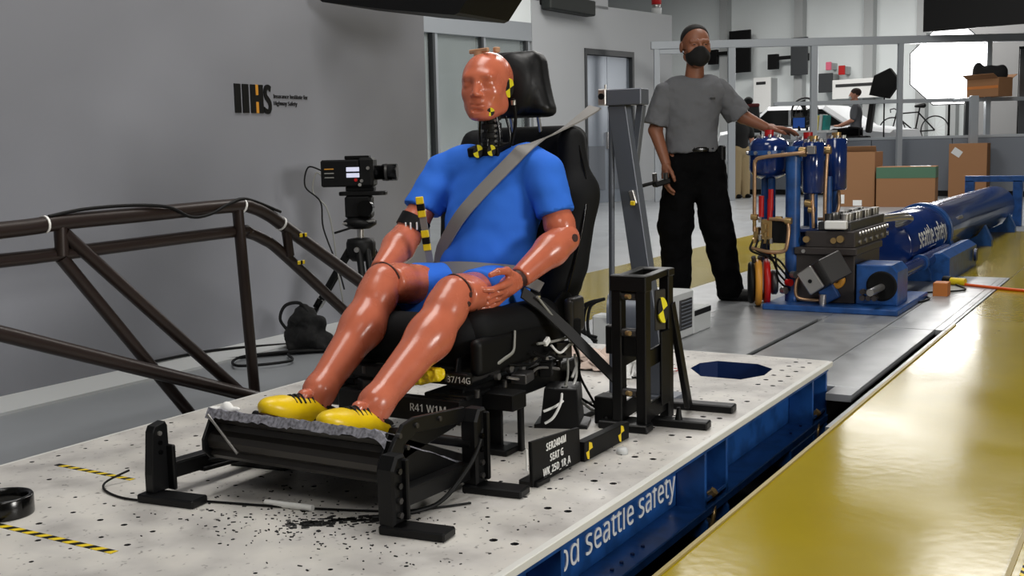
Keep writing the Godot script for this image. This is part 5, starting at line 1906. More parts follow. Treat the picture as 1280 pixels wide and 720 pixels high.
	obj("strap", st2, "black_matt", s)
	var f := thing("floor_cable", "black cables lying in loops on the floor beside the sandbag", "cable", Vector3(-3.9, 0, -4.2))
	for q in [[Vector3(-4.15, 0.008, -3.8), Vector3(-4.0, 0.008, -4.1), Vector3(-3.85, 0.008, -4.3), Vector3(-3.7, 0.008, -4.45)], [Vector3(-3.75, 0.02, -4.4), Vector3(-3.95, 0.02, -4.1), Vector3(-3.8, 0.02, -3.9), Vector3(-3.65, 0.02, -4.1), Vector3(-3.8, 0.02, -4.3), Vector3(-3.5, 0.008, -4.6)], [Vector3(-4.18, 0.04, -3.6), Vector3(-4.16, 0.035, -4.1), Vector3(-4.0, 0.01, -4.55)]]:
		st2 = newst()
		sweep(st2, curve(q, 8), 0.007, 6)
		part("cable", st2, "black", f)


func crumpled(called: String, label: String, at: Vector3, size: Vector2, seed_: int, m: String):
	# a sheet dropped in folds
	var t := thing(called, label, "cloth", at)
	var n := noise(6.0, 3, seed_)
	var st := newst()
	st.set_smooth_group(0)
	var g := []
	for i in 17:
		var row := []
		for j in 17:
			var u := i / 16.0 - 0.5
			var v := j / 16.0 - 0.5
			var fade := clampf(2.2 - 4.0 * maxf(absf(u), absf(v)), 0.1, 1.0)
			row.append(Vector3(u * size.x + n.get_noise_2d(u * 3, v * 3) * 0.04, 0.004 + absf(n.get_noise_2d(u + 7, v * 2)) * 0.16 * fade, v * size.y + n.get_noise_2d(u * 3 + 9, v * 3) * 0.04))
		g.append(row)
	for i in 16:
		for j in 16:
			quad(st, g[i][j + 1], g[i + 1][j + 1], g[i + 1][j], g[i][j])
			quad(st, g[i][j] - Vector3(0, 0.003, 0), g[i + 1][j] - Vector3(0, 0.003, 0), g[i + 1][j + 1] - Vector3(0, 0.003, 0), g[i][j + 1] - Vector3(0, 0.003, 0))
	obj("cloth", st, m, t)


func fingers_into(b: Blob, wr: Vector3, fz: Vector3, up: Vector3, out: Vector3, k: float, curl: float, spread: float, thumb_side := 1.0):
	# an open hand: palm, four unequal fingers bent at the knuckles, a thumb from the side of the palm
	var P := func(u, v, w): return wr + (fz * u + up * v * thumb_side + out * w) * k
	b.cap(P.call(-0.01, 0, 0), P.call(0.03, 0, 0), 0.026 * k, 0.028 * k, 0.012)
	for f in [[0.03, 0.09], [0.011, 0.094], [-0.01, 0.09], [-0.029, 0.082]]:
		b.cap(P.call(0.015, f[0] * 0.6, 0.0), P.call(f[1], f[0], 0.004), 0.016 * k, 0.012 * k, 0.01)
	for f in [[0.031, 0.09, 0.045, 0.028, 0.022, 1.0], [0.0105, 0.094, 0.05, 0.032, 0.024, 0.3], [-0.0105, 0.09, 0.046, 0.03, 0.023, -0.35], [-0.03, 0.082, 0.035, 0.023, 0.02, -1.0]]:
		var p0: Vector3 = P.call(f[1], f[0], 0.004)
		var dr: Vector3 = (fz + up * thumb_side * f[5] * spread - out * curl * 0.5).normalized()
		var p1: Vector3 = p0 + dr * f[2] * k
		dr = (dr - out * curl).normalized()
		var p2: Vector3 = p1 + dr * f[3] * k
		dr = (dr - out * curl).normalized()
		var p3: Vector3 = p2 + dr * f[4] * k
		b.cap(p0, p1, 0.0105 * k, 0.0095 * k, 0.004)
		b.cap(p1, p2, 0.0096 * k, 0.009 * k, 0.004)
		b.cap(p2, p3, 0.009 * k, 0.0078 * k, 0.004)
	b.cap(P.call(0.02, 0.024, -0.006), P.call(0.05, 0.05, -0.016), 0.015 * k, 0.012 * k, 0.012)
	b.cap(P.call(0.05, 0.05, -0.016), P.call(0.082, 0.06, -0.026), 0.0118 * k, 0.0105 * k, 0.006)
	b.cap(P.call(0.082, 0.06, -0.026), P.call(0.102, 0.056, -0.034), 0.0104 * k, 0.0086 * k, 0.005)


func human_head(b: Blob, c: Vector3, bas: Basis, k: float):
	# skull, jaw, brow, eye hollows with lids, nose, mouth, ears; faces local +z
	var P := func(x, y, z): return c + bas * (Vector3(x, y, z) * k)
	var e := func(p, r, s, bb = null): b.ell(P.call(p.x, p.y, p.z), r * k, s * k, bas if bb == null else bb)
	e.call(Vector3(0, 0.035, -0.018), Vector3(0.077, 0.088, 0.098), 0.02)
	e.call(Vector3(0, -0.01, 0.028), Vector3(0.066, 0.09, 0.066), 0.03)
	for s in [-1, 1]:
		b.cap(P.call(0.048 * s, -0.055, 0.01), P.call(0.014 * s, -0.098, 0.066), 0.026 * k, 0.02 * k, 0.025 * k)
		b.cut(P.call(0.032 * s, 0.008, 0.103), Vector3(0.018, 0.01, 0.012) * k, 0.012 * k, bas)
		e.call(Vector3(0.031 * s, 0.005, 0.079), Vector3(0.0145, 0.009, 0.012), 0.004)
		b.cap(P.call(0.014 * s, 0.024, 0.09), P.call(0.048 * s, 0.024, 0.076), 0.009 * k, 0.008 * k, 0.012 * k)
		e.call(Vector3(0.046 * s, -0.022, 0.06), Vector3(0.022, 0.02, 0.022), 0.02)
		e.call(Vector3(0.08 * s, 0.0, -0.012), Vector3(0.01, 0.031, 0.019), 0.006)
		b.cut(P.call(0.089 * s, 0.004, -0.006), Vector3(0.006, 0.018, 0.009) * k, 0.004 * k, bas)
		e.call(Vector3(0.01 * s, -0.028, 0.098), Vector3(0.0105, 0.008, 0.011), 0.005)
	b.cap(P.call(0, 0.018, 0.092), P.call(0, -0.022, 0.11), 0.0085 * k, 0.0125 * k, 0.01 * k)
	e.call(Vector3(0, -0.055, 0.09), Vector3(0.025, 0.006, 0.01), 0.005)
	e.call(Vector3(0, -0.067, 0.088), Vector3(0.021, 0.007, 0.01), 0.005)
	b.cut(P.call(0, -0.061, 0.102), Vector3(0.026, 0.0022, 0.01) * k, 0.003 * k, bas)


func build_technician():
	var O := Vector3(-2.70, 0, -6.95)
	var R := Vector3(0.86387, 0, -0.50371)
	var F := Vector3(0.50371, 0, 0.86387)
	var t := thing("person", "standing technician in grey T-shirt, black trousers and black mask, one hand on the machine", "person", O)
	var L := func(u, y, w): return R * u + Vector3(0, y, 0) + F * w
	var yaw := func(a): return Basis(Vector3.UP, a) * Basis(R, Vector3.UP, F)
	# body: one skin surface
	var b := Blob.new(0.0115)
	b.cap(L.call(0.0, 1.28, -0.02), L.call(0.0, 0.98, 0.0), 0.10, 0.10, 0.05)
	b.cap(L.call(-0.1, 1.35, -0.01), L.call(0.09, 1.36, -0.01), 0.045, 0.045, 0.03)
	b.cap(L.call(0.0, 1.38, -0.01), L.call(0.012, 1.53, 0.01), 0.062, 0.056, 0.04)
	b.cap(L.call(-0.175, 1.335, 0.0), L.call(-0.245, 1.11, 0.0), 0.046, 0.043, 0.02)
	b.cap(L.call(-0.245, 1.11, 0.0), L.call(-0.19, 0.895, 0.1), 0.045, 0.03, 0.015)
	b.cap(L.call(0.16, 1.345, -0.01), L.call(0.32, 1.185, -0.02), 0.046, 0.043, 0.02)
	b.cap(L.call(0.32, 1.185, -0.02), L.call(0.47, 1.11, 0.0), 0.045, 0.03, 0.015)
	b.cap(L.call(-0.085, 0.93, 0.0), L.call(-0.105, 0.49, 0.02), 0.09, 0.06, 0.03)
	b.cap(L.call(-0.105, 0.49, 0.02), L.call(-0.11, 0.08, -0.02), 0.06, 0.04, 0.03)
	b.cap(L.call(0.07, 0.93, 0.0), L.call(0.14, 0.49, 0.05), 0.09, 0.06, 0.03)
	b.cap(L.call(0.14, 0.49, 0.05), L.call(0.225, 0.08, 0.05), 0.06, 0.04, 0.03)
	b.ell(L.call(0.012, 1.64, 0.0), Vector3(0.068, 0.1, 0.085), 0.02, yaw.call(0.15))
	var st := newst()
	b.mesh_into(st)
	b = Blob.new(0.0045)
	human_head(b, L.call(0.013, 1.628, 0.015), yaw.call(0.12), 1.13)
	b.cap(L.call(0.012, 1.46, 0.0), L.call(0.012, 1.56, 0.01), 0.056, 0.054, 0.02)
	b.mesh_into(st)
	b = Blob.new(0.0042)
	fingers_into(b, L.call(-0.19, 0.895, 0.1), Vector3(0.05, -0.95, 0.2).normalized(), (F * 0.9 + R * 0.2).normalized(), -R, 1.05, 0.45, 0.1)
	b.mesh_into(st)
	b = Blob.new(0.0042)
	fingers_into(b, L.call(0.47, 1.11, 0.0), (R * 0.98 + Vector3(0, -0.12, 0)).normalized(), (F * 0.95 + Vector3(0, 0.1, 0)).normalized(), Vector3(0, 1, 0), 1.05, 0.28, 0.2, 1.0)
	b.mesh_into(st)
	st.index()
	obj("body", st.commit(), "skin_brown", t)
	# hair cap
	b = Blob.new(0.006)
	var hb: Basis = yaw.call(0.12)
	var hc: Vector3 = L.call(0.013, 1.628, 0.015)
	b.ell(hc + hb * Vector3(0, 0.053, -0.022), Vector3(0.0895, 0.094, 0.112), 0.01, hb)
	b.plane(hc + hb * Vector3(0, 0.09, 0.045), hb * Vector3(0, -0.62, 0.78), 0.01)
	b.plane(hc + hb * Vector3(0, 0.0, 0.0), hb * Vector3(0, -1, 0.1), 0.01)
	blob("hair", b, "hair_dark", t)
	# face mask with ear loops
	b = Blob.new(0.005)
	b.ell(hc + hb * Vector3(0, -0.062, 0.045), Vector3(0.078, 0.068, 0.088), 0.02, hb)
	b.cap(hc + hb * Vector3(0, -0.02, 0.118), hc + hb * Vector3(0, -0.09, 0.1), 0.022, 0.03, 0.04)
	b.plane(hc + hb * Vector3(0, -0.058, 0.03), hb * Vector3(0, 0, -1), 0.006)
	b.plane(hc + hb * Vector3(0, -0.012, 0.06), hb * Vector3(0, 1, -0.15), 0.01)
	blob("mask", b, "black_matt", t)
	for s in [-1, 1]:
		for y in [-0.03, -0.075]:
			st = newst()
			sweep(st, [hc + hb * Vector3(0.06 * s, y, 0.065), hc + hb * Vector3(0.083 * s, y * 0.6, 0.03), hc + hb * Vector3(0.088 * s, -0.005 + y * 0.2, -0.02)], 0.0025, 5)
			obj("mask_loop", st, "black_matt", t)
		# brows and eyes above the mask
		b = Blob.new(0.004)
		b.cap(hc + hb * Vector3(0.016 * s, 0.033, 0.106), hc + hb * Vector3(0.052 * s, 0.034, 0.09), 0.005, 0.004, 0.004)
		blob("eyebrow", b, "hair_dark", t)
		b = Blob.new(0.003)
		b.ell(hc + hb * Vector3(0.036 * s, 0.007, 0.1), Vector3(0.01, 0.0035, 0.005), 0.003, hb)
		blob("eye", b, "hair_dark", t)
	# T-shirt
	st = newst()
	b = Blob.new(0.0115)
	b.ell(L.call(0.0, 1.28, -0.01), Vector3(0.19, 0.17, 0.125), 0.06, yaw.call(0.0))
	b.cap(L.call(-0.015, 1.15, 0.0), L.call(-0.01, 0.97, 0.01), 0.165, 0.17, 0.06, F, 1.35)
	b.cap(L.call(-0.1, 1.39, -0.01), L.call(0.1, 1.40, -0.01), 0.06, 0.06, 0.05)
	b.cap(L.call(-0.14, 1.36, 0.0), L.call(-0.19, 1.32, 0.0), 0.068, 0.07, 0.04)
	b.cap(L.call(0.12, 1.37, -0.01), L.call(0.17, 1.335, -0.01), 0.068, 0.07, 0.04)
	b.cut(L.call(0.01, 1.475, 0.03), Vector3(0.075, 0.045, 0.08), 0.012, yaw.call(0.0))
	b.wrinkle = noise(7.0, 3, 91)
	b.wrinkle_amount = 0.014
	b.plane(L.call(0, 0.965, 0), Vector3(0.02, -1, 0), 0.006)
	b.mesh_into(st)
	for q in [[L.call(-0.18, 1.35, 0.0), L.call(-0.245, 1.11, 0.0)], [L.call(0.165, 1.36, -0.01), L.call(0.29, 1.195, -0.02)]]:
		var sl := Blob.new(0.0105)
		var ax: Vector3 = (q[1] - q[0]).normalized()
		sl.cap(q[0], q[0] + ax * 0.26, 0.07, 0.088, 0.02)
		sl.wrinkle = noise(9.0, 3, 92)
		sl.wrinkle_amount = 0.012
		sl.plane(q[0] + ax * 0.215, ax, 0.004)
		sl.mesh_into(st)
	st.index()
	obj("shirt", st.commit(), "shirt_grey", t)
	st = newst()
	box(st, L.call(0.105, 1.30, 0.113), Vector3(0.035, 0.014, 0.004), yaw.call(0.35) , 0.001)
	obj("chest_mark", st, "letter_grey", t)
	# trousers
	b = Blob.new(0.0115)
	b.cap(L.call(-0.005, 0.985, 0.005), L.call(-0.005, 0.9, 0.0), 0.155, 0.165, 0.05, F, 1.3)
	b.cap(L.call(-0.088, 0.88, 0.0), L.call(-0.115, 0.47, 0.02), 0.115, 0.1, 0.03)
	b.cap(L.call(-0.115, 0.47, 0.02), L.call(-0.115, 0.05, -0.015), 0.1, 0.09, 0.03)
	b.cap(L.call(0.085, 0.88, 0.0), L.call(0.145, 0.47, 0.05), 0.115, 0.1, 0.03)
	b.cap(L.call(0.145, 0.47, 0.05), L.call(0.225, 0.07, 0.05), 0.1, 0.085, 0.03)
	b.cap(L.call(-0.185, 0.62, 0.01), L.call(-0.19, 0.48, 0.01), 0.04, 0.04, 0.03)
	b.plane(L.call(0, 1.005, 0), Vector3.UP, 0.006)
	b.plane(L.call(0, 0.03, 0), Vector3.DOWN, 0.006)
	b.wrinkle = noise(6.0, 3, 93)
	b.wrinkle_amount = 0.02
	blob("trousers", b, "trouser_black", t)
	b = Blob.new(0.01)
	b.cap(L.call(-0.005, 0.985, 0.005), L.call(-0.005, 0.975, 0.005), 0.168, 0.168, 0.01, F, 1.27)
	b.plane(L.call(0, 1.0, 0), Vector3.UP, 0.004)
	b.plane(L.call(0, 0.962, 0), Vector3.DOWN, 0.004)
	blob("waist_belt", b, "black_gloss", t)
	# shoes
	for q in [[L.call(-0.115, 0.0, -0.03), -0.25], [L.call(0.225, 0.0, 0.04), 1.15]]:
		var sb: Basis = yaw.call(q[1])
		b = Blob.new(0.009)
		var P: Vector3 = q[0]
		b.rbox(P + sb * Vector3(0, 0.05, 0.0), Vector3(0.045, 0.05, 0.075), 0.035, 0.03, sb)
		b.ell(P + sb * Vector3(0, 0.035, 0.12), Vector3(0.052, 0.045, 0.1), 0.04, sb)
		b.plane(P + Vector3(0, 0.004, 0), Vector3.DOWN, 0.006)
		blob("shoe", b, "black", t)
	# lanyard of keys and a radio on the hip, on the image's right
	st = newst()
	box(st, L.call(0.172, 0.955, 0.06), Vector3(0.05, 0.1, 0.035), yaw.call(0.9), 0.008)
	obj("radio", st, "black", t)
	# hand-held control in the right hand
	var c := thing("hand_controller", "dark hand controller with two knobs held low in the technician's right hand", "controller", O + L.call(-0.23, 0.78, 0.17))
	st = newst()
	box(st, Vector3(0, 0, 0), Vector3(0.11, 0.035, 0.06), yaw.call(0.3) * Basis(Vector3.BACK, 0.25), 0.008)
	obj("body", st, "black", c)
	for k in 2:
		st = newst()
		cyl(st, R * (0.03 - 0.07 * k), R * (0.03 - 0.07 * k) + Vector3(0.0, 0.06, 0.01), 0.016, 10)
		obj("knob", st, "steel_dark", c)
	st = newst()
	cyl(st, R * -0.05, R * -0.13 + Vector3(0, -0.02, 0), 0.012, 8)
	obj("grip", st, "black", c)


func simple_person(called: String, label: String, at: Vector3, yaw_: float, sit: bool, shirt: String, legs: String, hair: String, mask := false):
	# a background figure: continuous skin body with clothes and hair over it; faces local +z
	var t := thing(called, label, "person", at)
	var B := Basis(Vector3.UP, yaw_)
	var L := func(x, y, z): return B * Vector3(x, y, z)
	var hip := 0.0 if sit else 0.92
	var b := Blob.new(0.014)
	b.cap(L.call(0, hip + 0.42, 0), L.call(0, hip + 0.08, 0), 0.11, 0.11, 0.05)
	b.cap(L.call(0, hip + 0.5, 0), L.call(0, hip + 0.66, 0.02), 0.055, 0.05, 0.03)
	var hc: Vector3 = L.call(0, hip + 0.73, 0.03)
	for s in [-1, 1]:
		if sit:
			b.cap(L.call(0.18 * s, hip + 0.47, 0), L.call(0.21 * s, hip + 0.22, 0.05), 0.05, 0.042, 0.02)
			b.cap(L.call(0.21 * s, hip + 0.22, 0.05), L.call(0.15 * s, hip + 0.12, 0.3), 0.042, 0.03, 0.02)
			b.ell(L.call(0.14 * s, hip + 0.115, 0.36), Vector3(0.04, 0.022, 0.07), 0.02, B)
			b.cap(L.call(0.09 * s, hip, 0), L.call(0.1 * s, hip - 0.02, 0.42), 0.08, 0.06, 0.03)
			b.cap(L.call(0.1 * s, hip - 0.02, 0.42), L.call(0.1 * s, hip - 0.42, 0.42), 0.055, 0.04, 0.03)
		else:
			b.cap(L.call(0.18 * s, hip + 0.47, 0), L.call(0.24 * s, hip + 0.2, 0.0), 0.05, 0.042, 0.02)
			b.cap(L.call(0.24 * s, hip + 0.2, 0.0), L.call(0.23 * s, hip - 0.03, 0.06), 0.042, 0.03, 0.02)
			b.ell(L.call(0.23 * s, hip - 0.1, 0.08), Vector3(0.022, 0.08, 0.04), 0.02, B)
			b.cap(L.call(0.09 * s, hip, 0), L.call(0.1 * s, 0.48, 0.02), 0.085, 0.06, 0.03)
			b.cap(L.call(0.1 * s, 0.48, 0.02), L.call(0.1 * s, 0.08, 0), 0.058, 0.04, 0.03)
	var st := newst()
	b.mesh_into(st)
	b = Blob.new(0.0065)
	human_head(b, hc, B, 1.0)
	b.mesh_into(st)
	st.index()
	obj("body", st.commit(), "skin_pale", t)
	b = Blob.new(0.009)
	b.ell(hc + B * Vector3(0, 0.05, -0.025), Vector3(0.086, 0.09, 0.106), 0.01, B)
	b.cut(hc + B * Vector3(0, -0.03, 0.08), Vector3(0.08, 0.085, 0.075), 0.01, B)
	blob("hair", b, hair, t)
	if mask:
		b = Blob.new(0.008)
		b.ell(hc + B * Vector3(0, -0.055, 0.068), Vector3(0.06, 0.05, 0.052), 0.02, B)
		blob("mask", b, "black_matt" if hair == "hair_dark" and not sit else "curb_white", t)
	b = Blob.new(0.014)
	b.ell(L.call(0, hip + 0.37, 0), Vector3(0.18, 0.17, 0.12), 0.06, B)
	b.cap(L.call(0, hip + 0.28, 0), L.call(0, hip + 0.03, 0), 0.145, 0.15, 0.05, B.z, 1.3)
	b.cap(L.call(-0.15, hip + 0.47, 0), L.call(0.15, hip + 0.47, 0), 0.07, 0.07, 0.05)
	for s in [-1, 1]:
		b.cap(L.call(0.18 * s, hip + 0.46, 0), L.call(0.215 * s, hip + 0.28, 0.02), 0.07, 0.068, 0.03)
	blob("shirt", b, shirt, t)
	b = Blob.new(0.014)
	b.cap(L.call(0, hip + 0.06, 0), L.call(0, hip - 0.02, 0), 0.14, 0.15, 0.05, B.z, 1.25)
	for s in [-1, 1]:
		if sit:
			b.cap(L.call(0.09 * s, hip, 0), L.call(0.1 * s, hip - 0.02, 0.42), 0.1, 0.078, 0.03)
			b.cap(L.call(0.1 * s, hip - 0.02, 0.42), L.call(0.1 * s, hip - 0.36, 0.42), 0.075, 0.065, 0.03)
		else:
			b.cap(L.call(0.09 * s, hip - 0.02, 0), L.call(0.1 * s, 0.06, 0.01), 0.11, 0.08, 0.03)
	blob("trousers", b, legs, t)
	for s in [-1, 1]:
		b = Blob.new(0.012)
		var fy: float = hip - 0.47 if sit else 0.0
		b.ell(L.call(0.1 * s, fy + 0.04, 0.5 if sit else 0.07), Vector3(0.048, 0.045, 0.13), 0.03, B)
		b.plane(L.call(0, fy + 0.005, 0), Vector3.DOWN, 0.006)
		blob("shoe", b, "black", t)
	return t


func build_thruster():
	# the long horizontal actuator behind the sled
	var t := thing("thruster_tube", "long glossy blue horizontal thruster tube with a ring flange and white lettering", "tube", Vector3(-1.80, 0, -11.0))
	var A := Vector3(-1.80, 0.262, -8.25)
	var B := Vector3(-1.80, 0.262, -14.0)
	var ax := Transform3D(Basis(Vector3.RIGHT, -PI / 2), A)  # local y runs down the track
	var st := newst()
	lathe(st, [Vector2(0, 0), Vector2(0.2, 0), Vector2(0.222, 0.012), Vector2(0.222, 1.45)], ax, 48)
	part("tube_section", st, "blue_gloss", t)
	st = newst()
	lathe(st, [Vector2(0.218, 1.5), Vector2(0.218, 5.72), Vector2(0.2, 5.75), Vector2(0, 5.75)], ax, 48)
	part("tube_section", st, "blue_gloss", t)
	st = newst()
	lathe(st, [Vector2(0.2, 1.43), Vector2(0.238, 1.43), Vector2(0.242, 1.435), Vector2(0.242, 1.47), Vector2(0.232, 1.475), Vector2(0.232, 1.49), Vector2(0.242, 1.495), Vector2(0.242, 1.53), Vector2(0.238, 1.535), Vector2(0.2, 1.535)], ax, 48, true)
	part("ring_flange", st, "blue", t)
	st = newst()
	box(st, Vector3(-1.60, 0.35, -10.35), Vector3(0.02, 0.025, 0.2), Basis(Vector3.BACK, 0.4), 0.004)
	part("nameplate", st, "steel", t)
	for q in [-8.55, -9.72, -11.6, -13.4]:
		st = newst()
		prism(st, [Vector2(-0.3, 0.0), Vector2(0.3, 0.0), Vector2(0.3, 0.06), Vector2(0.235, 0.20), Vector2(0.17, 0.10), Vector2(0.06, 0.045), Vector2(-0.06, 0.045), Vector2(-0.17, 0.10), Vector2(-0.235, 0.20), Vector2(-0.3, 0.06)], 0.12, Transform3D(Basis(), Vector3(-1.80, 0.0, q)), 0.004)
		part("saddle", st, "blue", t)
	st = newst()
	prism(st, [Vector2(-0.36, 0.0), Vector2(0.36, 0.0), Vector2(0.36, 0.17), Vector2(0.3, 0.21), Vector2(0.24, 0.2), Vector2(0.18, 0.1), Vector2(-0.3, 0.08), Vector2(-0.36, 0.06)], 1.25, Transform3D(Basis(), Vector3(-1.74, 0.0, -9.15)), 0.006)
	part("cradle", st, "blue", t)
	st = newst()
	cyl(st, Vector3(-1.37, 0.1, -9.6), Vector3(-1.35, 0.1, -9.6), 0.05, 16)
	part("cradle_bolt", st, "blue_dark", t)
	# white lettering wrapped on the near section
	var tm := TextMesh.new()
	var f := SystemFont.new()
	f.font_names = PackedStringArray(["Droid Sans"])
	f.font_weight = 700
	tm.font = f
	tm.text = "seattle safety"
	tm.font_size = 64
	tm.pixel_size = 0.14 / 46.0
	tm.depth = 0.0
	tm.curve_step = 2.0
	var arr := tm.get_mesh_arrays()
	var vs: PackedVector3Array = arr[Mesh.ARRAY_VERTEX]
	var wmax := 0.0
	for v in vs: wmax = maxf(wmax, absf(v.x))
	var ii = arr[Mesh.ARRAY_INDEX]
	if ii == null or ii.size() == 0: ii = range(vs.size())
	var out := newst()
	var queue := []
	for i in range(0, ii.size(), 3): queue.append([vs[ii[i]], vs[ii[i + 1]], vs[ii[i + 2]]])
	while not queue.is_empty():  # split tall triangles so that the letters follow the curve
		var q: Array = queue.pop_back()
		var cut := -1
		for k in 3:
			if absf(q[k].y - q[(k + 1) % 3].y) > 0.03: cut = k
		if cut >= 0:
			var mid: Vector3 = (q[cut] + q[(cut + 1) % 3]) / 2
			queue.append([q[cut], mid, q[(cut + 2) % 3]])
			queue.append([mid, q[(cut + 1) % 3], q[(cut + 2) % 3]])
			continue
		for v in q:
			var ang: float = deg_to_rad(12) + v.y / 0.225
			out.add_vertex(Vector3(-1.80 + 0.2245 * cos(ang), 0.262 + 0.2245 * sin(ang), -9.02 - v.x / wmax * 0.55) - t.position)
	obj("lettering", out, "letter_white", t)
	# return cylinder alongside
	var c := thing("side_cylinder", "thin pale blue cylinder lying alongside the thruster tube", "cylinder", Vector3(-1.54, 0.1, -8.4))
	st = newst()
	cyl(st, Vector3(-1.545, 0.15, -7.35), Vector3(-1.53, 0.16, -8.25), 0.047, 24)
	part("barrel", st, "blue_gloss", c)
	st = newst()
	cyl(st, Vector3(-1.53, 0.16, -8.25), Vector3(-1.518, 0.165, -9.2), 0.052, 24)
	part("barrel", st, "blue_gloss", c)
	st = newst()
	cyl(st, Vector3(-1.53, 0.16, -8.22), Vector3(-1.53, 0.16, -8.28), 0.058, 24)
	part("collar", st, "blue", c)
	# base plate and valve block
	var v := thing("valve_block", "dark steel hydraulic valve block with rows of small valves on a blue base plate", "valve", Vector3(-1.75, 0, -7.1))
	var vb := func(called, c0, s0, m, bas = Basis(), bev = 0.006): return pbox(called, c0, s0, m, v, bas, bev)
	vb.call("base_plate", Vector3(-1.76, 0.022, -7.15), Vector3(0.80, 0.036, 0.92), "blue")
	vb.call("lower_block", Vector3(-1.83, 0.19, -7.2), Vector3(0.36, 0.30, 0.66), "block_brown")
	vb.call("cap_block", Vector3(-1.82, 0.355, -7.18), Vector3(0.38, 0.045, 0.68), "block_brown")
	vb.call("upper_block", Vector3(-1.80, 0.425, -7.3), Vector3(0.30, 0.10, 0.85), "block_brown")
	vb.call("valve_bank", Vector3(-1.78, 0.50, -7.35), Vector3(0.2, 0.06, 0.9), "steel_dark")
	for k in 11:
		for s in 2:
			st = newst()
			var p := Vector3(-1.835 + 0.1 * s, 0.53, -6.98 - 0.078 * k)
			cyl(st, p, p + Vector3(0, 0.045, 0), 0.026, 10)
			part("valve_cap", st, "steel" if (k + s) % 3 else "steel_dark", v)
		st = newst()
		cyl(st, Vector3(-1.655, 0.455, -6.98 - 0.075 * k), Vector3(-1.64, 0.455, -6.98 - 0.075 * k), 0.014, 6)
		part("side_bolt", st, "steel", v)
		if k % 2 == 0:
			st = newst()
			cyl(st, Vector3(-1.655, 0.405, -6.98 - 0.075 * k), Vector3(-1.64, 0.405, -6.98 - 0.075 * k), 0.016, 6)
			part("side_bolt", st, "steel", v)
	vb.call("white_sensor", Vector3(-1.76, 0.515, -6.86), Vector3(0.13, 0.05, 0.05), "letter_white")
	for q in [[-1.735, 0.43, 0.022], [-1.775, 0.42, 0.018], [-1.94, 0.425, 0.02]]:
		st = newst()
		cyl(st, Vector3(q[0], q[1], -6.88), Vector3(q[0], q[1], -6.855), q[2], 12)
		part("port_plug", st, "brass", v)
	st = newst()
	cyl(st, Vector3(-1.95, 0.355, -6.842), Vector3(-1.95, 0.355, -6.83), 0.012, 10)
	part("cap_screw", st, "steel", v)
	# square-flanged pilot valve set askew on the front
	var pb := Basis(Vector3(0.86, 0.51, 0.0).normalized(), Vector3(-0.51, 0.86, 0.0).normalized(), Vector3.BACK) * Basis(Vector3.UP, -0.75)
	vb.call("pilot_valve", Vector3(-1.80, 0.235, -6.80), Vector3(0.24, 0.16, 0.16), "steel_dark", pb)
	vb.call("pilot_face", Vector3(-1.865, 0.195, -6.70), Vector3(0.10, 0.15, 0.03), "steel", Basis(Vector3.BACK, 0.6))
	st = newst()
	cyl(st, Vector3(-1.865, 0.19, -6.69), Vector3(-1.865, 0.19, -6.68), 0.012, 10)
	part("pilot_hole", st, "black", v)
	vb.call("blue_valve", Vector3(-1.79, 0.10, -6.84), Vector3(0.1, 0.09, 0.05), "blue", Basis(Vector3.BACK, 0.5))
	st = newst()
	lathe(st, [Vector2(0.02, 0), Vector2(0.055, 0), Vector2(0.055, 0.02), Vector2(0.035, 0.03), Vector2(0.02, 0.022)], Transform3D(Basis(Vector3.RIGHT, PI / 2), Vector3(-1.755, 0.185, -6.865)), 20)
	part("yellow_ring", st, "letter_yellow", v)
	st = newst()
	sweep(st, curve([Vector3(-1.985, 0.2, -6.85), Vector3(-1.99, 0.12, -6.82), Vector3(-1.97, 0.07, -6.81), Vector3(-1.88, 0.06, -6.81), Vector3(-1.84, 0.06, -6.82)], 5), 0.011, 8)
	part("pipe", st, "copper", v)
	st = newst()
	cyl(st, Vector3(-1.82, 0.04, -6.80), Vector3(-1.82, 0.1, -6.80), 0.022, 8)
	part("fitting", st, "steel", v)
	# ram housing with its rod
	var h := thing("ram_housing", "blue steel housing with a round bore and a protruding silver rod beside the valve block", "housing", Vector3(-1.53, 0.04, -7.0))
	st = newst()
	var outl := [Vector2(-0.115, 0.0), Vector2(0.125, 0.0), Vector2(0.125, 0.2), Vector2(0.09, 0.24), Vector2(-0.115, 0.24)]
	prism(st, outl, 0.3, Transform3D(Basis(), Vector3(-1.525, 0.04, -7.02)), 0.006)
	part("housing", st, "blue", h)
	st = newst()
	lathe(st, [Vector2(0.0, 0.002), Vector2(0.072, 0.002), Vector2(0.08, 0.006), Vector2(0.09, 0.0)], Transform3D(Basis(Vector3.RIGHT, PI / 2), Vector3(-1.49, 0.155, -6.868)), 28)
	part("bore", st, "black", h)
	st = newst()
	cyl(st, Vector3(-1.49, 0.15, -6.9), Vector3(-1.50, 0.145, -6.62), 0.021, 18)
	part("rod", st, "steel", h)
	for k in 6:
		st = newst()
		var p := Vector3(-1.585 + 0.035 * (k % 3), 0.09 + 0.035 * (k / 3), -6.83)
		cyl(st, p, p + Vector3(0, 0, 0.045 - 0.008 * (k % 2)), 0.017, 8)
		part("clevis_bolt", st, "block_brown", h)
	# chrome return pipe behind the valves
	var r := thing("return_pipe", "bent grey hydraulic pipe looping behind the valve block to the tube", "pipe", Vector3(-1.66, 0.45, -8.0))
	for k in 2:
		st = newst()
		var y := 0.5 - 0.02 * k
		sweep(st, curve([Vector3(-1.72, y, -7.75), Vector3(-1.64, y + 0.01, -7.85), Vector3(-1.58 + 0.03 * k, y + 0.01, -7.98), Vector3(-1.60, y - 0.03, -8.12), Vector3(-1.68, y - 0.06, -8.2)], 6), 0.018, 10)
		part("pipe", st, "steel", r)
	# accumulators: dome-ended tanks and straight cylinders on a blue shelf
	var g := "blue accumulators grouped above the valve block"
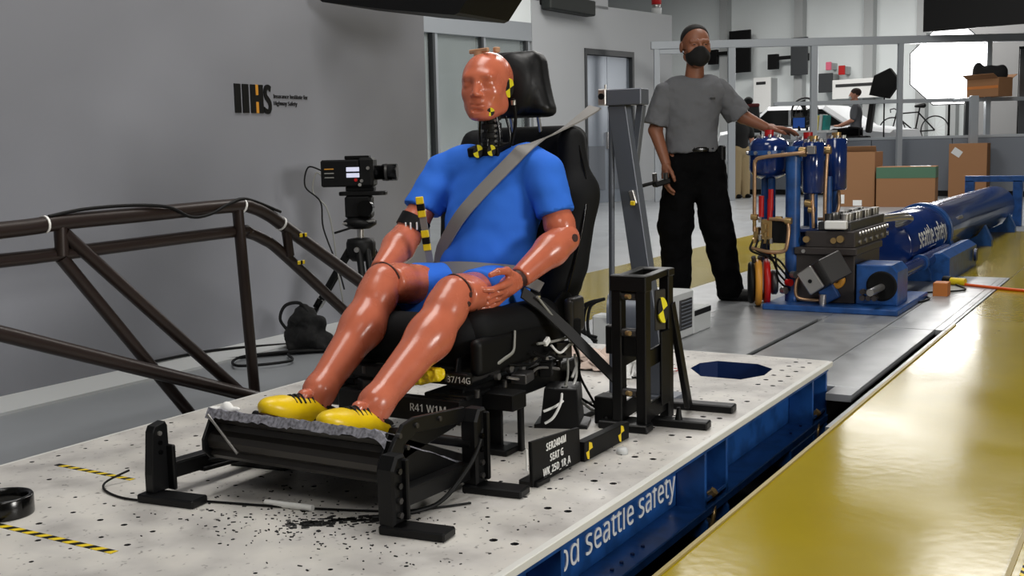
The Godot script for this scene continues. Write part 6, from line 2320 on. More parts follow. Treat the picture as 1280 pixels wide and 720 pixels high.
	tank("accumulator", "round dome-ended blue accumulator under the technician's hand, leftmost of the group", Vector3(-2.225, 0, -7.02), 0.122, 0.785, 1.06, true, g)
	tank("accumulator", "short blue accumulator half hidden behind the tall blue column", Vector3(-2.03, 0, -7.2), 0.11, 0.72, 1.04, true, g)
	tank("accumulator", "straight blue accumulator right of the tall column carrying a brass fitting", Vector3(-1.935, 0, -6.98), 0.065, 0.70, 1.015, false, g)
	tank("accumulator", "slim blue accumulator furthest right in the group beside the cardboard box", Vector3(-1.865, 0, -7.25), 0.066, 0.71, 1.035, false, g)
	var fr := thing("accumulator_stand", "blue steel column and shelf carrying the accumulators", "frame", Vector3(-2.05, 0, -7.0))
	st = newst()
	cyl(st, Vector3(-2.035, 0.02, -6.9), Vector3(-2.035, 0.99, -6.9), 0.045, 20)
	part("column", st, "blue", fr)
	pbox("column_post", Vector3(-2.03, 0.24, -7.05), Vector3(0.09, 0.44, 0.12), "blue", fr)
	pbox("shelf", Vector3(-1.89, 0.475, -7.1), Vector3(0.34, 0.02, 0.4), "blue_dark", fr)
	for q in [[-1.86, -7.05], [-1.93, -6.98], [-1.865, -7.25], [-2.2, -7.0], [-2.26, -7.05], [-2.03, -7.2]]:
		st = newst()
		cyl(st, Vector3(q[0], 0.48, q[1]), Vector3(q[0], 0.8, q[1]), 0.024, 12)
		part("stem", st, "blue", fr)
	pbox("cross_shelf", Vector3(-2.14, 0.478, -7.02), Vector3(0.3, 0.018, 0.22), "blue_dark", fr)
	pbox("leg", Vector3(-2.26, 0.24, -7.08), Vector3(0.04, 0.46, 0.04), "blue_dark", fr)
	# copper and steel pipework
	var pw := thing("copper_pipework", "copper hydraulic pipes with brass fittings bending around the blue accumulators", "pipes", Vector3(-2.1, 0.5, -6.85))
	var runs := [
		[[Vector3(-2.255, 0.47, -6.83), Vector3(-2.255, 0.86, -6.83), Vector3(-2.25, 0.90, -6.83), Vector3(-2.21, 0.925, -6.83), Vector3(-2.0, 0.945, -6.83), Vector3(-1.945, 0.95, -6.84)], 0.012],
		[[Vector3(-1.86, 0.99, -7.05), Vector3(-1.862, 0.9, -7.02), Vector3(-1.865, 0.7, -7.0), Vector3(-1.865, 0.49, -7.0)], 0.012],
		[[Vector3(-1.93, 0.7, -6.95), Vector3(-1.92, 0.6, -6.93), Vector3(-1.915, 0.49, -6.93)], 0.011],
		[[Vector3(-1.85, 0.72, -7.25), Vector3(-1.83, 0.62, -7.2), Vector3(-1.86, 0.54, -7.18), Vector3(-1.95, 0.53, -7.15)], 0.011],
		[[Vector3(-2.28, 0.37, -6.82), Vector3(-2.15, 0.35, -6.78), Vector3(-2.06, 0.355, -6.78), Vector3(-2.035, 0.39, -6.78), Vector3(-2.03, 0.5, -6.8), Vector3(-2.06, 0.54, -6.82), Vector3(-2.16, 0.55, -6.83)], 0.012]]
	for q in runs:
		st = newst()
		sweep(st, curve(q[0], 5), q[1], 10)
		part("pipe", st, "copper", pw)
	for q in [[-1.965, 0.955, -6.86, 0.03], [-2.035, 0.54, -6.81, 0.022], [-2.255, 0.56, -6.83, 0.02], [-1.86, 0.96, -7.03, 0.024], [-2.1, 0.55, -6.83, 0.017], [-1.93, 0.6, -6.94, 0.02], [-1.95, 0.64, -6.94, 0.024]]:
		st = newst()
		cyl(st, Vector3(q[0] - 0.02, q[1], q[2]), Vector3(q[0] + 0.02, q[1], q[2]), q[3], 8)
		part("fitting", st, "brass", pw)
	pbox("gauge_block", Vector3(-1.915, 0.965, -6.87), Vector3(0.05, 0.05, 0.04), "steel", pw)
	# control manifold at the left
	var m := thing("control_manifold", "brass and steel valve manifold with red handles left of the blue column", "valve", Vector3(-2.2, 0.4, -6.85))
	pbox("block", Vector3(-2.18, 0.47, -6.86), Vector3(0.07, 0.15, 0.06), "brass", m)
	pbox("block", Vector3(-2.10, 0.47, -6.86), Vector3(0.09, 0.14, 0.06), "black", m)
	pbox("block", Vector3(-2.25, 0.45, -6.86), Vector3(0.03, 0.09, 0.05), "brass", m)
	for q in [[-2.215, 0.62], [-2.155, 0.66], [-2.16, 0.60]]:
		st = newst()
		cyl(st, Vector3(q[0], q[1] - 0.06, -6.84), Vector3(q[0], q[1] + 0.07, -6.84), 0.017, 10)
		part("red_handle", st, "red", m)
	for k in 7:
		st = newst()
		var p := Vector3(-2.25 + 0.035 * (k % 4), 0.40 + 0.09 * (k / 4) + 0.02 * (k % 3), -6.82)
		cyl(st, p, p + Vector3(0, 0.03, 0.01), 0.012, 8)
		part("fitting", st, "steel" if k % 2 else "brass", m)
	for k in 4:
		st = newst()
		sweep(st, curve([Vector3(-2.26 + 0.03 * k, 0.42, -6.83), Vector3(-2.27 + 0.035 * k, 0.36, -6.8), Vector3(-2.2 + 0.03 * k, 0.33, -6.79), Vector3(-2.1, 0.3 - 0.04 * k, -6.82), Vector3(-2.03, 0.2 - 0.03 * k, -6.84)], 5), 0.007, 6)
		part("hose", st, "black", m)
	for k in 3:
		st = newst()
		cyl(st, Vector3(-2.08 + 0.03 * k, 0.11 + 0.05 * k, -6.84), Vector3(-2.05 + 0.03 * k, 0.11 + 0.05 * k, -6.82), 0.022, 10)
		part("coupling", st, ["steel", "red", "steel"][k], m)
	# reel
	var e := thing("hose_reel", "round hose reel with a yellow rim and red drum standing by the technician's shoe", "reel", Vector3(-2.2, 0.0, -6.85))
	var eb := Basis(Vector3(0.86, 0, -0.5).normalized(), Vector3(0, 0, 0), Vector3.ZERO)
	var rx := Vector3(0.93, 0, -0.36).normalized()
	var ex := Transform3D(Basis(Vector3.UP.cross(rx).normalized(), rx, Vector3.UP.cross(rx).normalized().cross(rx)), Vector3(0, 0.152, 0))
	for q in [[-0.095, -0.06, 0.13, "black"], [-0.055, -0.015, 0.145, "letter_yellow"], [0.0, 0.035, 0.15, "red"], [0.04, 0.085, 0.075, "steel_dark"]]:
		st = newst()
		lathe(st, [Vector2(0, q[0]), Vector2(q[2] - 0.012, q[0]), Vector2(q[2], q[0] + 0.01), Vector2(q[2], q[1] - 0.01), Vector2(q[2] - 0.012, q[1]), Vector2(0, q[1])], ex, 32)
		obj(["disc", "rim", "drum", "hub"][[-0.095, -0.055, 0.0, 0.04].find(q[0])], st, q[3], e)
	for k in 3:
		st = newst()
		cyl(st, ex * Vector3(0.03 * (k - 1), -0.06 + 0.04 * k, 0.0) + Vector3(0, 0.13, 0), ex * Vector3(0.03 * (k - 1), -0.06 + 0.04 * k, 0) + Vector3(0, 0.165, 0.02), 0.014, 8)
		obj("knob", st, "steel_dark", e)
	# blue frame at the tube's far end
	var u := thing("end_frame", "blue steel U-shaped guard frame across the far end of the thruster tube", "frame", Vector3(-1.8, 0, -14.4))
	for x in [-2.125, -1.60, -1.1]:
		pbox("post", Vector3(x, 0.265, -14.4), Vector3(0.10, 0.53, 0.1), "blue", u)
	pbox("top_bar", Vector3(-1.6, 0.55, -14.4), Vector3(1.15, 0.07, 0.1), "blue", u)
	# white box with a vent behind the black tower
	var w := thing("white_unit", "white metal cabinet with a dark vent grille on the track plates behind the black tower", "cabinet", Vector3(-2.37, 0.004, -5.6))
	pbox("body", Vector3(-2.37, 0.128, -5.495), Vector3(0.34, 0.245, 0.33), "curb_white", w, Basis(), 0.008)
	pbox("plinth", Vector3(-2.37, 0.069, -5.79), Vector3(0.34, 0.13, 0.26), "curb_white", w, Basis(), 0.006)
	pbox("vent", Vector3(-2.198, 0.13, -5.54), Vector3(0.008, 0.16, 0.17), "letter_grey", w)
	for k in 8:
		pbox("vent_slat", Vector3(-2.193, 0.065 + 0.019 * k, -5.54), Vector3(0.006, 0.006, 0.14), "partition_grey", w, Basis(), 0.001)
	pbox("stripe", Vector3(-2.198, 0.115, -5.79), Vector3(0.006, 0.03, 0.24), "black", w)
	var d := thing("pump_drum", "grey drum with looping black hoses beside the white cabinet", "drum", Vector3(-2.4, 0.004, -5.05))
	st = newst()
	cyl(st, Vector3(-0.02, 0.19, -0.02), Vector3(0.16, 0.19, -0.08), 0.09, 24)
	obj("drum", st, "tower_grey", d)
	st = newst()
	box(st, Vector3(-0.02, 0.09, 0.0), Vector3(0.12, 0.18, 0.1), Basis(), 0.01)
	obj("body", st, "curb_white", d)
	for k in 3:
		st = newst()
		sweep(st, curve([Vector3(-0.02, 0.26, 0.02), Vector3(-0.09 - 0.02 * k, 0.22, 0.04), Vector3(-0.1 - 0.02 * k, 0.1, 0.05), Vector3(-0.05, 0.03 + 0.02 * k, 0.05)], 6), 0.008, 6)
		obj("hose", st, "black", d)
	# things on the floor by the track
	var o := thing("extension_cord", "orange extension cord lying across the yellow floor", "cord", Vector3(-0.8, 0.004, -8.1))
	st = newst()
	sweep(st, curve([Vector3(-1.28, 0.012, -8.33), Vector3(-1.05, 0.012, -8.2), Vector3(-0.8, 0.012, -8.08), Vector3(-0.3, 0.012, -7.95), Vector3(0.4, 0.012, -7.6), Vector3(1.2, 0.012, -7.7)], 6), 0.011, 8)
	part("cord", st, "orange", o)
	var pl := thing("cord_plug", "yellow and black cord connector lying on the yellow floor", "connector", Vector3(-1.34, 0.004, -8.34))
	st = newst()
	cyl(st, Vector3(0.0, 0.026, 0.0), Vector3(0.1, 0.026, 0.03), 0.026, 12)
	obj("body", st, "yellow", pl)
	st = newst()
	cyl(st, Vector3(-0.05, 0.03, -0.015), Vector3(0.0, 0.028, 0.0), 0.03, 12)
	obj("cap", st, "black", pl)
	var wb := thing("wood_block", "small orange-brown wooden block on the floor beside the blue housing", "block", Vector3(-1.30, 0.0, -7.75))
	boxo("block", Vector3(0, 0.045, 0), Vector3(0.09, 0.09, 0.12), "wood_orange", wb)
	var fc := thing("floor_wire", "thin dark wire looping on the floor between the blue housing and the wooden block", "wire", Vector3(-1.4, 0.004, -7.5))
	st = newst()
	sweep(st, curve([Vector3(-1.42, 0.03, -7.2), Vector3(-1.36, 0.012, -7.3), Vector3(-1.33, 0.012, -7.5), Vector3(-1.42, 0.012, -7.75), Vector3(-1.2, 0.012, -8.0), Vector3(-1.3, 0.012, -8.3)], 6), 0.006, 6)
	part("wire", st, "black", fc)


func tank(called: String, label: String, at: Vector3, r: float, y0: float, y1: float, dome: bool, group: String):
	var t := thing(called, label, "accumulator", at, group)
	var prof := []
	if dome:
		for k in 7:
			var a := PI / 2 * k / 6.0
			prof.append(Vector2(r * sin(a), y0 + r * 0.55 * (1 - cos(a))))
		for k in 7:
			var a := PI / 2 * k / 6.0
			prof.append(Vector2(r * cos(a), y1 - r * 0.55 * (1 - sin(a))))
	else:
		prof = [Vector2(0, y0), Vector2(r - 0.008, y0), Vector2(r, y0 + 0.008), Vector2(r, y1 - 0.012), Vector2(r - 0.012, y1), Vector2(0, y1)]
	var st := newst()
	lathe(st, prof, Transform3D(), 28)
	obj("shell", st, "blue_gloss", t)
	if dome:
		var ym := (y0 + y1) / 2 + 0.03
		st = newst()
		lathe(st, [Vector2(r, ym - 0.014), Vector2(r + 0.012, ym - 0.014), Vector2(r + 0.012, ym + 0.014), Vector2(r, ym + 0.014)], Transform3D(), 28, true)
		obj("band", st, "blue", t)
		for k in 10:
			st = newst()
			var a := TAU * k / 10.0
			var c := Vector3(cos(a) * (r + 0.012), ym, sin(a) * (r + 0.012))
			cyl(st, c, c + Vector3(cos(a), 0, sin(a)) * 0.012, 0.012, 6)
			obj("bolt", st, "steel", t)
	for k in 8:
		st = newst()
		var a := TAU * (k + 0.5) / 8.0
		var rr := r * (0.55 if dome else 0.75)
		var c := Vector3(cos(a) * rr, y1 - (r * 0.12 if dome else 0.004), sin(a) * rr)
		cyl(st, c, c + Vector3(0, 0.02, 0), 0.012, 6)
		obj("stud", st, "steel", t)
	st = newst()
	cyl(st, Vector3(0, y1 - 0.01, 0), Vector3(0, y1 + 0.035, 0), 0.03, 10)
	obj("neck", st, "red" if dome else "brass", t)


func qpart(called: String, s0: float, s1: float, y0: float, y1: float, o0: float, o1: float, m: String, t: Node3D, bev := 0.003) -> MeshInstance3D:
	var st := newst()
	box(st, bk((s0 + s1) / 2, (y0 + y1) / 2, (o0 + o1) / 2) - t.position, Vector3(s1 - s0, y1 - y0, absf(o1 - o0)), bkb(), bev)
	return obj(called, st, m, t)


func build_background():
	# half-height partition and the tubular frame over it
	var t := thing("partition", "long waist-high dark grey office partition across the hall behind the cartons", "partition", bk(0, 0, 0))
	for k in 7:
		qpart("panel", -4.15 + 1.53 * k, -4.15 + 1.53 * (k + 1) - 0.012, 0.1, 1.05, -0.04, 0.04, "partition_grey", t, 0.006)
	qpart("cap_rail", -4.17, 6.6, 1.05, 1.10, -0.05, 0.05, "frame_alu", t)
	qpart("kick", -4.15, 6.6, 0.0, 0.1, -0.01, 0.05, "black", t)
	var f := thing("guard_frame", "pale grey steel frame of posts and rails standing along the partition", "frame", bk(0, 0, 0.1))
	# the frame runs across the hall at its own angle
	var fb := Basis(Vector3(0.8637, 0, -0.5035), Vector3.UP, Vector3(0.5035, 0, 0.8637))
	var fp := func(called, s0, s1, y0, y1, o0, o1, m):
		var fs := newst()
		box(fs, Q0 + fb * Vector3((s0 + s1) / 2, (y0 + y1) / 2, -(o0 + o1) / 2) - f.position, Vector3(s1 - s0, y1 - y0, o1 - o0), fb, 0.004)
		return obj(called, fs, m, f)
	fp.call("top_beam", -5.1, 1.98, 2.78, 2.92, 0.0, 0.12, "frame_alu")
	fp.call("mid_rail", -2.85, 1.98, 1.71, 1.78, 0.02, 0.08, "frame_alu")
	for q in [[-5.0, 0.10], [-3.63, 0.13], [-2.12, 0.12], [-0.54, 0.09], [1.07, 0.09], [1.93, 0.09]]:
		fp.call("post", q[0] - q[1] / 2, q[0] + q[1] / 2, 0.0, 2.78, 0.0, 0.1, "frame_alu")
	fp.call("post", 0.38, 0.51, 0.0, 1.78, -0.95, -0.84, "frame_alu")
	fp.call("tie", 0.42, 0.47, 1.70, 1.76, -0.84, 0.02, "frame_alu")
	fp.call("post", 0.66, 0.75, 0.0, 1.71, 0.02, 0.1, "bar_dark")
	fp.call("brace", -4.95, -4.2, 2.69, 2.78, 0.02, 0.08, "frame_alu")
	# raised office floor and desks beyond
	qbox("floor_raised", -5.5, 6.0, 0.0, 0.32, 0.3, 4.2, "floor_grey", "raised grey floor of the work area beyond the partition")
	# the octagonal softbox and its stand
	var s := thing("softbox_lamp", "large glowing white octagonal softbox on a stand behind the guard frame", "lamp", SOFTBOX)
	var zb := SOFT_DIR.normalized()
	var xb := Vector3.UP.cross(zb).normalized()
	var sb := Basis(xb, zb.cross(xb), zb)
	var oct := []
	for k in 8:
		var a := TAU * (k + 0.5) / 8.0
		oct.append(Vector2(cos(a) * 0.78, sin(a) * 0.76))
	var st := newst()
	prism(st, oct, 0.03, Transform3D(sb, Vector3.ZERO), 0.0)
	obj("diffuser", st, "softbox_face", s)
	st = newst()
	st.set_smooth_group(-1)
	for k in 8:
		var a: Vector2 = oct[k] * 1.03
		var b: Vector2 = oct[(k + 1) % 8] * 1.03
		quad(st, sb * Vector3(b.x, b.y, -0.02), sb * Vector3(a.x, a.y, -0.02), sb * Vector3(a.x * 0.25, a.y * 0.25, -0.5), sb * Vector3(b.x * 0.25, b.y * 0.25, -0.5))
		quad(st, sb * Vector3(a.x, a.y, -0.02), sb * Vector3(b.x, b.y, -0.02), sb * Vector3(b.x, b.y, 0.03), sb * Vector3(a.x, a.y, 0.03))
	obj("shell", st, "black_matt", s)
	st = newst()
	cyl(st, sb * Vector3(0, 0, -0.5), sb * Vector3(0, 0, -0.75), 0.09, 16)
	obj("lamp_head", st, "black", s)
	st = newst()
	cyl(st, sb * Vector3(0, 0, -0.6), Vector3((sb * Vector3(0, 0, -0.6)).x, 0.32 - SOFTBOX.y, (sb * Vector3(0, 0, -0.6)).z), 0.022, 10)
	obj("stand_pole", st, "black", s)
	for i2 in KEYS.size():  # cases of the unseen key lights, out of view, for dummy and sled side
		var key: Array = KEYS[i2]
		var d0: Vector3 = (key[1] - key[0]).normalized()
		var kt := thing("unseen_softbox", ["unseen rectangular softbox behind and above the photographer, placed to light the dummy", "unseen rectangular softbox out of view at right, placed to light the sled side"][i2], "lamp", key[0])
		var kb := Basis.looking_at(d0, Vector3.UP)
		st = newst()
		box(st, Vector3.ZERO, Vector3(key[2], key[3], 0.03), kb, 0.0)
		obj("diffuser", st, "lamp_face", kt)
		st = newst()
		for s4 in [[1, 0], [-1, 0], [0, 1], [0, -1]]:
			box(st, kb * Vector3(s4[0] * (key[2] / 2 + 0.01), s4[1] * (key[3] / 2 + 0.01), 0.1), Vector3(0.02 if s4[0] else key[2], 0.02 if s4[1] else key[3], 0.24), kb, 0.002)
		box(st, kb * Vector3(0, 0, 0.22), Vector3(key[2], key[3], 0.02), kb, 0.002)
		obj("shell", st, "black_matt", kt)
		st = newst()
		var ft: Vector3 = kb * Vector3(0, 0, 0.3)
		cyl(st, ft, Vector3(ft.x, 0.02 - key[0].y, ft.z), 0.02, 10)
		obj("stand_pole", st, "black", kt)
		for k in 3:
			st = newst()
			cyl(st, Vector3(ft.x, 0.6 - key[0].y, ft.z), Vector3(ft.x + cos(TAU * k / 3 + 0.4) * 0.5, 0.012 - key[0].y, ft.z + sin(TAU * k / 3 + 0.4) * 0.5), 0.012, 6)
			obj("stand_leg", st, "black", kt)
	# hanging black panels
	var p := thing("hanging_screen", "large black panel hung high at the upper right corner", "panel", bk(1.7, 3.6, -0.1))
	qpart("panel", -0.1, 3.6, 2.97, 4.4, -0.16, -0.06, "black", p, 0.01)
	for q in [0.4, 3.0]:
		qpart("hanger", q, q + 0.03, 4.4, 8.0, -0.12, -0.09, "steel", p)
	var k0 := Vector3(-3.6, 1.75, -5.2)
	var hp := thing("overhead_softbox", "black underside of a soft light bank hanging over the near end of the glazing", "softbox", k0)
	st = newst()
	prism(st, [Vector2(-0.48, 0.09), Vector2(-0.46, 0.075), Vector2(-0.02, 0.0), Vector2(0.39, -0.06), Vector2(0.42, -0.05), Vector2(0.56, 0.12), Vector2(0.3, 0.3), Vector2(-0.4, 0.3)], 0.5, Transform3D(Basis(), Vector3.ZERO), 0.012)
	obj("shell", st, "black", hp)
	for x in [-0.3, 0.3]:
		st = newst()
		cyl(st, Vector3(x, 0.29, 0), Vector3(x, 8.0 - k0.y, 0), 0.01, 8)
		obj("hanger", st, "steel", hp)
	# on the angled wall: a speaker and a red beacon
	var W := Transform3D(Basis(Vector3(0.19423, 0, -0.98096), Vector3.UP, Vector3(0.98096, 0, 0.19423)), Vector3(-9.2, 0, -18.4))
	var sp := thing("wall_speaker", "dark green wall loudspeaker mounted high on the light grey wall", "speaker", W * Vector3(-0.6, 3.4, 0.15))
	st = newst()
	box(st, Vector3(0, 0.06, 0), Vector3(1.25, 0.26, 0.22), W.basis * Basis(Vector3.BACK, -0.03), 0.02)
	obj("cabinet", st, "speaker_green", sp)
	st = newst()
	box(st, W.basis * Vector3(-0.55, 0.1, -0.1), Vector3(0.12, 0.12, 0.16), W.basis, 0.01)
	obj("bracket", st, "black", sp)
	var be := thing("beacon", "red warning beacon with a white base on top of the light grey wall", "beacon", W * Vector3(2.42, 3.55, -0.1))
	for q in [[0.0, 0.12, 0.1, "curb_white"], [0.12, 0.19, 0.085, "steel"], [0.19, 0.40, 0.095, "red"], [0.40, 0.52, 0.09, "curb_white"]]:
		st = newst()
		lathe(st, [Vector2(0, q[0]), Vector2(q[2], q[0]), Vector2(q[2], q[1] - 0.01), Vector2(q[2] - 0.01, q[1]), Vector2(0, q[1])], Transform3D(), 18)
		obj(["base", "collar", "red_lens", "cap"][[0.0, 0.12, 0.19, 0.40].find(q[0])], st, q[3], be)
	# cartons
	carton("brown cardboard carton with one flap raised, behind the accumulators", Vector3(-4.41, 0, -18.55), Vector3(0.62, 0.86, 0.5), -0.02, 1)
	carton("wide brown cardboard carton with a band of green tape round its top", Vector3(-3.66, 0, -18.55), Vector3(0.86, 0.62, 0.55), 0.1, 2)
	carton("large brown carton with clear tape behind the grey post at right", bk(0.9, 0, -0.45), Vector3(0.62, 0.95, 0.4), 0.0, 0)
	carton("open brown carton up on the rail at the right beside the softbox", Q0 + Vector3(0.93, 1.785, -0.56), Vector3(0.66, 0.34, 0.4), -0.5, 3)
	# dark cupboard at the far right, and dark stuff packed in the open carton
	var cu := thing("dark_cupboard", "tall dark cupboard behind the frame at the right edge", "cupboard", bk(2.2, 0.32, 1.6))
	qpart("carcass", 1.12, 3.2, 0.32, 2.7, 1.3, 1.9, "black", cu)
	qpart("door", 1.15, 2.15, 0.4, 2.65, 1.27, 1.3, "bar_dark", cu)
	qpart("door", 2.17, 3.17, 0.4, 2.65, 1.27, 1.3, "bar_dark", cu)
	qpart("handle", 2.1, 2.13, 1.4, 1.6, 1.24, 1.27, "steel", cu)
	var bg := thing("black_bag", "black bag bundled into the open carton on the rail", "bag", Q0 + Vector3(0.93, 2.0, -0.56))
	var b := Blob.new(0.016)
	b.ell(Vector3(0, 0.16, 0), Vector3(0.3, 0.2, 0.16), 0.05)
	b.ell(Vector3(-0.2, 0.26, 0), Vector3(0.1, 0.16, 0.1), 0.05)
	b.ell(Vector3(0.2, 0.24, 0), Vector3(0.1, 0.12, 0.1), 0.05)
	blob("bag", b, "black_matt", bg)
	# people
	simple_person("person", "figure in dark top and khaki trousers standing behind the technician's shoulder", bk(-3.0, 0.0, -1.6), 0.9, false, "black_matt", "khaki", "hair_dark", true)
	simple_person("person", "seated man with short brown hair in a grey shirt at the desk beyond the partition", bk(-1.98, 1.24, 1.2), -1.45, true, "shirt_grey", "trouser_black", "hair_brown", true)
	# his chair
	office_chair("dark office chair under the seated man beyond the partition", bk(-1.93, 0.32, 1.2), -1.45, 0.78, "black_matt")
	office_chair("dark office chair with a red headband behind the technician's outstretched arm", bk(-4.45, 0.32, 1.2), 0.3, 0.85, "chair_grey", true)
	# desk with monitor, folders, fan
	var d := thing("work_desk", "pale desk top beyond the partition holding folders and a monitor", "desk", bk(-2.6, 0.32, 0.8))
	qpart("desk_top", -3.4, -2.25, 1.22, 1.27, 0.45, 1.15, "curb_white", d)
	for q in [-3.35, -2.3]:
		qpart("leg", q - 0.03, q + 0.03, 0.32, 1.22, 0.6, 1.0, "frame_alu", d)
	var i := 0
	for q in [["teal ring binder standing first in the row on the desk", "teal"], ["yellow folder standing second in the row on the desk", "pale_yellow"], ["white folder standing third in the row on the desk", "curb_white"], ["second teal ring binder standing last in the row on the desk", "teal"]]:
		var fo := thing("ring_binder", q[0], "binder", bk(-2.60 + 0.075 * i, 1.27, 0.7), "folders on the desk beyond the partition")
		st = newst()
		box(st, Vector3(0, 0.16 - 0.01 * (i % 2), 0), Vector3(0.06, 0.32 - 0.02 * (i % 2), 0.24), bkb() * Basis(Vector3.BACK, -0.08), 0.004)
		obj("binder", st, q[1], fo)
		i += 1
	var mo := thing("desk_monitor", "small monitor with a blue screen on the desk behind the accumulators", "monitor", bk(-2.95, 1.27, 0.65))
	st = newst()
	box(st, Vector3(0, 0.17, 0), Vector3(0.3, 0.24, 0.03), bkb(), 0.006)
	obj("bezel", st, "black", mo)
	st = newst()
	box(st, bkb() * Vector3(0, 0.17, 0.016), Vector3(0.26, 0.2, 0.004), bkb(), 0.0)
	obj("screen", st, "screen_blue", mo)
	st = newst()
	cyl(st, Vector3(0, 0, 0), Vector3(0, 0.1, 0), 0.03, 10)
	obj("foot", st, "black", mo)
	var fa := thing("desk_fan", "round grey fan standing beyond the partition behind the accumulators", "fan", bk(-3.12, 0.32, 1.25))
	for q in [[0.30, 0.022], [0.2, 0.008], [0.1, 0.008]]:
		st = newst()
		var ring := []
		for k in 29: ring.append(bkb() * Vector3(cos(TAU * k / 28.0) * q[0], sin(TAU * k / 28.0) * q[0] + 1.34, 0.04))
		sweep(st, ring, q[1], 8, false, Vector3.UP)
		obj("guard_ring", st, "steel_dark", fa)
	for k in 4:
		st = newst()
		var a := TAU * k / 4.0 + 0.4
		prism(st, [Vector2(0.03, -0.03), Vector2(0.26, -0.09), Vector2(0.27, 0.06), Vector2(0.03, 0.03)], 0.008, Transform3D(bkb() * Basis(Vector3.BACK, a) * Basis(Vector3.RIGHT, 0.35), bkb() * Vector3(0, 1.34, 0.0)), 0.0)
		obj("blade", st, "chair_grey", fa)
	st = newst()
	cyl(st, bkb() * Vector3(0, 1.34, -0.1), bkb() * Vector3(0, 1.34, 0.03), 0.06, 14)
	obj("motor", st, "black", fa)
	st = newst()
	cyl(st, bkb() * Vector3(0, 0.02, -0.08), bkb() * Vector3(0, 1.3, -0.08), 0.025, 10)
	obj("pole", st, "black", fa)
	st = newst()
	lathe(st, [Vector2(0, 0), Vector2(0.22, 0), Vector2(0.2, 0.03), Vector2(0, 0.04)], Transform3D(Basis(), bkb() * Vector3(0, 0, -0.08)), 20)
	obj("foot", st, "black", fa)
	# white car parked beyond
	var c := thing("parked_car", "white car parked beyond the work area behind the seated man", "car", bk(-3.85, 0.32, 3.2))
	var cb := bkb()
	st = newst()
	prism(st, [Vector2(-2.2, 0.25), Vector2(2.2, 0.25), Vector2(2.25, 0.6), Vector2(2.1, 0.95), Vector2(1.3, 1.06), Vector2(-1.4, 1.08), Vector2(-2.1, 1.0), Vector2(-2.25, 0.65)], 1.5, Transform3D(cb, Vector3.ZERO), 0.08)
	obj("car_body", st, "car_white", c)
	st = newst()
	prism(st, [Vector2(-1.5, 1.06), Vector2(1.25, 1.04), Vector2(0.5, 1.52), Vector2(-0.9, 1.54)], 1.3, Transform3D(cb, Vector3.ZERO), 0.08)
	obj("cabin", st, "car_white", c)
	for q in [[[Vector2(-1.3, 1.1), Vector2(-0.35, 1.1), Vector2(-0.35, 1.45), Vector2(-0.85, 1.46)]], [[Vector2(-0.28, 1.1), Vector2(0.98, 1.08), Vector2(0.45, 1.44), Vector2(-0.28, 1.45)]]]:
		st = newst()
		prism(st, q[0], 0.02, Transform3D(cb, cb * Vector3(0, 0, 0.66)), 0.004)
		obj("side_window", st, "black_gloss", c)
	for x in [-1.35, 1.35]:
		st = newst()
		cyl(st, cb * Vector3(x, 0.32, 0.6), cb * Vector3(x, 0.32, 0.78), 0.32, 28)
		obj("wheel", st, "rubber", c)
		st = newst()
		cyl(st, cb * Vector3(x, 0.32, 0.78), cb * Vector3(x, 0.32, 0.79), 0.2, 20)
		obj("hubcap", st, "steel", c)
	# bicycle on a bench far behind
	var bn := thing("bike_bench", "pale bench far behind the partition on which a bicycle stands", "bench", bk(-2.8, 0, 6.0))
	qpart("bench_top", -4.0, -1.6, 0.86, 0.92, 5.7, 6.3, "curb_white", bn)
	for q in [-3.9, -2.8, -1.7]:
		qpart("leg", q - 0.04, q + 0.04, 0, 0.86, 5.8, 6.2, "frame_alu", bn)
	bicycle(bk(-2.75, 0.92, 6.0))
	# boards and panels on the far wall
	var wl := [
		["wall_monitor", "black monitor on an arm high on the far wall, above the technician's arm", "monitor", -9.3, -8.6, 3.1, 4.3, "black"],
		["wall_monitor", "dark grey monitor on an arm on the far wall beside a pilaster", "monitor", -7.33, -6.82, 2.92, 3.95, "bar_dark"],
		["wall_sheet", "white paper sheet with a grey heading pinned on the far wall", "sheet", -8.5, -7.95, 1.93, 2.92, "letter_white"],
		["wall_notice", "white notice board behind the seated man's head", "board", -6.07, -4.75, 2.2, 2.72, "letter_white"],
		["wall_case", "dark grey case on the far wall left of the notice board", "case", -6.48, -6.07, 2.4, 2.92, "bar_dark"],
		["wall_tag", "small pink sign on the far wall beside a pilaster", "sign", -6.27, -6.12, 3.0, 3.22, "pink"],
		["wall_tag", "small red square sign on the far wall in the corner by the pilaster", "sign", -5.9, -5.72, 2.85, 3.1, "red"]]
	for q in wl:
		var n := thing(q[0], q[1], q[2], bk((q[3] + q[4]) / 2, q[5], 8.6))
		qpart("panel", q[3], q[4], q[5], q[6], 8.56, 8.62, q[7], n, 0.01)
		if q[0] == "wall_monitor":
			var mid: float = (q[3] + q[4]) / 2
			qpart("arm", q[3] - 0.7, mid, (q[5] + q[6]) / 2 - 0.05, (q[5] + q[6]) / 2 + 0.05, 8.64, 8.7, "black", n)
			qpart("bracket", q[3] - 0.75, q[3] - 0.45, (q[5] + q[6]) / 2 - 0.3, (q[5] + q[6]) / 2 + 0.12, 8.62, 8.75, "black", n)
			qpart("wall_fix", mid - 0.1, mid + 0.1, (q[5] + q[6]) / 2 - 0.1, (q[5] + q[6]) / 2 + 0.1, 8.62, 9.0, "black", n)
		else:
			qpart("backing", q[3] + 0.02, q[4] - 0.02, q[5] + 0.02, q[6] - 0.02, 8.62, 9.0, "pilaster_grey", n)
		if q[0] == "wall_sheet" or q[0] == "wall_notice":
			qpart("heading", q[3] + 0.1, q[4] - 0.15, q[6] - 0.2, q[6] - 0.12, 8.545, 8.56, "letter_grey", n)
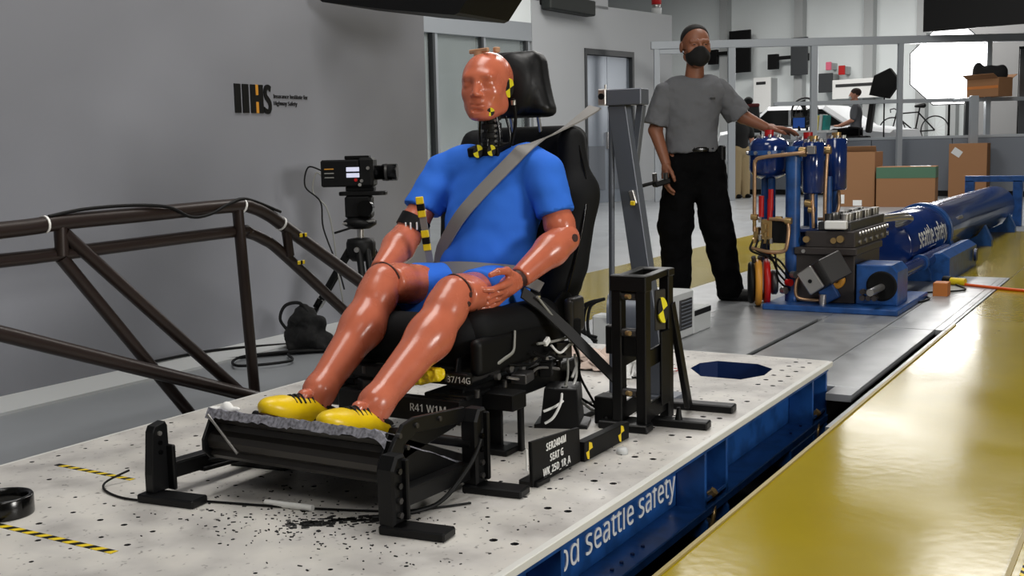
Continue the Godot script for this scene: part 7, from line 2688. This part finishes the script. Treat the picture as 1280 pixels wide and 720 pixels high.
	# black square flag tilted on a stand
	var fl := thing("black_flag", "tilted black square light flag on a stand beyond the partition", "flag", bk(-1.48, 0.32, 1.4))
	st = newst()
	prism(st, [Vector2(-0.3, -0.18), Vector2(0.1, -0.27), Vector2(0.34, 0.05), Vector2(0.12, 0.33), Vector2(-0.2, 0.2)], 0.12, Transform3D(bkb(), Vector3(0, 1.82, 0)), 0.01)
	obj("flag", st, "black_matt", fl)
	st = newst()
	cyl(st, Vector3(0, 0, 0), Vector3(0, 1.7, 0), 0.015, 8)
	obj("stand", st, "black", fl)
	for k in 3:
		st = newst()
		cyl(st, Vector3(0, 0.3, 0), Vector3(cos(TAU * k / 3) * 0.3, 0.01, sin(TAU * k / 3) * 0.3), 0.01, 6)
		obj("stand_leg", st, "black", fl)


func carton(label: String, at: Vector3, size: Vector3, turn: float, look: int):
	var t := thing("cardboard_box", label, "box", at, "brown cardboard cartons")
	t.rotation.y = turn
	var th := 0.008
	var h := size / 2
	for q in [[Vector3(0, h.y, h.z), Vector3(size.x, size.y, th)], [Vector3(0, h.y, -h.z), Vector3(size.x, size.y, th)], [Vector3(h.x, h.y, 0), Vector3(th, size.y, size.z)], [Vector3(-h.x, h.y, 0), Vector3(th, size.y, size.z)], [Vector3(0, th, 0), Vector3(size.x, th, size.z)]]:
		boxo("wall_panel", q[0], q[1], "cardboard", t, 0.002)
	if look == 1:
		boxo("flap", Vector3(0, size.y + 0.0, h.z - 0.1), Vector3(size.x, th, 0.2), "cardboard", t, 0.002, Basis(Vector3.RIGHT, -1.1))
		boxo("flap", Vector3(0, size.y - 0.01, -h.z + 0.13), Vector3(size.x, th, 0.26), "cardboard", t, 0.002)
		boxo("label", Vector3(-0.2, 0.12, h.z + 0.006), Vector3(0.09, 0.14, 0.003), "letter_white", t, 0.0)
		boxo("label", Vector3(0.05, 0.06, h.z + 0.006), Vector3(0.14, 0.09, 0.003), "letter_white", t, 0.0)
	elif look == 3:
		for s in [-1, 1]:
			boxo("flap", Vector3(0.0, size.y + 0.02, (h.z + 0.07) * s), Vector3(size.x, th, 0.17), "cardboard", t, 0.002, Basis(Vector3.RIGHT, -0.5 * s))
	else:
		for s in [-1, 1]:
			boxo("flap", Vector3(0, size.y, h.z / 2 * s), Vector3(size.x, th, size.z / 2 - 0.004), "cardboard", t, 0.002)
	if look == 2:
		boxo("tape_band", Vector3(0, size.y - 0.09, 0), Vector3(size.x + 0.012, 0.17, size.z + 0.012), "tape_green", t, 0.002)
		boxo("label", Vector3(h.x * 0.45, size.y + 0.006, 0), Vector3(0.3, 0.003, 0.2), "letter_white", t, 0.0)
	elif look == 0:
		boxo("tape_strip", Vector3(-0.18, size.y - 0.15, h.z + 0.006), Vector3(0.16, 0.12, 0.003), "curb_white", t, 0.0, Basis(Vector3.BACK, -0.6))
	elif look == 3:
		boxo("tape_strip", Vector3(0, size.y * 0.5, h.z + 0.006), Vector3(size.x, 0.05, 0.003), "wood_orange", t, 0.0)


func office_chair(label: String, at: Vector3, turn: float, seat: float, m: String, red := false):
	var t := thing("office_chair", label, "chair", at)
	t.rotation.y = turn
	var b := Blob.new(0.014)
	b.rbox(Vector3(0, seat, 0), Vector3(0.24, 0.045, 0.23), 0.04, 0.02)
	blob("seat", b, m, t)
	b = Blob.new(0.014)
	b.rbox(Vector3(0, seat + 0.42, -0.24), Vector3(0.25, 0.32, 0.045), 0.04, 0.02, Basis(Vector3.RIGHT, -0.12), 0.1)
	blob("backrest", b, m, t)
	if red:
		b = Blob.new(0.014)
		b.rbox(Vector3(0, seat + 0.70, -0.26), Vector3(0.24, 0.04, 0.06), 0.03, 0.02)
		blob("head_band", b, "red_dull", t)
		b = Blob.new(0.014)
		b.ell(Vector3(0, seat + 0.80, -0.26), Vector3(0.1, 0.09, 0.09), 0.02)
		blob("head_cushion", b, "black_matt", t)
	for s in [-1, 1]:
		var st := newst()
		sweep(st, [Vector3(0.26 * s, seat, -0.05), Vector3(0.28 * s, seat + 0.2, -0.05), Vector3(0.28 * s, seat + 0.22, 0.16)], 0.018, 8)
		obj("armrest", st, "black", t)
	var st2 := newst()
	cyl(st2, Vector3(0, 0.08, 0), Vector3(0, seat - 0.03, 0), 0.03, 12)
	obj("gas_column", st2, "steel_dark", t)
	for k in 5:
		st2 = newst()
		beam(st2, Vector3(0, 0.09, 0), Vector3(cos(TAU * k / 5) * 0.3, 0.05, sin(TAU * k / 5) * 0.3), 0.04, 0.03)
		obj("base_arm", st2, "black", t)
		st2 = newst()
		cyl(st2, Vector3(cos(TAU * k / 5) * 0.3 - 0.02, 0.03, sin(TAU * k / 5) * 0.3), Vector3(cos(TAU * k / 5) * 0.3 + 0.02, 0.03, sin(TAU * k / 5) * 0.3), 0.03, 10)
		obj("castor", st2, "rubber", t)


func bicycle(at: Vector3):
	var t := thing("bicycle", "dark bicycle standing on the bench below the softbox, front wheel to the left", "bicycle", at)
	var B := bkb()
	var P := func(x, y, z = 0.0): return B * Vector3(x, y, z)
	for x in [-0.52, 0.52]:
		var st := newst()
		var ring := []
		for k in 33: ring.append(P.call(x + cos(TAU * k / 32.0) * 0.33, 0.345 + sin(TAU * k / 32.0) * 0.33))
		sweep(st, ring, 0.016, 8, false, B.z)
		var w := obj("wheel", st, "rubber", t)
		for k in 12:
			st = newst()
			cyl(st, P.call(x, 0.345), P.call(x + cos(TAU * k / 12.0) * 0.32, 0.345 + sin(TAU * k / 12.0) * 0.32), 0.0025, 4)
			obj("spoke", st, "steel", w)
	var tubes := [[-0.52, 0.345, -0.4, 0.82], [-0.38, 0.76, 0.12, 0.78], [-0.39, 0.68, 0.05, 0.32], [0.05, 0.32, 0.15, 0.88], [0.05, 0.32, 0.52, 0.345], [0.13, 0.76, 0.52, 0.345]]
	for q in tubes:
		var st := newst()
		cyl(st, P.call(q[0], q[1]), P.call(q[2], q[3]), 0.018, 8)
		obj("frame_tube", st, "black", t)
	var st2 := newst()
	sweep(st2, [P.call(-0.39, 0.84), P.call(-0.39, 0.88, 0.2), P.call(-0.46, 0.86, 0.26), P.call(-0.45, 0.78, 0.26)], 0.014, 8)
	sweep(st2, [P.call(-0.39, 0.84), P.call(-0.39, 0.88, -0.2), P.call(-0.46, 0.86, -0.26), P.call(-0.45, 0.78, -0.26)], 0.014, 8)
	obj("handlebar", st2, "black", t)
	var b := Blob.new(0.01)
	b.cap(P.call(0.05, 0.92), P.call(0.24, 0.93), 0.03, 0.06, 0.02)
	blob("saddle", b, "black", t)
	st2 = newst()
	cyl(st2, P.call(0.05, 0.32, -0.03), P.call(0.05, 0.32, 0.05), 0.09, 20)
	obj("crank", st2, "steel_dark", t)
